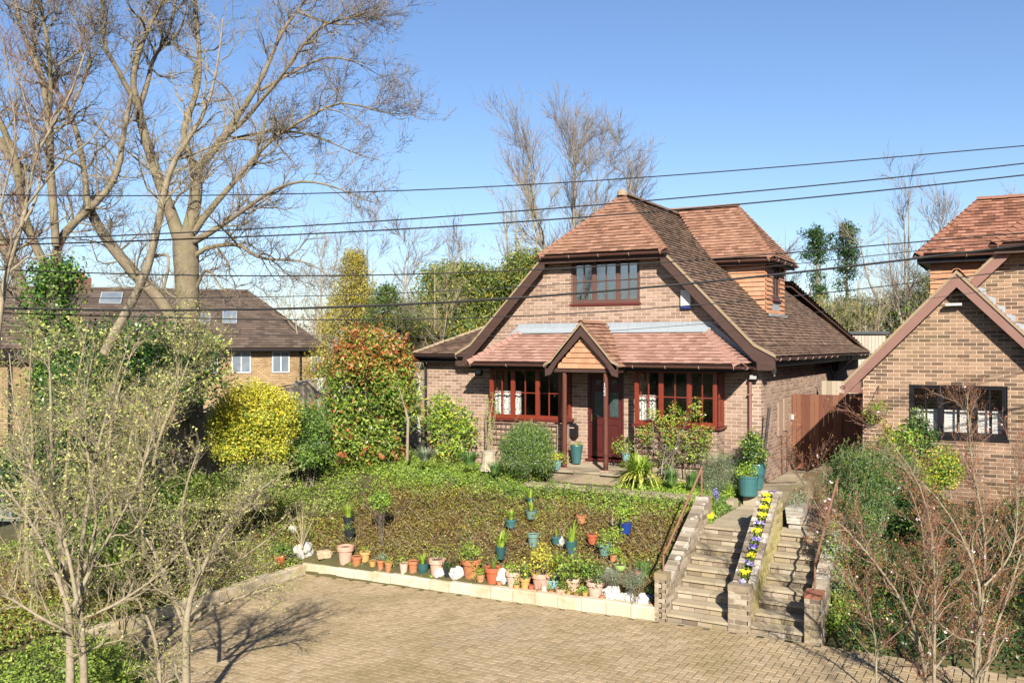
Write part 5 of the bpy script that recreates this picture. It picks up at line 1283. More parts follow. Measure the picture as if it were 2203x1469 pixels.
K = [
 ('orange terracotta pot with a leafy plant at the far left end of the kerb row', 600, 1220, 26, 26, 'pot', M_terr, 'bush', L_green, 1.2),
 ('small dark pot between the leftmost orange pot and the big grey stone', 627, 1214, 22, 24, 'plain', M_blackp, 'trail', L_sage, .8),
 ('weathered pink terracotta pot of bare soil, right of the buff stone', 741, 1214, 40, 36, 'pot', M_terp, None, None, 1),
 ('broken orange terracotta pot just right of the bare soil pot', 766, 1217, 22, 24, 'pot', M_ter, None, None, 1),
 ('orange pot standing behind the broken terracotta pot', 784, 1209, 24, 24, 'pot', M_tery, 'sparse', L_lime, .6),
 ('little yellow-orange pot, third from the bare soil pot', 801, 1219, 15, 17, 'plain', M_tery, None, None, 1),
 ('small salmon pot holding a grey-green tuft, left part of the kerb row', 818, 1225, 22, 17, 'pot', M_ter, 'bush', L_sage, .55),
 ('narrow salmon pot standing alone above the mossy kerb joint', 835, 1231, 24, 17, 'pot', M_ter, 'sparse', L_lime, .5),
 ('chipped pink pot, left one of a touching pair', 868, 1233, 24, 20, 'plain', M_terp, 'sparse', L_lime, .6),
 ('chipped orange pot, right one of a touching pair', 888, 1233, 28, 24, 'pot', M_ter, None, None, 1),
 ('round green-teal bowl with daffodil leaves on the kerb', 909, 1234, 24, 26, 'bowl', M_dteal, 'strap', L_lime, .8),
 ('pale pink ribbed pot behind the round white stone', 939, 1240, 38, 36, 'pot', M_terp, 'sparse', L_green, 1.0),
 ('small charcoal pot between the two white stones', 964, 1243, 22, 24, 'plain', M_blackp, 'bush', L_dark, .6),
 ('wide orange terracotta pot with a leggy leafy plant', 1014, 1246, 44, 44, 'pot', M_ter, 'bush', L_covg, 1.3),
 ('small orange pot with trailing leaves between two big terracotta pots', 1034, 1252, 18, 19, 'plain', M_ter, 'trail', L_lime, .8),
 ('bright red terracotta pot with upright iris leaves', 1061, 1258, 38, 38, 'pot', M_terr, 'iris', L_covg, .8),
 ('tiny orange pot at the foot of the red iris pot', 1074, 1262, 14, 13, 'plain', M_ter, None, None, 1),
 ('pink pot with low yellow-green leaves, right of the tall white stone', 1105, 1264, 36, 37, 'pot', M_terp, 'trail', L_lime, .9),
 ('tiny yellow pot in front of the pink pot with low leaves', 1111, 1270, 15, 15, 'plain', M_tery, 'sparse', L_lime, .4),
 ('golden-orange pot with a tall tuft of fine green grass', 1130, 1269, 28, 23, 'pot', M_tery, 'grass', L_grass, 1.2),
 ('tiny red pot between the grass pot and the yellow-leaved pot', 1143, 1272, 15, 13, 'plain', M_terr, None, None, 1),
 ('pink pot with a yellow-leaved shrublet, left of the pale blue jar', 1164, 1272, 40, 42, 'pot', M_terp, 'bush', L_yellow, 1.5),
 ('tiny salmon pot below the yellow-leaved shrublet', 1160, 1280, 15, 12, 'plain', M_ter, None, None, 1),
 ('pale blue glazed jar in the middle of the kerb row', 1189, 1266, 24, 29, 'jar', M_lblue, None, None, 1),
 ('tiny orange pot below the pale blue jar', 1185, 1280, 13, 12, 'plain', M_ter, 'sparse', L_lime, .4),
 ('low pink bowl of trailing weeds right of the pale blue jar', 1207, 1282, 18, 24, 'bowl', M_terp, 'trail', L_covg, .7),
 ('tiny golden pot between the low pink bowl and the big green mound', 1223, 1281, 13, 12, 'plain', M_tery, None, None, 1),
 ('pink pot overflowing with a round mound of bright green leaves', 1233, 1274, 32, 37, 'pot', M_terp, 'mound', L_covg, 1.75),
 ('tiny orange pot under the mound of bright green leaves', 1240, 1285, 13, 11, 'plain', M_ter, None, None, 1),
 ('small pot with broad hosta-like leaves right of the green mound', 1259, 1284, 14, 14, 'plain', M_tery, 'trail', L_lime, .5),
 ('large pale pink pot right of the green mound, with low dark leaves', 1282, 1286, 36, 40, 'pot', M_terp, 'bush', L_green, 1.2),
 ('tiny orange pot in front of the large pale pink pot', 1296, 1295, 17, 12, 'plain', M_ter, None, None, 1),
 ('cobalt blue glazed pot beside the brick pillar of the steps', 1405, 1300, 22, 21, 'plain', M_cob, 'strap', L_grass, .6),
 ('tiny orange pot under the blue pot, beside the brick pillar', 1399, 1309, 14, 10, 'plain', M_ter, None, None, 1),
]
for k in K: potted(k[0], k[1], k[2], k[3], k[4], k[5], k[6], k[7], k[8], k[9], grp=KG)
for a in [('big pale grey stone at the left corner of the kerb', 652, 1204, 40, M_rockg, 1.1), ('pale stone lying on the bank below the bare twiggy plant', 629, 1145, 22, M_rockg, .7), ('long buff stone between the grey stone and the bare soil pot', 697, 1203, 38, M_rockb, .55),
          ('round white flint in front of the pale pink ribbed pot', 945, 1243, 25, M_rockw, .9), ('jagged white flint left of the wide orange pot', 983, 1245, 34, M_rockw, .85), ('tall white flint right of the red iris pot', 1081, 1257, 24, M_rockw, 1.5),
          ('small white flint at the foot of the yellow-leaved pot', 1172, 1275, 16, M_rockw, .9), ('white flint propped behind the pale blue jar', 1196, 1252, 24, M_rockw, 1.0), ('dull grey flint between the green mound and the large pink pot', 1256, 1277, 20, M_rockg, .9),
          ('small white flint against the large pale pink pot', 1304, 1284, 20, M_rockw, 1.0), ('largest white flint near the right end of the kerb row', 1323, 1298, 40, M_rockw, .95), ('mossy white flint, second from the right end of the kerb row', 1352, 1301, 36, M_rockw, .85), ('white flint with dark specks, nearest the brick pillar', 1381, 1309, 36, M_rockw, 1.0),
          ('pale stone on the bank left of the big-leaved teal pot', 1209, 1178, 18, M_rockg, 1.4), ('pale stone on the bank left of the cobalt pot', 1321, 1130, 16, M_rockb, 1.2), ('grey stone on the bank left of the lime bowl', 1311, 1245, 20, M_rockg, 1.3)]: rock(*a, lift=.0 if a[2] > 1190 else .08)
Bk = [
 ('dark pot with spiky grass high on the left part of the bank', 748, 1132, 22, 24, 'plain', M_blackp, 'grass', L_lime, 1.2),
 ('black pot just below the spiky grass pot on the left of the bank', 751, 1161, 26, 24, 'plain', M_blackp, 'trail', L_green, .7),
 ('small teal pot with short grass in the middle of the bank', 1099, 1134, 18, 25, 'pot', M_teal, 'grass', L_lime, .9),
 ('topmost small dark teal pot on the bank, under the hedge edge', 1141, 1082, 13, 19, 'pot', M_dteal, 'strap', L_lime, .7),
 ('grey-teal pot with strap leaves below the topmost pot', 1143, 1115, 18, 26, 'plain', M_sagep, 'strap', L_covg, .8),
 ('empty sage green pot left of the bright teal pot', 1147, 1175, 28, 26, 'pot', M_sagep, None, None, 1),
 ('bright teal pot with short tulip leaves beside a pale stone', 1197, 1170, 18, 23, 'pot', M_teal, 'iris', L_covg, .5),
 ('dark green-teal pot with long arching broad leaves', 1229, 1192, 30, 28, 'tall', M_dteal, 'iris', L_lime, 1.25),
 ('dark teal pot with a lush fountain of leaves above the red pot', 1077, 1202, 28, 24, 'tall', M_dteal, 'strap', L_lime, 1.25),
 ('orange terracotta pot on the bank right of the arching leaves', 1275, 1169, 22, 26, 'pot', M_terr, 'sparse', L_cover, .7),
 ('sage green pot with a bright bunch of leaves, centre right of the bank', 1302, 1194, 26, 32, 'pot', M_sagep, 'bush', L_lime, 1.1),
 ('small orange pot tucked under the sage pot', 1320, 1206, 15, 18, 'plain', M_ter, 'bush', L_lime, .6),
 ('lime green bowl low on the bank right of the grey stone', 1335, 1227, 14, 26, 'bowl', M_limep, 'sparse', L_lime, .6),
 ('cobalt blue pot with yellow-green leaves, highest on the right of the bank', 1348, 1147, 24, 26, 'plain', M_cob, 'bush', L_lime, 1.2),
 ('terracotta pot high on the bank between the teal pots and the cobalt pot', 1251, 1124, 17, 23, 'pot', M_ter, 'sparse', L_cover, .7),
 ('reddish pot rim half sunk in the plants at the right end of the bank', 1373, 1236, 10, 16, 'bowl', M_terr, 'sparse', L_green, .5),
]
for k in Bk: potted(k[0], k[1], k[2], k[3], k[4], k[5], k[6], k[7], k[8], k[9], grp=BG, lift=.17)
def shrub(name, label, cat, clumps, n, sig, size, mat, aspect=.5, mats2=None, loc=None, stems=None, smat=None, spread=.8, group=None):
    """shrub of leaf clumps on visible stems"""
    clumps = np.asarray(clumps); c0 = clumps.mean(0); base = loc if loc is not None else (c0[0], c0[1], float(gz(c0[0], c0[1])))
    t_ = thing(name, label, cat, base, group)
    cp, nr = clump_points(n, clumps, sig)
    cr_k = rng.normal(size=64)*.16; m = MB(); m.quads(leaves(cp, size*(.7+.6*rng.random(n)), None, aspect, nr, spread), np.clip(rng.random(n)*.7+.15+cr_k[(cp[:, 0]*7+cp[:, 2]*11).astype(int) % 64], 0, 1)); m.build('foliage', mat, t_)
    if mats2:
        for (fr, mt, sel) in mats2:
            k = clumps[sel(clumps)] if sel else clumps
            if len(k) == 0: continue
            q, nr = clump_points(int(n*fr), k, sig*1.12); m = MB(); m.quads(leaves(q, size*(.7+.6*rng.random(len(q))), None, aspect, nr, spread), rng.random(len(q))); m.build('new_growth', mt, t_)
    if n > 2500:       # stray shoots that break the outline
        S = 60; o = clumps[rng.integers(0, len(clumps), S*3)]; cm_ = clumps.mean(0); dd = o-cm_; k_ = np.argsort(-np.linalg.norm(dd*np.array([1, 1, .9]), axis=1))[:S]; o = o[k_]; dd = dd[k_]/np.linalg.norm(dd[k_], axis=1, keepdims=True)
        dd = dd+rng.normal(size=dd.shape)*.35+np.array([0, 0, .5]); dd /= np.linalg.norm(dd, axis=1, keepdims=True); Ls = rng.uniform(.6, 1.7, S)[:, None, None]*float(np.mean(sig))*2.2
        tt_ = np.linspace(0, 1, 5)[None, :, None]; Sp = o[:, None]+dd[:, None]*Ls*tt_+rng.normal(size=(S, 5, 3))*.01; m = MB(); m.tubes(Sp, np.full((S, 5), .0035), 3); m.build('shoot', smat or M_twig, t_)
        qi = rng.integers(0, S, S*16); qt = .35+.65*rng.random(S*16)[:, None]; q = Sp[qi, 0]*(1-qt)+Sp[qi, 4]*qt+rng.normal(size=(S*16, 3))*.02; m = MB(); m.quads(leaves(q, size, None, aspect, None, 1), rng.random(S*16)); m.build('foliage', (mats2[0][1] if mats2 else mat), t_)
    N = stems or 14; B = clumps[rng.integers(0, len(clumps), N)]; wd_ = float(np.ptp(clumps[:, 0]))*.12; A = np.array(base)[None]+rng.normal(size=(N, 3))*np.array([wd_, wd_, 0])
    t = np.linspace(0, 1, 6)[None, :, None]; Pn = A[:, None]*(1-t)+B[:, None]*t+rng.normal(size=(N, 6, 3))*.03*np.sin(t*3.14); Pn[:, :, 2] += .1*np.sin(t[:, :, 0]*3.14)
    sc_ = float(np.clip(np.ptp(clumps[:, 2])*.011, .003, .020)); R = np.linspace(sc_, sc_*.25, 6)[None]*np.ones((N, 1)); m = MB(); m.tubes(Pn, R, 5); q, r = grow(Pn, R, N*8, 4, .15, .45, (25, 60), .35, 1); m.tubes(q, r, 3); m.build('stem', smat or M_twig, t_)
    return t_
def cl_at(px, py, d, rx, rz, n, shell=.6, ry=None, zmin=-.7):
    c = P(px, py, d=d); return ellipsoid_clumps(n, c, (rx, ry or rx, rz), shell, zmin)
shrub('yellow_shrub', 'dense rounded shrub of golden-yellow leaves beside the boarded fence', 'shrub', np.vstack([cl_at(545, 905, 19.6, .86, .74, 190, .7), cl_at(497, 930, 19.3, .42, .55, 40), cl_at(592, 878, 19.8, .40, .45, 40), cl_at(545, 965, 19.4, .8, .25, 50)]), 34000, .12, .050, L_yellow, .6, [(.22, L_lime, lambda c: c[:, 2] < np.quantile(c[:, 2], .6))])
shrub('laurel', 'dark green leafy bush between the yellow shrub and the red-tipped shrub', 'shrub', np.vstack([cl_at(664, 925, 20.6, .40, .5, 45), cl_at(664, 975, 20.4, .45, .25, 30)]), 8000, .13, .06, L_green)
shrub('photinia', 'tall shrub with orange-red new leaves over green, left of the house', 'shrub', np.vstack([cl_at(795, 835, 22.2, 1.08, 1.12, 150, .65), cl_at(740, 900, 22, .6, .7, 40), cl_at(850, 870, 22, .5, .8, 40), cl_at(800, 760, 22.2, .75, .5, 60), cl_at(780, 945, 21.8, .9, .4, 60)]), 21000, .17, .10, L_phot, .42,
      [(.40, L_photr, lambda c: c[:, 2] > np.quantile(c[:, 2], .66)), (.07, L_photr, None), (.25, L_lime, None)], stems=20)
shrub('wall_shrub', 'open leggy shrub with glossy yellow-green leaves against the left part of the front wall', 'shrub', np.vstack([cl_at(960, 905, 21.8, .62, .72, 46, .2, .25), cl_at(1000, 930, 21.6, .35, .5, 14, .2, .2), cl_at(965, 965, 21.5, .5, .25, 12, .2, .2)]), 1500, .13, .11, L_lime, .34, [(.6, L_green, None), (.25, L_yellow, None)], stems=16, smat=M_twigpale)
shrub('round_shrub', 'rounded mid-green shrub under the bay window left of the porch', 'shrub', np.vstack([cl_at(1137, 965, 19.9, .52, .50, 110, .7), cl_at(1120, 975, 19.7, .45, .40, 40), cl_at(1137, 1000, 19.5, .5, .15, 40)]), 20000, .10, .042, L_green, .3, [(.3, L_covg, None), (.35, L_sage, None), (.3, L_dark, None)], stems=20)
shrub('grey_shrub', 'soft grey-green bushy shrub between the right bay and the downpipe', 'shrub', np.vstack([cl_at(1546, 1018, 18.2, .32, .36, 50, .5), cl_at(1546, 1045, 18.0, .3, .15, 20)]), 9000, .085, .035, L_sage, .22, [(.3, L_green, None)])
# bare-stemmed weeping standard and stump
t_ = thing('young_tree', 'thin pale grafted sapling with a bare kinked stem left of the wall shrub', 'sapling', tuple(P(876, 988, d=20.6)))
m = MB(); m.tube([P(876, 990, d=20.6), P(877, 940, d=20.6), P(878, 905, d=20.6), P(872, 880, d=20.6)], [.035, .032, .034, .025], 8); m.build('trunk', M_barkpale, t_)
A = np.array([[P(874, 885, d=20.6)+Vector((0, 0, 0)), P(866, 860, d=20.5), P(858, 830, d=20.5)], [P(874, 885, d=20.6), P(890, 878, d=20.5), P(905, 868, d=20.4)]])
m = MB(); m.tubes(A, np.array([[.014, .01, .006]]*2), 5); q, r = grow(A, np.array([[.014, .01, .006]]*2), 40, 4, .15, .4, (20, 70), .2, 1, up=-.05); m.tubes(q, r, 3); m.build('branch', M_twigpale, t_)
c = P(1052, 1002, d=20.2)
t_ = thing('tree_stump', 'pale split tree stump left of the rounded shrub', 'stump', tuple(c))
m = MB(); m.lathe([(.22, -.1), (.17, .05), (.16, .25), (.17, .33), (.02, .31)], c, 12); m.build('stump_wood', ramp_mat('stump_wood', [(.30,.25,.18),(.50,.44,.34),(.60,.54,.44)], .95, 9, .5, 1, 14, stretch=(5,5,.6)), t_)
# thin bare stems at the wall by the left bay
t_ = thing('climber', 'nearly bare climbing stems rising beside the left bay window', 'climber', tuple(P(1055, 985, Y=18.4)))
st_ = []
for i in range(8):
    x0 = random.uniform(1048, 1065); x1 = x0+random.uniform(-22, 60) if i > 2 else x0-2; yt = random.uniform(840, 900)
    st_.append([P(x0+(x1-x0)*t+random.uniform(-2, 2), 985+(yt-985)*t, Y=18.38) for t in np.linspace(0, 1, 6)])
A = np.array([[tuple(p) for p in s_] for s_ in st_]); R = np.linspace(.013, .004, 6)[None]*np.ones((8, 1)); R[:2] *= 1.8
m = MB(); m.tubes(A, R, 5); q, r = grow(A, R, 70, 4, .1, .35, (20, 60)); m.tubes(q, r, 3); m.build('stem', M_twigpale, t_)
cp, nr = clump_points(160, q[:, -1], .05); m = MB(); m.quads(leaves(cp, .05, None, .5), rng.random(160)); m.build('foliage', L_lime, t_)
# trellises
def trellis(x0, x1, z0, z1, lab):
    t_ = thing('trellis', lab, 'trellis', ((x0+x1)/2, 18.41, z0)); y = 18.42
    n = round((x1-x0)/.13); k = round((z1-z0)/.13)
    for i in range(n+1):
        x = x0+(x1-x0)*i/n; m = MB(); m.bb(x-.010, x+.010, y-.012, y-.001, z0, z1); m.build('slat', M_framebr, t_)
    for j in range(k+1):
        z = z0+(z1-z0)*j/k; m = MB(); m.bb(x0-.01, x1+.01, y-.024, y-.0125, z-.010, z+.010); m.build('slat', M_framebr, t_)
trellis(-10.98, -9.25, .62, 1.12, 'red-brown square trellis on the brick wall under the bay left of the porch')
trellis(-7.32, -5.75, .38, 1.12, 'red-brown square trellis on the brick wall under the bay right of the porch')
tc = shrub('climber', 'leafy yellow-green climber with reddish tips growing over the trellis under the right bay', 'climber',
      np.vstack([np.array([P(px, py, Y=18.28) for px, py in [(1450, 880), (1440, 900), (1470, 900), (1420, 905), (1495, 925), (1510, 945), (1430, 930), (1460, 935), (1480, 960), (1510, 975), (1400, 925), (1380, 930), (1445, 960), (1425, 980), (1465, 985), (1520, 925), (1405, 890), (1500, 890), (1497, 870), (1450, 915), (1475, 945), (1440, 1000), (1436, 945), (1490, 980), (1395, 945), (1525, 950)]])]), 2100, .08, .05, L_lime, .5, [(.22, L_photr, lambda c: c[:, 2] > .9), (.4, L_phot, None)], loc=tuple(P(1443, 1020, Y=18.2)), stems=16)
# strap-leaved plant and spring bulbs
def tuft(name, label, cat, c, n, h, sp, mat, w=.012, droop=.5, fl=None, r0=.1, extra=None):
    t_ = thing(name, label, cat, tuple(c)); Pn, W, sd = blades(c, n, h, sp, w, 6, droop, r0); m = MB(); m.ribbons(Pn, W, rng.random(n), sd); m.build('leaf_blades', mat, t_)
    if extra:
        Pn, W, sd = blades(c, n//2, h*.8, sp*1.1, w, 6, 1.3, r0); m = MB(); m.ribbons(Pn, W, rng.random(n//2), sd); m.build('old_leaves', extra, t_)
    if fl:
        k = 22; cc = np.array(c)+np.stack([rng.normal(size=k)*sp*.6, rng.normal(size=k)*sp*.6, h*(.6+.4*rng.random(k))], -1); cc = np.repeat(cc, 5, 0)+rng.normal(size=(k*5, 3))*.014
        m = MB(); m.quads(leaves(cc, .035, None, .8), rng.random(len(cc))); m.build('flowers', fl, t_)
    return t_
tuft('strap_plant', 'big clump of arching green and yellow strap leaves right of the porch step', 'plant', P(1375, 1036, Y=17.55), 230, .72, .50, L_lime, .022, .55, extra=L_strapy)
tuft('daffodil_clump', 'clump of daffodil leaves in the middle of the bed under the right bay', 'plant', P(1445, 1040, Y=17.55), 120, .36, .22, L_grass, .008, .2)
tuft('daffodil_clump', 'clump of daffodil leaves against the rusty handrail end', 'plant', P(1488, 1045, Y=17.5), 110, .36, .2, L_grass, .008, .2)
tuft('grass_tuft', 'yellow-green grassy tuft at the foot of the grey shrub', 'plant', P(1568, 1062, Y=17.6), 150, .28, .2, L_lime, .006, .3)
tuft('daffodil_clump', 'grey-green clump of bulb leaves right of the pale sapling', 'plant', P(915, 990, d=20.4), 170, .34, .42, L_sage, .009, .3)
tuft('daffodil_clump', 'grey-green clump of bulb leaves left of the split stump', 'plant', P(1010, 1000, d=20.0), 170, .36, .36, L_grass, .009, .3)
tuft('grass_tuft', 'tuft of long grass in front of the split stump', 'plant', P(1065, 1018, d=19.4), 120, .3, .25, L_grass, .008, .3)
tuft('hyacinth', 'blue-violet hyacinth among green leaves at the top of the left stair wall', 'plant', P(1530, 1085, Y=15.75), 60, .24, .14, L_covg, .012, .3)
c = np.array(P(1540, 1064, Y=15.8)); cc = c+rng.normal(size=(130, 3))*np.array([.03, .03, .06]); m = MB(); m.quads(leaves(cc, .03, None, .7), rng.random(130)*.5)
bpy.data.objects['hyacinth'] and m.build('flower_spike', M_flp, bpy.data.objects['hyacinth'])
c = P(1523, 1123, Y=15.45)
tuft('primrose', 'low clump of yellow flowers at the inner foot of the left stair wall', 'flowers', c, 40, .14, .10, L_lime, .014, .5, fl=M_fly)
# pots by the house
potted('large round teal tub of bright green leaves at the top of the steps', 1614, 1066, 44, 44, 'tub', M_teal, 'mound', L_lime, 1.15, Y=17.45)
potted('tall tapering teal pot with a small evergreen, behind the round teal tub', 1630, 1052, 56, 46, 'tall', M_teal, 'mound', L_covg, 1.1, Y=18.3)
potted('tall teal pot of clipped low leaves beside the front door', 1241, 1000, 40, 28, 'tall', M_teal, 'trail', L_covg, .6, at_=P(1241, 998, Y=18.55))
potted('pale blue ribbed pot with yellow flowers left of the porch post', 1197, 1010, 20, 22, 'bowl', M_lblue, 'bush', L_lime, .9, Y=17.6, flower=M_fly)
potted('small blue pot with a leafy climber right of the front door', 1348, 990, 16, 20, 'plain', M_lblue, 'bush', L_covg, 1.3, Y=18.4)
shrub('potted_shrub', 'dark-leaved variegated shrub rising behind the teal pots against the wall corner', 'shrub', np.vstack([cl_at(1625, 965, 18.4, .22, .34, 26, .3), cl_at(1605, 990, 18.4, .16, .22, 12, .3)]), 1500, .07, .055, L_dark, .45, [(.45, L_lime, lambda c: c[:, 2] > 0.75)], loc=tuple(P(1620, 1030, Y=18.5)))
m = MB(); m.tube([P(1640, 1010, Y=18.75), P(1648, 940, Y=18.8), P(1655, 878, Y=18.85)], .032, 8); tag(m.build('garden_pole', ramp_mat('dark_pole', [(.05,.045,.04),(.08,.07,.06)], .7, attr=False)), 'dark pole leaning against the house corner behind the teal pots', 'pole')
# white stone trough of ribbed blocks
M_tro = ramp_mat('trough_stone', [(.42,.40,.35),(.55,.53,.48),(.62,.60,.55)], .9, 8, .4, .5, 30, dirt=(.25,.25,.2), dscale=8, damt=.7)
tr = thing('stone_trough', 'white ribbed stone trough of plants on feet beside the right-hand steps', 'planter', (-3.43, 15.9, -.15))
for j in range(5):
    zz = -.06+j*.055; w_ = .0+j*.006
    m = MB(); m.bb(-3.50-w_, -3.26+w_, 15.62-w_, 16.25+w_, zz, zz+.05, random.random()); m.build('block_course', M_tro, tr)
m = MB(); m.bb(-3.48, -3.28, 15.66, 15.74, -.15, -.06); m.bb(-3.48, -3.28, 16.12, 16.2, -.15, -.06); m.build('foot', M_tro, tr)
m = MB(); cc, nr = clump_points(420, np.array([[-3.38, 15.72+.1*i, .27] for i in range(6)]), .08); m.quads(leaves(cc, .04, None, .35), rng.random(420)); m.build('foliage', L_sage, tr)
# pansies along the hollow wall
for i in range(13):
    f = (i+.3)/13; y = wy0+f*(wy1-wy0+.3); z = min(zt0+(zt1-zt0)*(y-wy0)/(wy1-wy0), zt1)-.05; c = np.array([-3.675, y, z])
    col, nm = [(M_fly, 'yellow'), (M_fly, 'yellow'), (M_flp, 'violet')][[2, 0, 2, 0, 2, 2, 0, 2, 0, 0, 0, 0, 2][i] % 3 if True else 0]
    t_ = thing('pansy_clump', '%s pansies on the sloping wall between the steps, %s clump up from its pillar' % (nm, ['first', 'second', 'third', 'fourth', 'fifth', 'sixth', 'seventh', 'eighth', 'ninth', 'tenth', 'eleventh', 'twelfth', 'thirteenth'][i]), 'flowers', tuple(c), 'pansies along the planted wall')
    q, nr = clump_points(110, c+np.array([[0, 0, .05], [.03, .04, .04], [-.03, -.04, .04]]), .038); m = MB(); m.quads(leaves(q, .034, None, .6, nr, .6), rng.random(110)); m.build('foliage', L_covg, t_)
    k = 16 if i not in (0,) else 5; q = np.repeat(c+np.stack([rng.normal(size=k)*.035, rng.normal(size=k)*.05, .08+.03*rng.random(k)], -1), 4, 0)+rng.normal(size=(k*4, 3))*.010
    m = MB(); m.quads(leaves(q, .032, None, .95, np.tile([0, -.6, .8], (k*4, 1)), .35), np.repeat(rng.random(k), 4)); m.build('petals', col, t_)
# bare twig plant by the grey stone
c = P(650, 1178, d=17.6); t_ = thing('bare_shrub', 'bare fan of pale stems growing behind the big grey stone', 'shrub', tuple(c)); plant(t_, tuple(c), 'twigs', 1.35)
# low shrubs at the right end of the kerb row
shrub('lavender', 'grey-green lavender bush behind the white flints', 'shrub', cl_at(1315, 1240, 14.6, .17, .12, 14, .4), 1500, .06, .03, L_sage, .25)
shrub('lavender', 'grey-green lavender bush right of the lime bowl', 'shrub', cl_at(1365, 1245, 14.3, .15, .13, 14, .4), 1400, .06, .03, L_sage, .25)
shrub('small_shrub', 'small yellow-leaved shrub in the middle of the bank', 'shrub', cl_at(1168, 1195, 15.2, .13, .20, 14, .4), 420, .06, .04, L_yellow, .6)
shrub('small_shrub', 'glossy bright green bush on the left part of the bank', 'shrub', cl_at(815, 1075, 17.6, .20, .16, 16, .4), 700, .07, .05, L_lime, .6, [(.5, L_green, None)])
tuft('daffodil_clump', 'daffodil leaves at the right end of the bank beside the pillar', 'plant', P(1385, 1240, Y=14.1), 80, .3, .2, L_grass, .008, .3)
# ================================================================= trees
def resample(P0, R0, K):
    P0 = np.array([tuple(p) for p in P0], float); R0 = np.array(R0, float)
    s = np.concatenate([[0], np.cumsum(np.linalg.norm(np.diff(P0, axis=0), axis=1))]); t = np.linspace(0, s[-1], K)
    # smooth through the points
    Q = np.stack([np.interp(t, s, P0[:, i]) for i in range(3)], -1)
    for _ in range(2): Q[1:-1] = .25*Q[:-2]+.5*Q[1:-1]+.25*Q[2:]
    return Q, np.interp(t, s, R0)
def limb(pts, d, dd=0., K=16):
    """a limb read off the photo: (px, py, width px) at depth d, leaning dd metres in depth towards its tip"""
    n = len(pts); ds = [d+dd*i/(n-1)+random.uniform(-.12, .12)*(0 < i < n-1) for i in range(n)]
    return resample([P(p[0], p[1], d=q) for p, q in zip(pts, ds)], [p[2]*q/FPX/2 for p, q in zip(pts, ds)], K)
def twig_levels(A, R, counts, lens, mats, root, ang=(25, 65), up=.12, gnarl=.28, seg=(5, 3, 3), leafend=None, rmin=.0035, Ks=(7, 5, 4), tmin=.2, names=('branch', 'twig', 'twig')):
    PP, RR = A, R; res = []
    for i, (n, (l0, l1)) in enumerate(zip(counts, lens)):
        q, r = grow(PP, RR, n, Ks[min(i, len(Ks)-1)], l0, l1, ang, tmin if i == 0 else .1, 1., .6, up if i < 2 else up*1.5, gnarl, rmin=rmin, rmaxf=.016)
        m = MB(); m.tubes(q, r, seg[min(i, len(seg)-1)]); m.build(names[min(i, 2)], mats[min(i, len(mats)-1)], root)
        res.append((q, r)); PP, RR = q, r
    return res
# ---- great bare tree A (left of centre) -------------------------------------------------------
def big_tree(name, label, base, limbs, counts, lens, mat, tw, extra=None, **k):
    t_ = thing(name, label, 'tree', base)
    LS = [limb([(a, b_, c*(.88 if i == 0 else .72)) for a, b_, c in l[0]], *l[1:]) for i, l in enumerate(limbs)]
    m = MB()
    for Q, R in LS: m.tubes(Q[None], R[None], 10, np.array([.5]))
    m.build('trunk', mat, t_, smooth=True)
    A = np.stack([q for q, r in LS]); R = np.stack([r for q, r in LS])
    return t_, A, R, twig_levels(A, R, counts, lens, (mat, tw, tw), t_, **k)
dA = 20.0
LA = [([(408,900,66),(405,760,60),(404,690,58),(402,600,56),(400,545,62),(398,510,58)], dA, 0),
      ([(392,530,44),(368,460,36),(346,400,32),(321,327,28),(302,259,26),(297,229,24)], dA, -.5),
      ([(297,229,20),(283,212,16),(256,152,13),(218,95,11),(231,54,9),(216,0,7),(205,-60,4)], dA-.5, -1),
      ([(297,229,22),(283,190,19),(289,142,17),(302,101,15),(316,68,12),(338,25,10),(360,-10,8),(380,-80,4)], dA-.5, .4),
      ([(300,235,14),(310,201,15),(324,163,13),(324,122,12),(359,93,10),(378,8,8),(385,-70,4)], dA-.3, 1.2),
      ([(400,520,44),(418,450,38),(423,400,36),(422,367,34)], dA, .2),
      ([(422,367,26),(417,359,24),(389,297,20),(389,272,19),(419,226,17),(433,152,15),(427,109,13),(425,54,12),(420,0,10),(412,-80,5)], dA+.2, .6),
      ([(422,367,24),(441,346,23),(463,321,22),(490,286,22),(514,245,18),(552,191,15),(577,142,12),(588,114,11),(601,68,10),(640,25,8),(672,-20,5)], dA+.2, 1.0),
      ([(488,290,16),(531,261,14),(555,218,12),(601,177,11),(631,123,9),(672,68,8),(705,44,7),(760,40,5),(812,18,3)], dA+.4, -1.2),
      ([(405,525,26),(422,518,22),(476,487,15),(539,441,12),(590,405,9),(650,385,7),(720,400,5),(790,432,3)], dA, -1.5),
      ([(412,560,18),(424,545,15),(433,531,14),(490,528,12),(514,520,11),(528,531,11),(536,550,10),(558,561,9),(585,555,8),(615,563,7),(655,555,5),(705,592,3)], dA, -1.0),
      ([(415,500,26),(440,460,20),(470,430,17),(500,400,15),(531,357,13),(569,310,11),(637,261,9),(672,253,8),(727,207,6),(781,229,5),(847,256,3),(878,245,2)], dA, .8),
      ([(500,300,10),(580,280,8),(650,285,6),(700,300,5),(760,330,3),(815,345,2)], dA+.6, .9),
      ([(560,195,10),(640,150,8),(700,120,6),(760,130,4),(812,160,2)], dA+.6, 1.2),
      ([(415,640,10),(440,575,8),(462,590,6),(470,615,5),(500,640,4),(530,625,2)], dA, -.8),
      ([(640,25,8),(700,50,6),(760,55,4),(828,30,2)], dA+1, .6)]
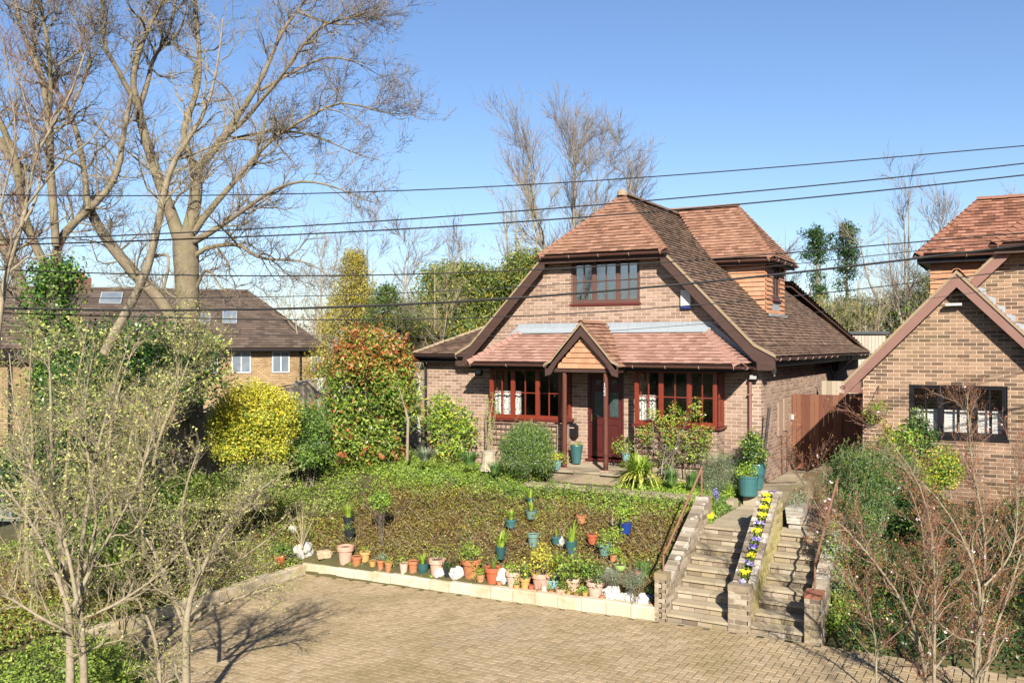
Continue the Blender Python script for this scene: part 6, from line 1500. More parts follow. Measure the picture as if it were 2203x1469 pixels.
tA, A_, R__, _ = big_tree('bare_tree', 'tallest bare tree with a smooth forked trunk, its crown spreading over the sky', tuple(P(408, 900, d=dA)), LA, (330, 3400, 10500), ((.6, 1.9), (.3, .9), (.12, .42)), M_bark, M_twig, gnarl=.30, rmin=.0045)
dB = 18.2
LB = [([(122,1000,58),(120,850,52),(118,760,46),(116,650,42),(118,590,40),(118,560,38)], dB, 0),
      ([(110,600,30),(93,563,26),(65,509,24),(49,454,23),(41,400,22),(40,354,20),(16,300,18),(0,259,16),(-30,200,10)], dB, -.6),
      ([(118,570,28),(122,540,26),(120,517,25),(147,490,24),(190,452,22),(245,400,18),(261,348,16),(261,300,16),(275,245,13),(283,200,9)], dB, .8),
      ([(120,530,22),(118,454,23),(109,400,23),(106,340,23),(109,259,22),(95,177,20),(76,117,17),(71,117,16),(50,80,12),(35,54,12),(33,0,11),(30,-60,6)], dB, 0),
      ([(76,120,12),(68,68,11),(71,0,10),(75,-70,5)], dB, .5),
      ([(105,270,15),(110,190,13),(106,109,12),(90,27,10),(84,-10,8),(80,-80,4)], dB, -.8),
      ([(190,452,18),(185,400,18),(174,313,16),(147,231,14),(117,190,12),(90,130,8)], dB+.3, .8),
      ([(400,745,46),(348,645,36),(300,601,34),(240,531,32),(196,465,28),(190,440,22)], dB+1, -.4),
      ([(150,240,9),(175,190,8),(200,120,7),(170,60,5),(150,0,4)], dB, 1)]
tB, AB, RB, _ = big_tree('bare_tree', 'bare tree with an ivy-clad lower trunk, left of the tallest tree', tuple(P(122, 1000, d=dB)), LB, (190, 1800, 6000), ((.6, 1.9), (.3, .9), (.12, .42)), M_bark, M_twig, gnarl=.30, rmin=.0045)
# ivy on its trunk
cc = np.vstack([AB[0][rng.integers(0, 16, 150)], AB[1][rng.integers(0, 5, 16)], AB[2][rng.integers(0, 3, 8)]]); cc = cc+rng.normal(size=cc.shape)*.13; cc = cc[cc[:, 2] < P(0, 575, d=dB).z]
q, nr = clump_points(15000, cc, .19); m = MB(); m.quads(leaves(q, .07*(.7+.6*rng.random(len(q))), None, .85, nr, .6), rng.random(len(q))); m.build('ivy', L_ivy, tB)
# third trunk at the left edge
dC = 19
LC = [([(92,800,40),(80,700,32),(54,645,30),(27,563,28),(0,514,26),(-40,450,20)], dC, 0), ([(60,650,14),(30,600,10),(20,520,8),(-10,420,6)], dC, .5), ([(0,300,26),(15,330,26),(50,370,24),(45,400,20)], dC, 0)]
tC, AC, RC, _ = big_tree('bare_tree', 'leaning bare trunk at the left edge of the picture, beside the ivy-clad tree', tuple(P(92, 800, d=dC)), LC, (40, 420, 1400), ((.6, 1.6), (.3, .8), (.12, .4)), M_bark, M_twig, rmin=.0045)
# smooth pale leaning stem in front
dP = 15.5
LP_ = [([(225,760,24),(272,667,22),(313,607,21),(332,552,19),(329,503,18),(351,449,16),(362,400,15),(352,370,14),(362,345,13),(392,313,12),(427,286,10),(452,226,8),(465,174,6),(474,100,4),(480,40,3)], dP, -.6),
       ([(332,552,10),(362,545,9),(362,580,9),(352,620,8)], dP, .2), ([(362,345,8),(400,340,7),(440,320,6),(510,300,4),(560,290,2)], dP, -.4)]
tP, AP, RP, _ = big_tree('pale_tree', 'slender smooth pale-barked tree leaning right in front of the tallest tree', tuple(P(225, 760, d=dP)), LP_, (40, 330, 900), ((.4, 1.5), (.25, .7), (.1, .35)), M_barkpale, M_twigpale, rmin=.0035)
dQ = 11.5
LQ = [([(-10,760,16),(5,631,13),(16,563,12),(54,476,11),(65,400,9),(68,330,8),(110,280,6),(150,215,5),(184,110,3)], dQ, .5), ([(54,476,9),(80,430,7),(90,360,6),(60,240,4),(30,130,3)], dQ, .4), ([(60,440,7),(130,350,6),(200,300,4),(235,240,3)], dQ, -.4), ([(5,640,8),(-20,560,7),(10,400,5),(40,300,4),(5,80,2)], dQ, -.6)]
tQ, AQ, RQ, _ = big_tree('pale_tree', 'thin yellowish-barked young tree at the left edge with red-tipped shoots', tuple(P(-10, 760, d=dQ)), LQ, (46, 340, 900), ((.3, 1.1), (.2, .5), (.08, .25)), M_barkpale, M_twigred, rmin=.0025, ang=(15, 45), up=.2)
# ---------------------------------------------------------------- twiggy budding shrubs in the left foreground
def stem_shrub(name, label, stems, d, counts, lens, mat, tw, buds, bmat, bsize=.03, ang=(20, 60), up=.08, gnarl=.22, cat='shrub', rmin=.0022, fl=None, names=('branch', 'twig', 'twig'), wf=.8, tw2=None):
    LS = [limb([(a, b_, c*wf) for a, b_, c in s], d+random.uniform(-.5, .5), random.uniform(-.5, .5), 14) for s in stems]
    b = LS[0][0][0]; t_ = thing(name, label, cat, tuple(b))
    m = MB(); A = np.stack([q for q, r in LS]); R = np.stack([r for q, r in LS]); m.tubes(A, R, 8); m.build('stem', mat, t_, smooth=True)
    lv = twig_levels(A, R, counts, lens, (mat, tw, tw), t_, ang=ang, up=up, gnarl=gnarl, rmin=rmin, tmin=.12)
    E = np.concatenate([lv[-1][0][:, -1], lv[-1][0][:, 2], lv[-2][0][:, -1], lv[-2][0][:, 3]])
    k = rng.integers(0, len(E), buds); q = E[k]+rng.normal(size=(buds, 3))*.012
    m = MB(); m.quads(leaves(q, bsize*(.6+.8*rng.random(buds)), None, .6), rng.random(buds)); m.build('buds', bmat, t_)
    if fl:
        k = rng.integers(0, len(E), 70); q = np.repeat(E[k], 4, 0)+rng.normal(size=(280, 3))*.008; m = MB(); m.quads(leaves(q, .022, None, .95), rng.random(280)); m.build('blossom', fl, t_)
    return t_, A, R
S1 = [[(150,1560,26),(152,1400,22),(150,1300,20),(130,1180,15),(112,1060,12),(108,950,9),(112,860,7),(105,760,4)],
      [(182,1560,24),(180,1380,20),(165,1280,17),(172,1180,13),(190,1080,10),(205,980,8),(235,860,6),(270,760,3)],
      [(150,1320,14),(110,1200,11),(60,1110,8),(20,1060,6),(-20,1030,4)], [(160,1300,14),(200,1210,10),(250,1130,8),(300,1040,6),(330,930,4),(350,850,2)],
      [(165,1290,12),(140,1150,9),(60,1000,7),(30,880,5),(20,760,3)], [(175,1240,11),(215,1140,8),(190,1000,6),(180,860,4),(205,740,2)],
      [(150,1360,9),(90,1330,8),(30,1290,6),(-20,1270,4)], [(180,1330,9),(250,1300,8),(340,1240,6),(420,1150,4)]]
stem_shrub('budding_shrub', 'large twiggy shrub with yellow-green buds, nearest the bottom left corner', S1, 10.3, (210, 1800, 4600), ((.3, 1.05), (.15, .55), (.07, .24)), M_barkpale, M_twigpale, 6000, L_bud, .030, gnarl=.26, rmin=.0016)
S2 = [[(402,1560,24),(400,1400,21),(398,1330,18),(405,1270,14),(440,1220,11),(470,1150,8),(520,1080,5),(590,1030,3)], [(398,1350,13),(360,1250,10),(330,1180,8),(290,1120,6),(270,1060,4)],
      [(402,1330,12),(420,1230,10),(385,1140,7),(400,1040,5),(430,960,3)], [(400,1300,10),(450,1270,9),(520,1200,6),(590,1150,4),(640,1110,2)], [(340,1560,14),(345,1440,12),(330,1350,9),(290,1280,7),(260,1200,4)],
      [(400,1340,10),(470,1300,8),(530,1280,6),(590,1260,3)], [(398,1310,9),(440,1200,7),(500,1130,5),(550,1060,3),(620,1010,2)]]
stem_shrub('budding_shrub', 'twiggy pale shrub overhanging the left corner of the paved drive', S2, 10.6, (130, 1100, 3200), ((.25, .8), (.12, .42), (.05, .18)), M_barkpale, M_twigpale, 4500, L_bud, .024, gnarl=.30, rmin=.0016)
S3 = [[(60,1250,14),(55,1100,11),(75,960,8),(60,850,6),(70,720,3)], [(255,1250,13),(240,1100,10),(230,960,8),(250,850,6),(290,740,3)], [(330,1000,10),(345,930,8),(370,880,7),(390,820,5),(415,750,3)], [(310,1200,10),(300,1060,8),(320,930,6),(350,830,4),(400,730,2)],
      [(130,1200,12),(140,1050,9),(150,920,7),(170,800,5),(190,690,3)], [(250,1150,8),(265,1020,6),(290,900,4),(300,800,2)], [(200,1150,9),(260,1000,7),(310,900,5),(370,830,4),(430,770,2)]]
stem_shrub('budding_shrub', 'tangled hawthorn-like shrub with small fresh leaves in front of the boarded fence', S3, 13.6, (170, 1200, 3200), ((.35, 1.1), (.18, .55), (.07, .24)), M_twigpale, M_twigpale, 7000, L_bud, .034, gnarl=.25, rmin=.0022)
# evergreen masses behind and below them
def mass(name, label, spots, n, size, mat, sig=.2, cat='shrub', m2=None, asp=.6):
    cl = np.vstack([cl_at(px, py, d, rx, rz, k, .35) for px, py, d, rx, rz, k in spots]); return shrub(name, label, cat, cl, n, sig, size, mat, asp, m2, stems=14, smat=M_twigpale)
mass('holly', 'dark glossy evergreen bush filling the gap between the two big trees', [(230, 770, 17.5, .9, .7, 60), (330, 760, 17.8, .9, .7, 60), (400, 800, 17.5, .6, .7, 40), (270, 840, 17.0, 1.0, .6, 50)], 12000, .075, L_dark, .2, m2=[(.12, L_bud, None), (.3, L_ivy, None)])
mass('holly', 'dark leafy bush at the foot of the ivy-clad tree', [(170, 880, 16.2, .8, .8, 50), (230, 930, 15.8, .7, .7, 40), (200, 1010, 15.0, .8, .5, 40)], 9000, .065, L_dark, .2, m2=[(.3, L_ivy, None)])
mass('laurel', 'shaded green bush at the far left above the brown undergrowth', [(60, 1000, 15.2, .7, .5, 40), (20, 1060, 14.6, .5, .4, 24), (120, 1060, 14.4, .6, .4, 24)], 6500, .06, L_dark, .18, m2=[(.25, L_green, None)])
mass('ivy_mound', 'bright green ivy mound left of the drive corner', [(230, 1140, 13.8, .7, .35, 34), (330, 1090, 14.6, .6, .3, 26), (160, 1180, 13.4, .5, .3, 20)], 8000, .05, L_green, .14, m2=[(.3, L_covg, None)])
mass('bramble', 'yellowish leafy tangle right of the fence below the yellow shrub', [(450, 1050, 17.0, .7, .22, 30), (540, 1040, 17.4, .7, .22, 26), (380, 1060, 17.0, .6, .22, 20)], 7000, .05, L_covg, .13, m2=[(.4, L_bud, None)])
tuft('iris_clump', 'clump of yellow-green sword leaves at the left edge of the drive', 'plant', P(262, 1245, d=12.6), 70, .55, .28, L_lime, .014, .35)
tuft('bluebells', 'clump of bluebell leaves at the bottom edge of the picture', 'plant', P(270, 1462, d=11.4), 160, .22, .35, L_covg, .008, .4)
# ---------------------------------------------------------------- right bank
cl = np.vstack([cl_at(1850, 1050, 14.9, .55, .62, 70, .4), cl_at(1900, 1010, 15.5, .5, .45, 36, .4), cl_at(1835, 1120, 14.4, .32, .35, 24, .4)])
rs = shrub('rosemary', 'big upright grey-green rosemary bush right of the steps, below the gate', 'shrub', cl, 17000, .12, .045, L_green, .24, [(.25, L_sage, None), (.8, L_dark, None)])
N = 900; k = rng.integers(0, len(cl), N); c0 = cl[k]+rng.normal(size=(N, 3))*.08; tt = np.linspace(0, 1, 4)[None, :, None]
Pn = c0[:, None]+tt*(np.array([0, -.02, .19])*(.5+.8*rng.random((N, 1)))+rng.normal(size=(N, 3))*.05)[:, None]
n2 = N*16; ki = rng.integers(0, N, n2); ti = rng.random(n2)[:, None]; q = Pn[ki, 0]*(1-ti)+Pn[ki, 3]*ti
m = MB(); m.quads(leaves(q+rng.normal(size=q.shape)*.01, .032, None, .28), rng.random(n2)); m.build('needle_spikes', L_green, rs); m = MB(); m.tubes(Pn, np.full((N, 4), .0025), 3); m.build('spike_stem', M_twigpale, rs)
mass('choisya', 'shrub with bright yellow-green leaves under the black-framed window', [(1940, 970, 16.4, .30, .3, 16), (2025, 1010, 16.2, .30, .32, 22), (1975, 1040, 16.0, .35, .25, 16)], 4500, .05, L_lime, .11, m2=[(.45, L_yellow, lambda c: c[:, 0] > np.quantile(c[:, 0], .45)), (.5, L_green, None)])
mass('evergreen_shrub', 'dark green shrub between the rosemary and the yellow-green shrub', [(1975, 960, 16.6, .25, .35, 20), (1960, 1100, 15.4, .5, .4, 30)], 6500, .05, L_dark, .15, m2=[(.3, L_green, None)])
mass('evergreen_shrub', 'dark mixed shrubs low on the bank at the right edge', [(1870, 1230, 13.9, .5, .35, 30), (2050, 1250, 13.6, .7, .4, 40), (2170, 1150, 14.2, .5, .6, 30), (1990, 1340, 13.3, .6, .25, 26)], 12000, .045, L_dark, .15, m2=[(.35, L_green, None), (.12, L_lime, None)])
mass('pale_shrub', 'pale silvery-leaved shrub against the outer side of the right stair wall', [(1790, 1190, 13.9, .16, .4, 18), (1800, 1260, 13.6, .2, .25, 12)], 3600, .035, L_sage, .09, m2=[(.3, L_lime, None)])
mass('ivy_mound', 'bright ivy at the foot of the short brick pillar with the red cap', [(1800, 1340, 13.2, .16, .16, 12), (1850, 1380, 13.1, .2, .12, 10), (1830, 1300, 13.3, .2, .2, 10)], 2200, .04, L_lime, .08, m2=[(.4, L_covg, None)])
T1 = [[(1997,1560,22),(1994,1469,20),(1985,1400,17),(1960,1330,14),(1935,1275,12),(1885,1215,9),(1845,1160,7),(1800,1120,4)], [(2012,1560,18),(2008,1430,14),(2012,1320,12),(2010,1200,9),(2000,1090,6),(1960,1000,4),(1890,920,2)],
      [(2097,1560,22),(2100,1420,19),(2108,1330,16),(2117,1265,13),(2085,1180,10),(2040,1100,7),(2000,1040,5),(1900,980,3)], [(2108,1340,14),(2120,1220,12),(2118,1120,9),(2090,1010,6),(2085,920,5),(2080,845,3)],
      [(2115,1480,13),(2140,1350,11),(2170,1280,9),(2195,1190,7),(2230,1100,4)], [(2117,1260,9),(2150,1230,8),(2185,1180,7),(2190,1060,5),(2180,960,3)], [(1960,1330,8),(1990,1230,7),(1985,1130,5),(1960,1060,3)], [(1885,1215,6),(1830,1190,5),(1790,1140,4),(1740,1060,3),(1700,990,2)],
      [(2010,1440,10),(2040,1400,8),(2060,1360,6),(2110,1320,4)], [(1885,1480,9),(1885,1380,8),(1870,1300,6),(1830,1250,4),(1790,1210,3)]]
stem_shrub('cherry', 'leafless reddish twiggy cherry with a few white blossoms at the right edge', T1, 10.9, (280, 2700, 8500), ((.25, .95), (.12, .42), (.04, .15)), M_barkpale, M_twigred, 12000, L_photr, .016, ang=(18, 50), up=.10, gnarl=.20, cat='tree', fl=M_flw, rmin=.0015, wf=.52)
# ---------------------------------------------------------------- background trees
def bare_tree(label, px, ptop, pbase, d, spread, n=(26, 330, 1900), mat=None, tw=None, kind='bare_tree', lean=0, multi=3, ang=(15, 42), ivy=0, group=None, thick=.013, low=.25):
    b = P(px, pbase, d=d); t = P(px+lean, ptop, d=d); b.z = float(gz(b.x, b.y)); H = t.z-b.z; sp = spread*d/FPX
    t_ = thing(kind, label, 'tree', tuple(b), group); L = []
    for i in range(multi):
        a = random.uniform(0, 6.28); r = sp*random.uniform(.35, .85)*(i > 0); a = i*2.4+px
        top = Vector((t.x+math.cos(a)*r, t.y+math.sin(a)*r, b.z+H*(1-.18*(r/sp))*random.uniform(.9, 1.0) if i else t.z-H*.03)); f = random.uniform(low, low+.15)
        mid = b+(t-b)*f+Vector((math.cos(a)*r*.25, math.sin(a)*r*.25, 0))
        m2 = mid.lerp(top, .5)+Vector((math.cos(a)*r*.25, math.sin(a)*r*.25, 0))
        w_ = H*thick*.8
        L.append(resample([b, b.lerp(mid, .5)+Vector((random.uniform(-.1, .1), 0, 0)), mid, m2, top], [w_, w_*.85, w_*.7, w_*.4, .01], 12))
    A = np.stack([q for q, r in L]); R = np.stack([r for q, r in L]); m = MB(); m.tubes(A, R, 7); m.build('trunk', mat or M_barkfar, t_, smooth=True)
    s = H/12
    twig_levels(A, R, n, ((.12*H, .29*H), (.06*H, .16*H), (.025*H, .075*H)), (mat or M_barkfar, tw or M_twig, tw or M_twig), t_, ang=ang, up=.07, gnarl=.14, rmin=.0045*d/25, tmin=low)
    if ivy:
        cc = A[:, :7].reshape(-1, 3); cc = cc[rng.integers(0, len(cc), 60)]+rng.normal(size=(60, 3))*.25; q, nr = clump_points(ivy, cc, .3); m = MB(); m.quads(leaves(q, .13, None, .8, nr, .6), rng.random(ivy)); m.build('ivy', L_ivy, t_)
    return t_
def conifer(label, px, ptop, pbase, d, wpx, mat, n=6000, size=.16, kind='conifer', shape=1.0, sparse=0, m2=None, droop=.25):
    b = P(px, pbase, d=d); t = P(px, ptop, d=d); b.z = float(gz(b.x, b.y)); H = t.z-b.z; W = wpx*d/FPX/2
    t_ = thing(kind, label, 'tree', tuple(b)); m = MB(); m.tube([b, b.lerp(t, .5), t], [H*.018, H*.01, .01], 8); m.build('trunk', M_bark, t_)
    k = 520 if not sparse else sparse; f = rng.random(k)**.85; a = rng.random(k)*6.28
    prof = (1-f)**shape*(.85+.2*rng.random(k)); r = W*prof*((.75+.25*rng.random(k)) if not sparse else (.3+.7*rng.random(k)**.5))
    z0 = b.z+H*(.06+.94*f); cc = np.stack([b.x+np.cos(a)*r, b.y+np.sin(a)*r, z0-droop*r*.5], -1)
    cc = np.vstack([cc, [[t.x, t.y, t.z-H*.02], [t.x, t.y, t.z-H*.05]]])
    N = 26; o = np.stack([np.full(k, b.x), np.full(k, b.y), z0+.1*r], -1); tt = np.linspace(0, 1, 3)[None, :, None]; m = MB(); m.tubes(o[:, None]*(1-tt)+cc[:k][:, None]*tt, np.array([[.03, .02, .01]]*k), 3); m.build('branch', M_bark, t_)
    if not sparse: cc = np.vstack([cc, np.stack([t.x+rng.normal(size=30)*.05, t.y+rng.normal(size=30)*.05, t.z-H*.14*rng.random(30)], -1)])
    else: cc = np.vstack([cc, np.stack([t.x+rng.normal(size=26)*.28, t.y+rng.normal(size=26)*.28, t.z-H*.02-H*.14*rng.random(26)], -1)])
    q, nr = clump_points(n, cc, H*.014+W*.04, .7); m = MB(); m.quads(leaves(q, size*(.6+.8*rng.random(n)), None, .35, nr, .9), rng.random(n)); m.build('foliage', mat, t_)
    if m2: q, nr = clump_points(n//2, cc, H*.035+W*.05, .7); m = MB(); m.quads(leaves(q, size*(.6+.8*rng.random(n//2)), None, .35, nr, .9), rng.random(n//2)); m.build('foliage', m2, t_)
    return t_
def round_tree(label, spots, n, size, mat, m2=None, sig=.5, kind='evergreen_tree'):
    cl = np.vstack([cl_at(px, py, d, rx, rz, k, .5) for px, py, d, rx, rz, k in spots]); c = cl.mean(0); b = (c[0], c[1], float(gz(c[0], c[1])))
    t_ = thing(kind, label, 'tree', b); m = MB(); m.tube([b, (c[0], c[1], c[2])], [.2, .12], 8); m.build('trunk', M_bark, t_)
    q, nr = clump_points(n, cl, sig, .6); m = MB(); m.quads(leaves(q, size*(.6+.8*rng.random(n)), None, .4, nr, .8), rng.random(n)); m.build('crown', mat, t_)
    if m2: k = n//3; q, nr = clump_points(k, cl, sig*1.05, .6); m = MB(); m.quads(leaves(q, size*(.6+.8*rng.random(k)), None, .4, nr, .8), rng.random(k)); m.build('crown', m2, t_)
    return t_
bare_tree('tall bare tree standing directly behind the roof of the house', 1235, 235, 760, 40, 175, (80, 1200, 6000), multi=6, ang=(14, 38), low=.35)
bare_tree('smaller bare tree left of the tall one behind the roof', 1110, 395, 740, 36, 90, (24, 300, 1500), M_barkpale, M_twigpale, multi=3)
bare_tree('broad fine-twigged bare tree behind the golden conifer', 790, 462, 740, 46, 130, (30, 520, 3000), multi=4, ang=(18, 45))
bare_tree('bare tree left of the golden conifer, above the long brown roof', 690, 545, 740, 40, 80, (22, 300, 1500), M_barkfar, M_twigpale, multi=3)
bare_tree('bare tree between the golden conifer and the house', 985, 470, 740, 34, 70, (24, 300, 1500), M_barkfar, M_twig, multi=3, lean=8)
bare_tree('pale-stemmed bare tree just left of the house roof', 935, 560, 760, 30, 60, (26, 260, 1300), M_barkpale, M_twigpale, multi=5, ang=(18, 48), low=.3)
bare_tree('bare tree with pale low branches behind the red-tipped shrub', 865, 640, 760, 30, 70, (22, 220, 1000), M_barkpale, M_twigpale, multi=4, ang=(20, 55), low=.15)
conifer('golden-green pointed conifer behind the long brown roof', 762, 548, 745, 36, 350, L_gold, 34000, .09, 'golden_conifer', .95)
conifer('darker green conifer just right of the golden one', 835, 618, 750, 35, 290, L_con, 24000, .09, shape=.62)
round_tree('spreading dark evergreen left of the house roof', [(1010, 610, 33, 1.5, .6, 30), (985, 660, 33, 1.6, .8, 40), (1060, 640, 34, 1.2, .9, 30), (960, 600, 34, .7, .5, 14)], 30000, .10, L_con, L_gold, .34)
round_tree('dark pointed evergreen touching the left slope of the roof', [(1140, 560, 33, .6, .5, 14), (1130, 610, 33, .9, .8, 24), (1110, 680, 33, 1.2, .9, 26)], 20000, .10, L_con, L_gold, .34)
round_tree('low dark hedge-like evergreen behind the lean-to roof', [(930, 720, 31, 1.6, .5, 30), (850, 720, 31, 1.2, .5, 24), (1010, 715, 31, .9, .5, 20)], 20000, .10, L_con, L_gold, .34)
conifer('thin straggly conifer behind the main roof, left one of a pair', 1757, 490, 740, 42, 90, L_dark, 9000, .12, shape=.9, sparse=90)
conifer('fuller-topped straggly conifer behind the main roof, right one of a pair', 1822, 484, 740, 42, 110, L_dark, 11000, .12, shape=.7, sparse=110)
bare_tree('wide bare tree with ivied stems left of the neighbouring roof', 1955, 398, 760, 40, 130, (36, 460, 2600), multi=5, ivy=1800, low=.3)
bare_tree('faint bare tree behind the dormer roof', 1690, 478, 740, 44, 70, (18, 260, 1500), multi=3)
bare_tree('pale bare sapling in front of the pair of conifers', 1850, 590, 760, 38, 70, (24, 240, 1100), M_barkpale, M_twigpale, multi=5, ang=(20, 55), low=.12)
bare_tree('pale bare sapling behind the pale outbuilding', 1790, 620, 760, 38, 70, (22, 220, 900), M_barkpale, M_twigpale, multi=5, ang=(20, 55), low=.12)
bare_tree('bare tree barely showing above the neighbouring roof', 2185, 428, 760, 36, 60, (16, 160, 700), multi=3)
round_tree('olive-green shrubs and small trees behind the pale outbuilding', [(1760, 690, 41, 1.8, .9, 26), (1850, 690, 41, 1.8, .9, 26), (1940, 680, 41, 1.6, 1.1, 30), (1990, 640, 41, 1.0, 1.5, 24)], 24000, .10, L_con, L_gold, .36)
# distant woodland
wx = rng.uniform(-75, 40, 1500); wy = rng.uniform(58, 95, 1500)
cl = np.stack([wx, wy, gz(wx, wy)+rng.uniform(.2, 5.0, 1500)*(.75+.3*np.sin(wx*.35)+.2*np.sin(wx*.9))], -1)
q, nr = clump_points(30000, cl, 1.2); m = MB(); m.quads(leaves(q, .5, None, .5), rng.random(30000))
o = m.build('woodland', ramp_mat('far_wood', [(.10,.09,.05),(.16,.14,.08),(.20,.19,.10)], .95, 1, .3)); o['kind'] = 'stuff'; tag(o, 'distant band of brown-green woodland along the horizon', 'woodland')
wx = rng.uniform(-75, 40, 420); wy = rng.uniform(55, 90, 420); H = rng.uniform(4, 8.5, 420); t = np.linspace(0, 1, 5)[None, :]
Pn = np.stack([wx[:, None]+rng.normal(size=(420, 5))*.3, wy[:, None]+0*t, gz(wx, wy)[:, None]+H[:, None]*t], -1); R = np.linspace(.14, .03, 5)[None]*np.ones((420, 1))
m = MB(); m.tubes(Pn, R, 4); q, r = grow(Pn, R, 2600, 4, .8, 2.6, (20, 50), .25, 1, rmin=.02); m.tubes(q, r, 3); q, r = grow(q, r, 6500, 3, .4, 1.2, (20, 50), .2, 1, rmin=.012); m.tubes(q, r, 3)
o = m.build('woodland_stems', M_twig); o['kind'] = 'stuff'; tag(o, 'fine bare stems of the distant wood along the horizon', 'woodland')
# trees that stand beside and behind the viewpoint: their shadows lie on the drive, the bank and the neighbouring wall
def plain_tree(label, b, H, sp, n, seed, low=.2):
    b = Vector((b[0], b[1], float(gz(b[0], b[1])))); t_ = thing('bare_tree', label, 'tree', tuple(b)); L = []
    for i in range(5):
        a = i*1.26+seed; top = b+Vector((math.cos(a)*sp, math.sin(a)*sp, H*random.uniform(.8, 1))); mid = b+Vector((math.cos(a)*sp*.2, math.sin(a)*sp*.2, H*random.uniform(low, low+.15)))
        L.append(resample([b, mid, mid.lerp(top, .5)+Vector((0, 0, .3)), top], [H*.014, H*.011, H*.006, .01], 12))
    A = np.stack([q for q, r in L]); R = np.stack([r for q, r in L]); m = MB(); m.tubes(A, R, 8); m.build('trunk', M_bark, t_, smooth=True)
    twig_levels(A, R, n, ((.15*H, .35*H), (.06*H, .16*H), (.03*H, .07*H)), (M_bark, M_twig, M_twig), t_, rmin=.006, gnarl=.2)
plain_tree('bare tree right of the viewpoint, outside the picture, shading the neighbouring wall', (7.4, 6.4), 11.5, 2.8, (60, 600, 2600), .4)
plain_tree('bare tree at the right behind the viewpoint, outside the picture', (6.6, -1.0), 9, 2.0, (40, 360, 1500), 1.1)

# the wooded far side of the road, behind the viewpoint (it is what the windows reflect)
wx = rng.uniform(-70, 70, 1500); wy = rng.uniform(-34, -22, 1500)
cl = np.stack([wx, wy, -1.3+rng.uniform(.2, 1, 1500)**.8*(5.2+1.4*np.sin(wx*.3)+.9*np.sin(wx*.83))], -1)
q, nr = clump_points(22000, cl, 1.0); m = MB(); m.quads(leaves(q, .62, None, .55), rng.random(22000))
o = m.build('woodland', L_dark); o['kind'] = 'stuff'; tag(o, 'dense evergreen wood on the far side of the road behind the viewpoint', 'woodland')
# ================================================================= boarded fence on the left
fe = thing('fence', 'weathered vertical-board fence climbing the slope between the shrubs on the left', 'fence', (-16.3, 13, -.6))
fa = [(-15.9, 10.2, -.95), (-16.15, 12.7, -.55), (-16.4, 15.5, .1), (-16.65, 19.2, .5), (-16.8, 24, .55)]
for (x0, y0_, z0), (x1, y1_, z1) in zip(fa[:-1], fa[1:]):
    L = math.hypot(x1-x0, y1_-y0_); n = int(L/.105)
    for i in range(n):
        t = i/n; x = x0+(x1-x0)*t; y = y0_+(y1_-y0_)*t; z = z0+(z1-z0)*t
        m = MB(); m.bb(x-.011+random.uniform(-.003, .003), x+.011, y+.004, y+.098, z, z+1.55+random.uniform(-.01, .01), random.random()); m.build('board', M_board, fe)
    m = MB(); m.prism([Vector((x0+.03, y0_, z0+1.57)), Vector((x1+.03, y1_, z1+1.57)), Vector((x1-.04, y1_, z1+1.57)), Vector((x0-.04, y0_, z0+1.57))], (0, 0, .03)); m.build('fence_cap', M_board, fe)
    m = MB(); m.bb(x0-.05, x0+.05, y0_-.05, y0_+.05, z0-.2, z0+1.62); m.build('post', M_board, fe)
# pale board fence across, between yellow shrub and photinia
f2 = thing('fence', 'pale grey board panel showing between the yellow shrub and the red-tipped shrub', 'fence', tuple(P(665, 900, d=24.5)))
a = P(632, 870, d=24.2); b = P(905, 870, d=25.5); n = 26
for i in range(n):
    p = a.lerp(b, i/n); q_ = a.lerp(b, (i+.93)/n); zb = .1; zt = 1.98+.12*min(1, i/6)
    m = MB(); m.prism([Vector((p.x, p.y, zb)), Vector((q_.x, q_.y, zb)), Vector((q_.x, q_.y, zt)), Vector((p.x, p.y, zt))], (0, .02, 0), random.random()); m.build('board', M_rockg if False else ramp_mat('pale_board', [(.44,.42,.38),(.56,.53,.48)], .9, 6, .3, stretch=(3,3,.4)), f2)
# ================================================================= long house on the left
M_bby = ramp_mat('yellow_brick', [(.44,.31,.17),(.52,.38,.22),(.58,.43,.26)], .9, 5, .25, .2, 40, dirt=(.30,.2,.11), dscale=1.3, damt=.6, dthr=(.5,.7))
def add_courses(mt):
    nt = mt.node_tree; N = nt.nodes; L = nt.links; b = next(n for n in N if n.type == 'BSDF_PRINCIPLED'); src = b.inputs['Base Color'].links[0].from_socket
    g = N.new('ShaderNodeNewGeometry'); sx = N.new('ShaderNodeSeparateXYZ'); L.new(g.outputs['Position'], sx.inputs[0]); ad = N.new('ShaderNodeMath'); ad.operation = 'MULTIPLY_ADD'; ad.inputs[1].default_value = .8
    L.new(sx.outputs[0], ad.inputs[0]); L.new(sx.outputs[1], ad.inputs[2]); cb = N.new('ShaderNodeCombineXYZ'); L.new(ad.outputs[0], cb.inputs[0]); L.new(sx.outputs[2], cb.inputs[1])
    bt = N.new('ShaderNodeTexBrick'); bt.inputs['Scale'].default_value = 1; bt.inputs['Brick Width'].default_value = .24; bt.inputs['Row Height'].default_value = .077; bt.inputs['Mortar Size'].default_value = .012
    bt.inputs['Color1'].default_value = (1, 1, 1, 1); bt.inputs['Color2'].default_value = (.62, .6, .56, 1); bt.inputs['Mortar'].default_value = (.5, .45, .4, 1); L.new(cb.outputs[0], bt.inputs['Vector'])
    mx = N.new('ShaderNodeMix'); mx.data_type = 'RGBA'; mx.blend_type = 'MULTIPLY'; mx.inputs[0].default_value = 1; L.new(src, mx.inputs[6]); L.new(bt.outputs[0], mx.inputs[7]); L.new(mx.outputs[2], b.inputs['Base Color'])
add_courses(M_bby)
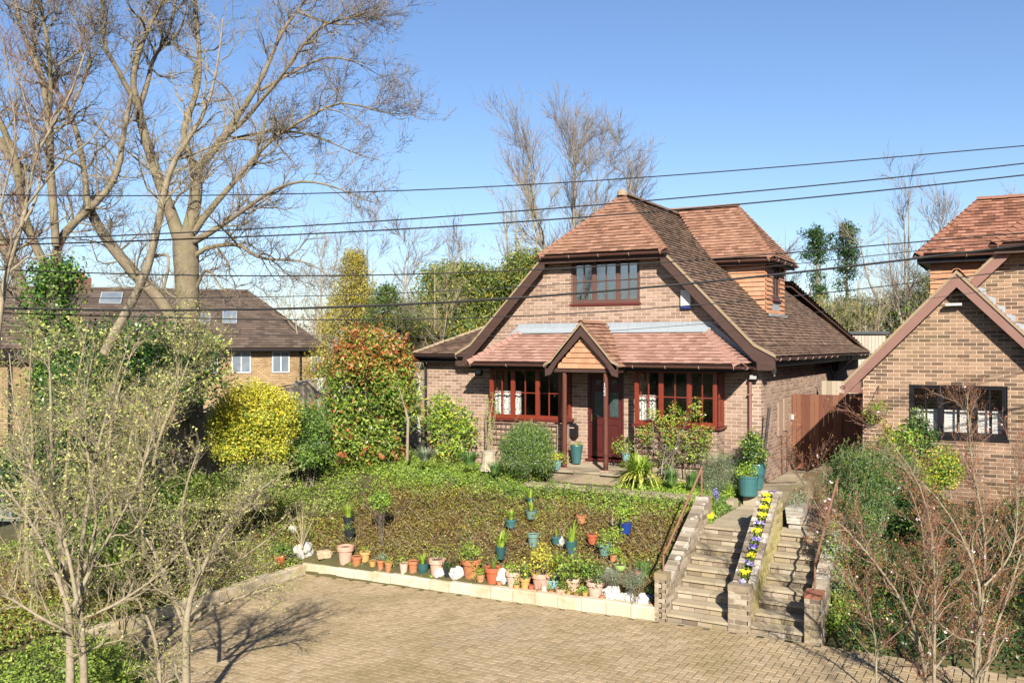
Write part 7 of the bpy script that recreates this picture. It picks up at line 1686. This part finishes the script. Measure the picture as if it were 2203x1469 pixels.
M_bt = ramp_mat('brown_tile_far', [(.085,.062,.050),(.13,.095,.077),(.17,.125,.10)], .9, 4, .25, .2, 40)
M_wf = ramp_mat('white_frame', [(.74,.75,.76),(.8,.8,.82)], .4, attr=False)
tb = thing('terrace_house', 'long yellow-brick house with brown tiled roof and rooflights beyond the fence', 'house', tuple(P(430, 900, d=38)))
e0 = P(432, 752, d=38.0); e1 = P(706, 748, d=39.5); dr = (e1-e0); dr.z = 0; dr.normalize(); nb_ = Vector((-dr.y, dr.x, 0)); e0 = e1-dr*20.5; ez_ = 2.82; bz = -1.3
far = Pieces(tb, 'roof_tile', 'roof_tiling', cap=0)
for k in range(8): UNIT[('tile', M_bt.name, k)] = unit_mesh('tile', M_bt, k)
Wd = 8.0; rz = 5.45; hip = 3.3
def L3(p, z): return Vector((p.x, p.y, z))
roof('roof', [L3(e0, ez_), L3(e1, ez_), L3(e1-dr*hip+nb_*Wd/2, rz), L3(e0+nb_*Wd/2, rz)], tb, far, M_bt, gauge=.2, tw=.34, th=.02)
roof('roof', [L3(e1, ez_), L3(e1+nb_*Wd, ez_), L3(e1-dr*hip+nb_*(Wd/2+.01), rz), L3(e1-dr*hip+nb_*(Wd/2-.01), rz)], tb, far, M_bt, gauge=.2, tw=.34, th=.02)
roof('roof', [L3(e1+nb_*Wd, ez_), L3(e0+nb_*Wd, ez_), L3(e0+nb_*Wd/2, rz), L3(e1-dr*hip+nb_*Wd/2, rz)], tb, far, M_bt, gauge=.2, tw=.34, th=.02)
far.finish()
ridge(tb, L3(e0+nb_*Wd/2, rz), L3(e1-dr*hip+nb_*Wd/2, rz), M_bt, r=.12, seglen=.45)
m = MB(); i0 = .45
m.prism([L3(e0+nb_*i0, bz), L3(e1-dr*i0+nb_*i0, bz), L3(e1-dr*i0+nb_*(Wd-i0), bz), L3(e0+nb_*(Wd-i0), bz)], (0, 0, ez_-bz-.02)); wl_ = m.build('wall', M_bby, tb)
m = MB(); m.prism([L3(e0-nb_*.02, ez_-.12), L3(e1-nb_*.02, ez_-.12), L3(e1+nb_*.42, ez_-.12), L3(e0+nb_*.42, ez_-.12)], (0, 0, .09)); m.build('fascia', M_black, tb)
def farwin(pa, pb, z0, z1):
    A = e0+dr*pa+nb_*(i0-.02); B = e0+dr*pb+nb_*(i0-.02)
    def q(a, b, c, d, off, mat, nm, par):
        m = MB(); pA = A.lerp(B, a); pB = A.lerp(B, b); m.prism([L3(pA, z0+(z1-z0)*c), L3(pB, z0+(z1-z0)*c), L3(pB, z0+(z1-z0)*d), L3(pA, z0+(z1-z0)*d)], -nb_*off); return m.build(nm, mat, par)
    f = q(0, 1, 0, 1, .03, M_wf, 'window', tb)
    for (a, b) in ((.06, .47), (.53, .94)): q(a, b, .06, .94, .04, ramp_mat('far_glass', [(.10,.13,.17),(.30,.36,.42)], .1, 2, .5, attr=False, spec=.8), 'pane', f)
Lt = (e1-e0).length
def along(px):
    """distance along the eave at which the photo shows this pixel column"""
    u = (px-CXP)/FPX; rv = Vector((-CS+u*CC, CC+u*CS)); M2 = Matrix(((rv.x, -dr.x), (rv.y, -dr.y))); s = M2.inverted() @ Vector((e0.x, e0.y)); return s.y
for a, b in ((440, 468), (498, 540), (586, 624), (670, 698)): farwin(along(a), along(b), 1.75, 2.68)
for a, b in ((300, 340), (210, 250)): farwin(along(a), along(b), 1.75, 2.68)
for a in (648,):
    p = e0+dr*along(a)+nb_*(i0-.06); m = MB(); m.tube([L3(p, ez_-.1), L3(p, bz)], .05, 6); m.build('downpipe', M_black, tb)
def rooflight(px, py, w_, h_):
    n = Vector((0, 0, 1)); sl = (rz-ez_)/(Wd/2); s = along(px); v = .0
    # height from the pixel row
    best = None
    for k in range(100):
        p = e0+dr*s+nb_*(k*.04); zz = ez_+k*.04*sl; c = cam_px((p.x, p.y, zz))
        if best is None or abs(c[1]-py) < best[0]: best = (abs(c[1]-py), p, zz)
    _, p, zz = best; up = (nb_+Vector((0, 0, sl))).normalized(); nn = dr.cross(up); nn = nn if nn.z > 0 else -nn
    c = L3(p, zz)+nn*.06
    def pl(a, b, off, th, mat, nm, par):
        m = MB(); m.prism([c-dr*a-up*b+nn*off, c+dr*a-up*b+nn*off, c+dr*a+up*b+nn*off, c-dr*a+up*b+nn*off], nn*th); return m.build(nm, mat, par)
    f = pl(w_/2, h_/2, 0, .06, ramp_mat('grey_frame', [(.3,.33,.36),(.4,.43,.46)], .5, attr=False), 'rooflight', tb); pl(w_/2-.05, h_/2-.05, .062, .01, MATS['far_glass'], 'pane', f)
rooflight(493, 686, .62, 1.0); rooflight(436, 690, .5, .9); rooflight(216, 645, .9, .95)
# chimney
p = e0+dr*along(140)+nb_*(Wd/2); m = MB(); m.bb(p.x-.28, p.x+.28, p.y-.28, p.y+.28, rz-.6, rz+.5); ch = m.build('chimney', ramp_mat('red_brick_far', [(.24,.11,.08),(.34,.18,.13)], .9, 9, .4, attr=False), tb)
m = MB(); m.lathe([(.12, rz+.5), (.12, rz+.75)], (p.x, p.y, 0), 10); m.build('chimney_pot', M_terr, ch)
# nearer wing at the left edge
w0 = P(-120, 752, d=30); w1 = P(92, 752, d=31.5); dw = (w1-w0); dw.z = 0; Lw = dw.length; dw.normalize(); nw_ = Vector((-dw.y, dw.x, 0)); wz = 2.80
tw_ = thing('house_wing', 'nearer yellow-brick wing with steep brown tiled roof at the left edge', 'house', tuple(w1))
pf = Pieces(tw_, 'roof_tile', 'roof_tiling', cap=0)
roof('roof', [L3(w0, wz), L3(w1, wz), L3(w1-dw*.6+nw_*3.4, 5.0), L3(w0+nw_*3.4, 5.0)], tw_, pf, M_bt, gauge=.2, tw=.3, th=.02)
roof('roof', [L3(w1, wz), L3(w1+nw_*6.8, wz), L3(w1-dw*.6+nw_*3.45, 5.0), L3(w1-dw*.6+nw_*3.4, 5.0)], tw_, pf, M_bt, gauge=.2, tw=.3, th=.02); pf.finish()
m = MB(); m.prism([L3(w0+nw_*.4, bz), L3(w1-dw*.3+nw_*.4, bz), L3(w1-dw*.3+nw_*6.4, bz), L3(w0+nw_*6.4, bz)], (0, 0, wz-bz-.1)); m.build('wall', M_bby, tw_)
m = MB(); m.prism([L3(w0, wz-.35), L3(w1, wz-.35), L3(w1+nw_*.38, wz-.35), L3(w0+nw_*.38, wz-.35)], (0, 0, .3)); m.build('fascia', M_black, tw_)
for s_ in (Lw-1.0,): 
    p = w0+dw*s_+nw_*.33; m = MB(); m.tube([L3(p, wz-.3), L3(p, bz)], .06, 6); m.build('downpipe', M_black, tw_)
A = w0+dw*(Lw-2.4); m = MB(); m.prism([L3(A-dw*.9+nw_*.36, 1.2), L3(A+nw_*.36, 1.2), L3(A+nw_*.36, 2.4), L3(A-dw*.9+nw_*.36, 2.4)], -nw_*.03); wdw = m.build('window', M_wf, tw_)
m = MB(); m.prism([L3(A-dw*.83+nw_*.32, 1.28), L3(A-dw*.07+nw_*.32, 1.28), L3(A-dw*.07+nw_*.32, 2.32), L3(A-dw*.83+nw_*.32, 2.32)], -nw_*.012); m.build('pane', MATS['far_glass'], wdw)
# parked car glimpsed behind the shrubs on the left
cc_ = P(15, 985, d=21.5); cc_.z = float(gz(cc_.x, cc_.y)); ca = thing('parked_car', 'silver car glimpsed through the twigs at the left edge', 'car', tuple(cc_))
ux = Vector((CC, CS, 0)); uy = Vector((-CS, CC, 0))
def carprism(prof, w, mat, nm, par, off=0):
    m = MB(); m.prism([cc_+ux*a+Vector((0, 0, b))-uy*w/2 for a, b in prof], uy*w); return m.build(nm, mat, par)
M_car = ramp_mat('silver_paint', [(.42,.44,.46),(.5,.52,.54)], .3, 2, .3, attr=False, metallic=.5, spec=.6)
body = carprism([(-2.1, .3), (2.1, .3), (2.15, .6), (2.0, .82), (1.1, .92), (.5, 1.38), (-1.0, 1.42), (-1.75, .98), (-2.1, .9)], 1.7, M_car, 'body', ca)
carprism([(.98, .95), (.46, 1.32), (-.95, 1.35), (-1.5, .98)], 1.72, MATS['far_glass'], 'side_window', ca)
for a in (-1.35, 1.35):
    for s_ in (-1, 1):
        m = MB(); c = cc_+ux*a+uy*s_*.8+Vector((0, 0, .32)); m.tube([c-uy*.1, c+uy*.1], .32, 14); w_o = m.build('wheel', M_black, ca); m = MB(); m.tube([c+uy*s_*.101, c+uy*s_*.11], .19, 10); m.build('rim', M_car, w_o)
for s_ in (-.6, .6):
    m = MB(); c = cc_+ux*2.06+uy*s_+Vector((0, 0, .7)); m.box((c.x, c.y, c.z), (.12, .28, .14)); m.build('headlight', M_white, ca)
# ================================================================= overhead cables
WIRES = [('highest thin cable crossing the whole sky', .0075, [(-300, 414), (200, 420), (450, 421), (900, 410), (1410, 378), (1800, 350), (2203, 314), (2500, 290)]),
 ('second highest cable, passing just above the peak of the roof', .009, [(-300, 520), (200, 510), (441, 497), (900, 471), (1310, 437), (1760, 401), (2203, 350), (2500, 315)]),
 ('third highest cable, crossing the peak of the roof', .010, [(-300, 536), (0, 526), (440, 514), (900, 492), (1250, 466), (1700, 430), (2203, 377), (2500, 343)]),
 ('cable crossing the top of the upstairs window', .009, [(-300, 568), (0, 577), (400, 593), (600, 595), (900, 591), (1160, 580), (1376, 566), (1700, 541), (2000, 520), (2203, 503), (2500, 478)]),
 ('thin cable crossing the middle of the upstairs window', .006, [(-300, 640), (0, 641), (400, 640), (860, 633), (1255, 606), (1400, 597), (1750, 565), (2203, 513), (2500, 480)]),
 ('thickest cable, crossing the lower part of the upstairs window', .017, [(-300, 652), (0, 661), (400, 667), (660, 664), (900, 655), (1120, 640), (1376, 617), (1750, 582), (1965, 558), (2203, 528), (2500, 490)]),
 ('lowest dark cable, crossing the wall below the upstairs window', .008, [(-300, 668), (0, 675), (400, 682), (860, 688), (1100, 682), (1400, 662), (1750, 633), (2203, 580), (2500, 545)]),
 ('faint lowest thin cable sagging over the lead flashing', .004, [(-300, 700), (400, 716), (860, 724), (1180, 718), (1400, 707), (1600, 688), (1900, 655), (2203, 615), (2500, 580)])]
for i, (lab, r, pts) in enumerate(WIRES):
    d = 11.6+.12*i; pw_ = np.array(pts, float); cf = np.polyfit(pw_[:, 0], pw_[:, 1], 4); xs = np.linspace(-700, 2900, 70)
    xx = np.clip(xs, -300, 2500); yy_ = np.polyval(cf, xx)+(xs-xx)*np.where(xs > 0, -.1, -.05)*.0
    m = MB(); m.tube([P(a, b, d=d) for a, b in zip(xs, yy_)], r, 6); tag(m.build('overhead_cable', M_rope), lab, 'cable', 'overhead cables')
keep_stuff('foliage', 'shoot', 'new_growth', 'buds', 'blossom', 'twig', 'crown', 'ivy', 'needle_spikes', 'spike_stem', 'leaf_blades', 'old_leaves', 'leaf_tuft', 'flowers', 'petals', 'branch')
for o in bpy.data.objects:
    if '_thing' in o: del o['_thing']
bpy.context.view_layer.update()
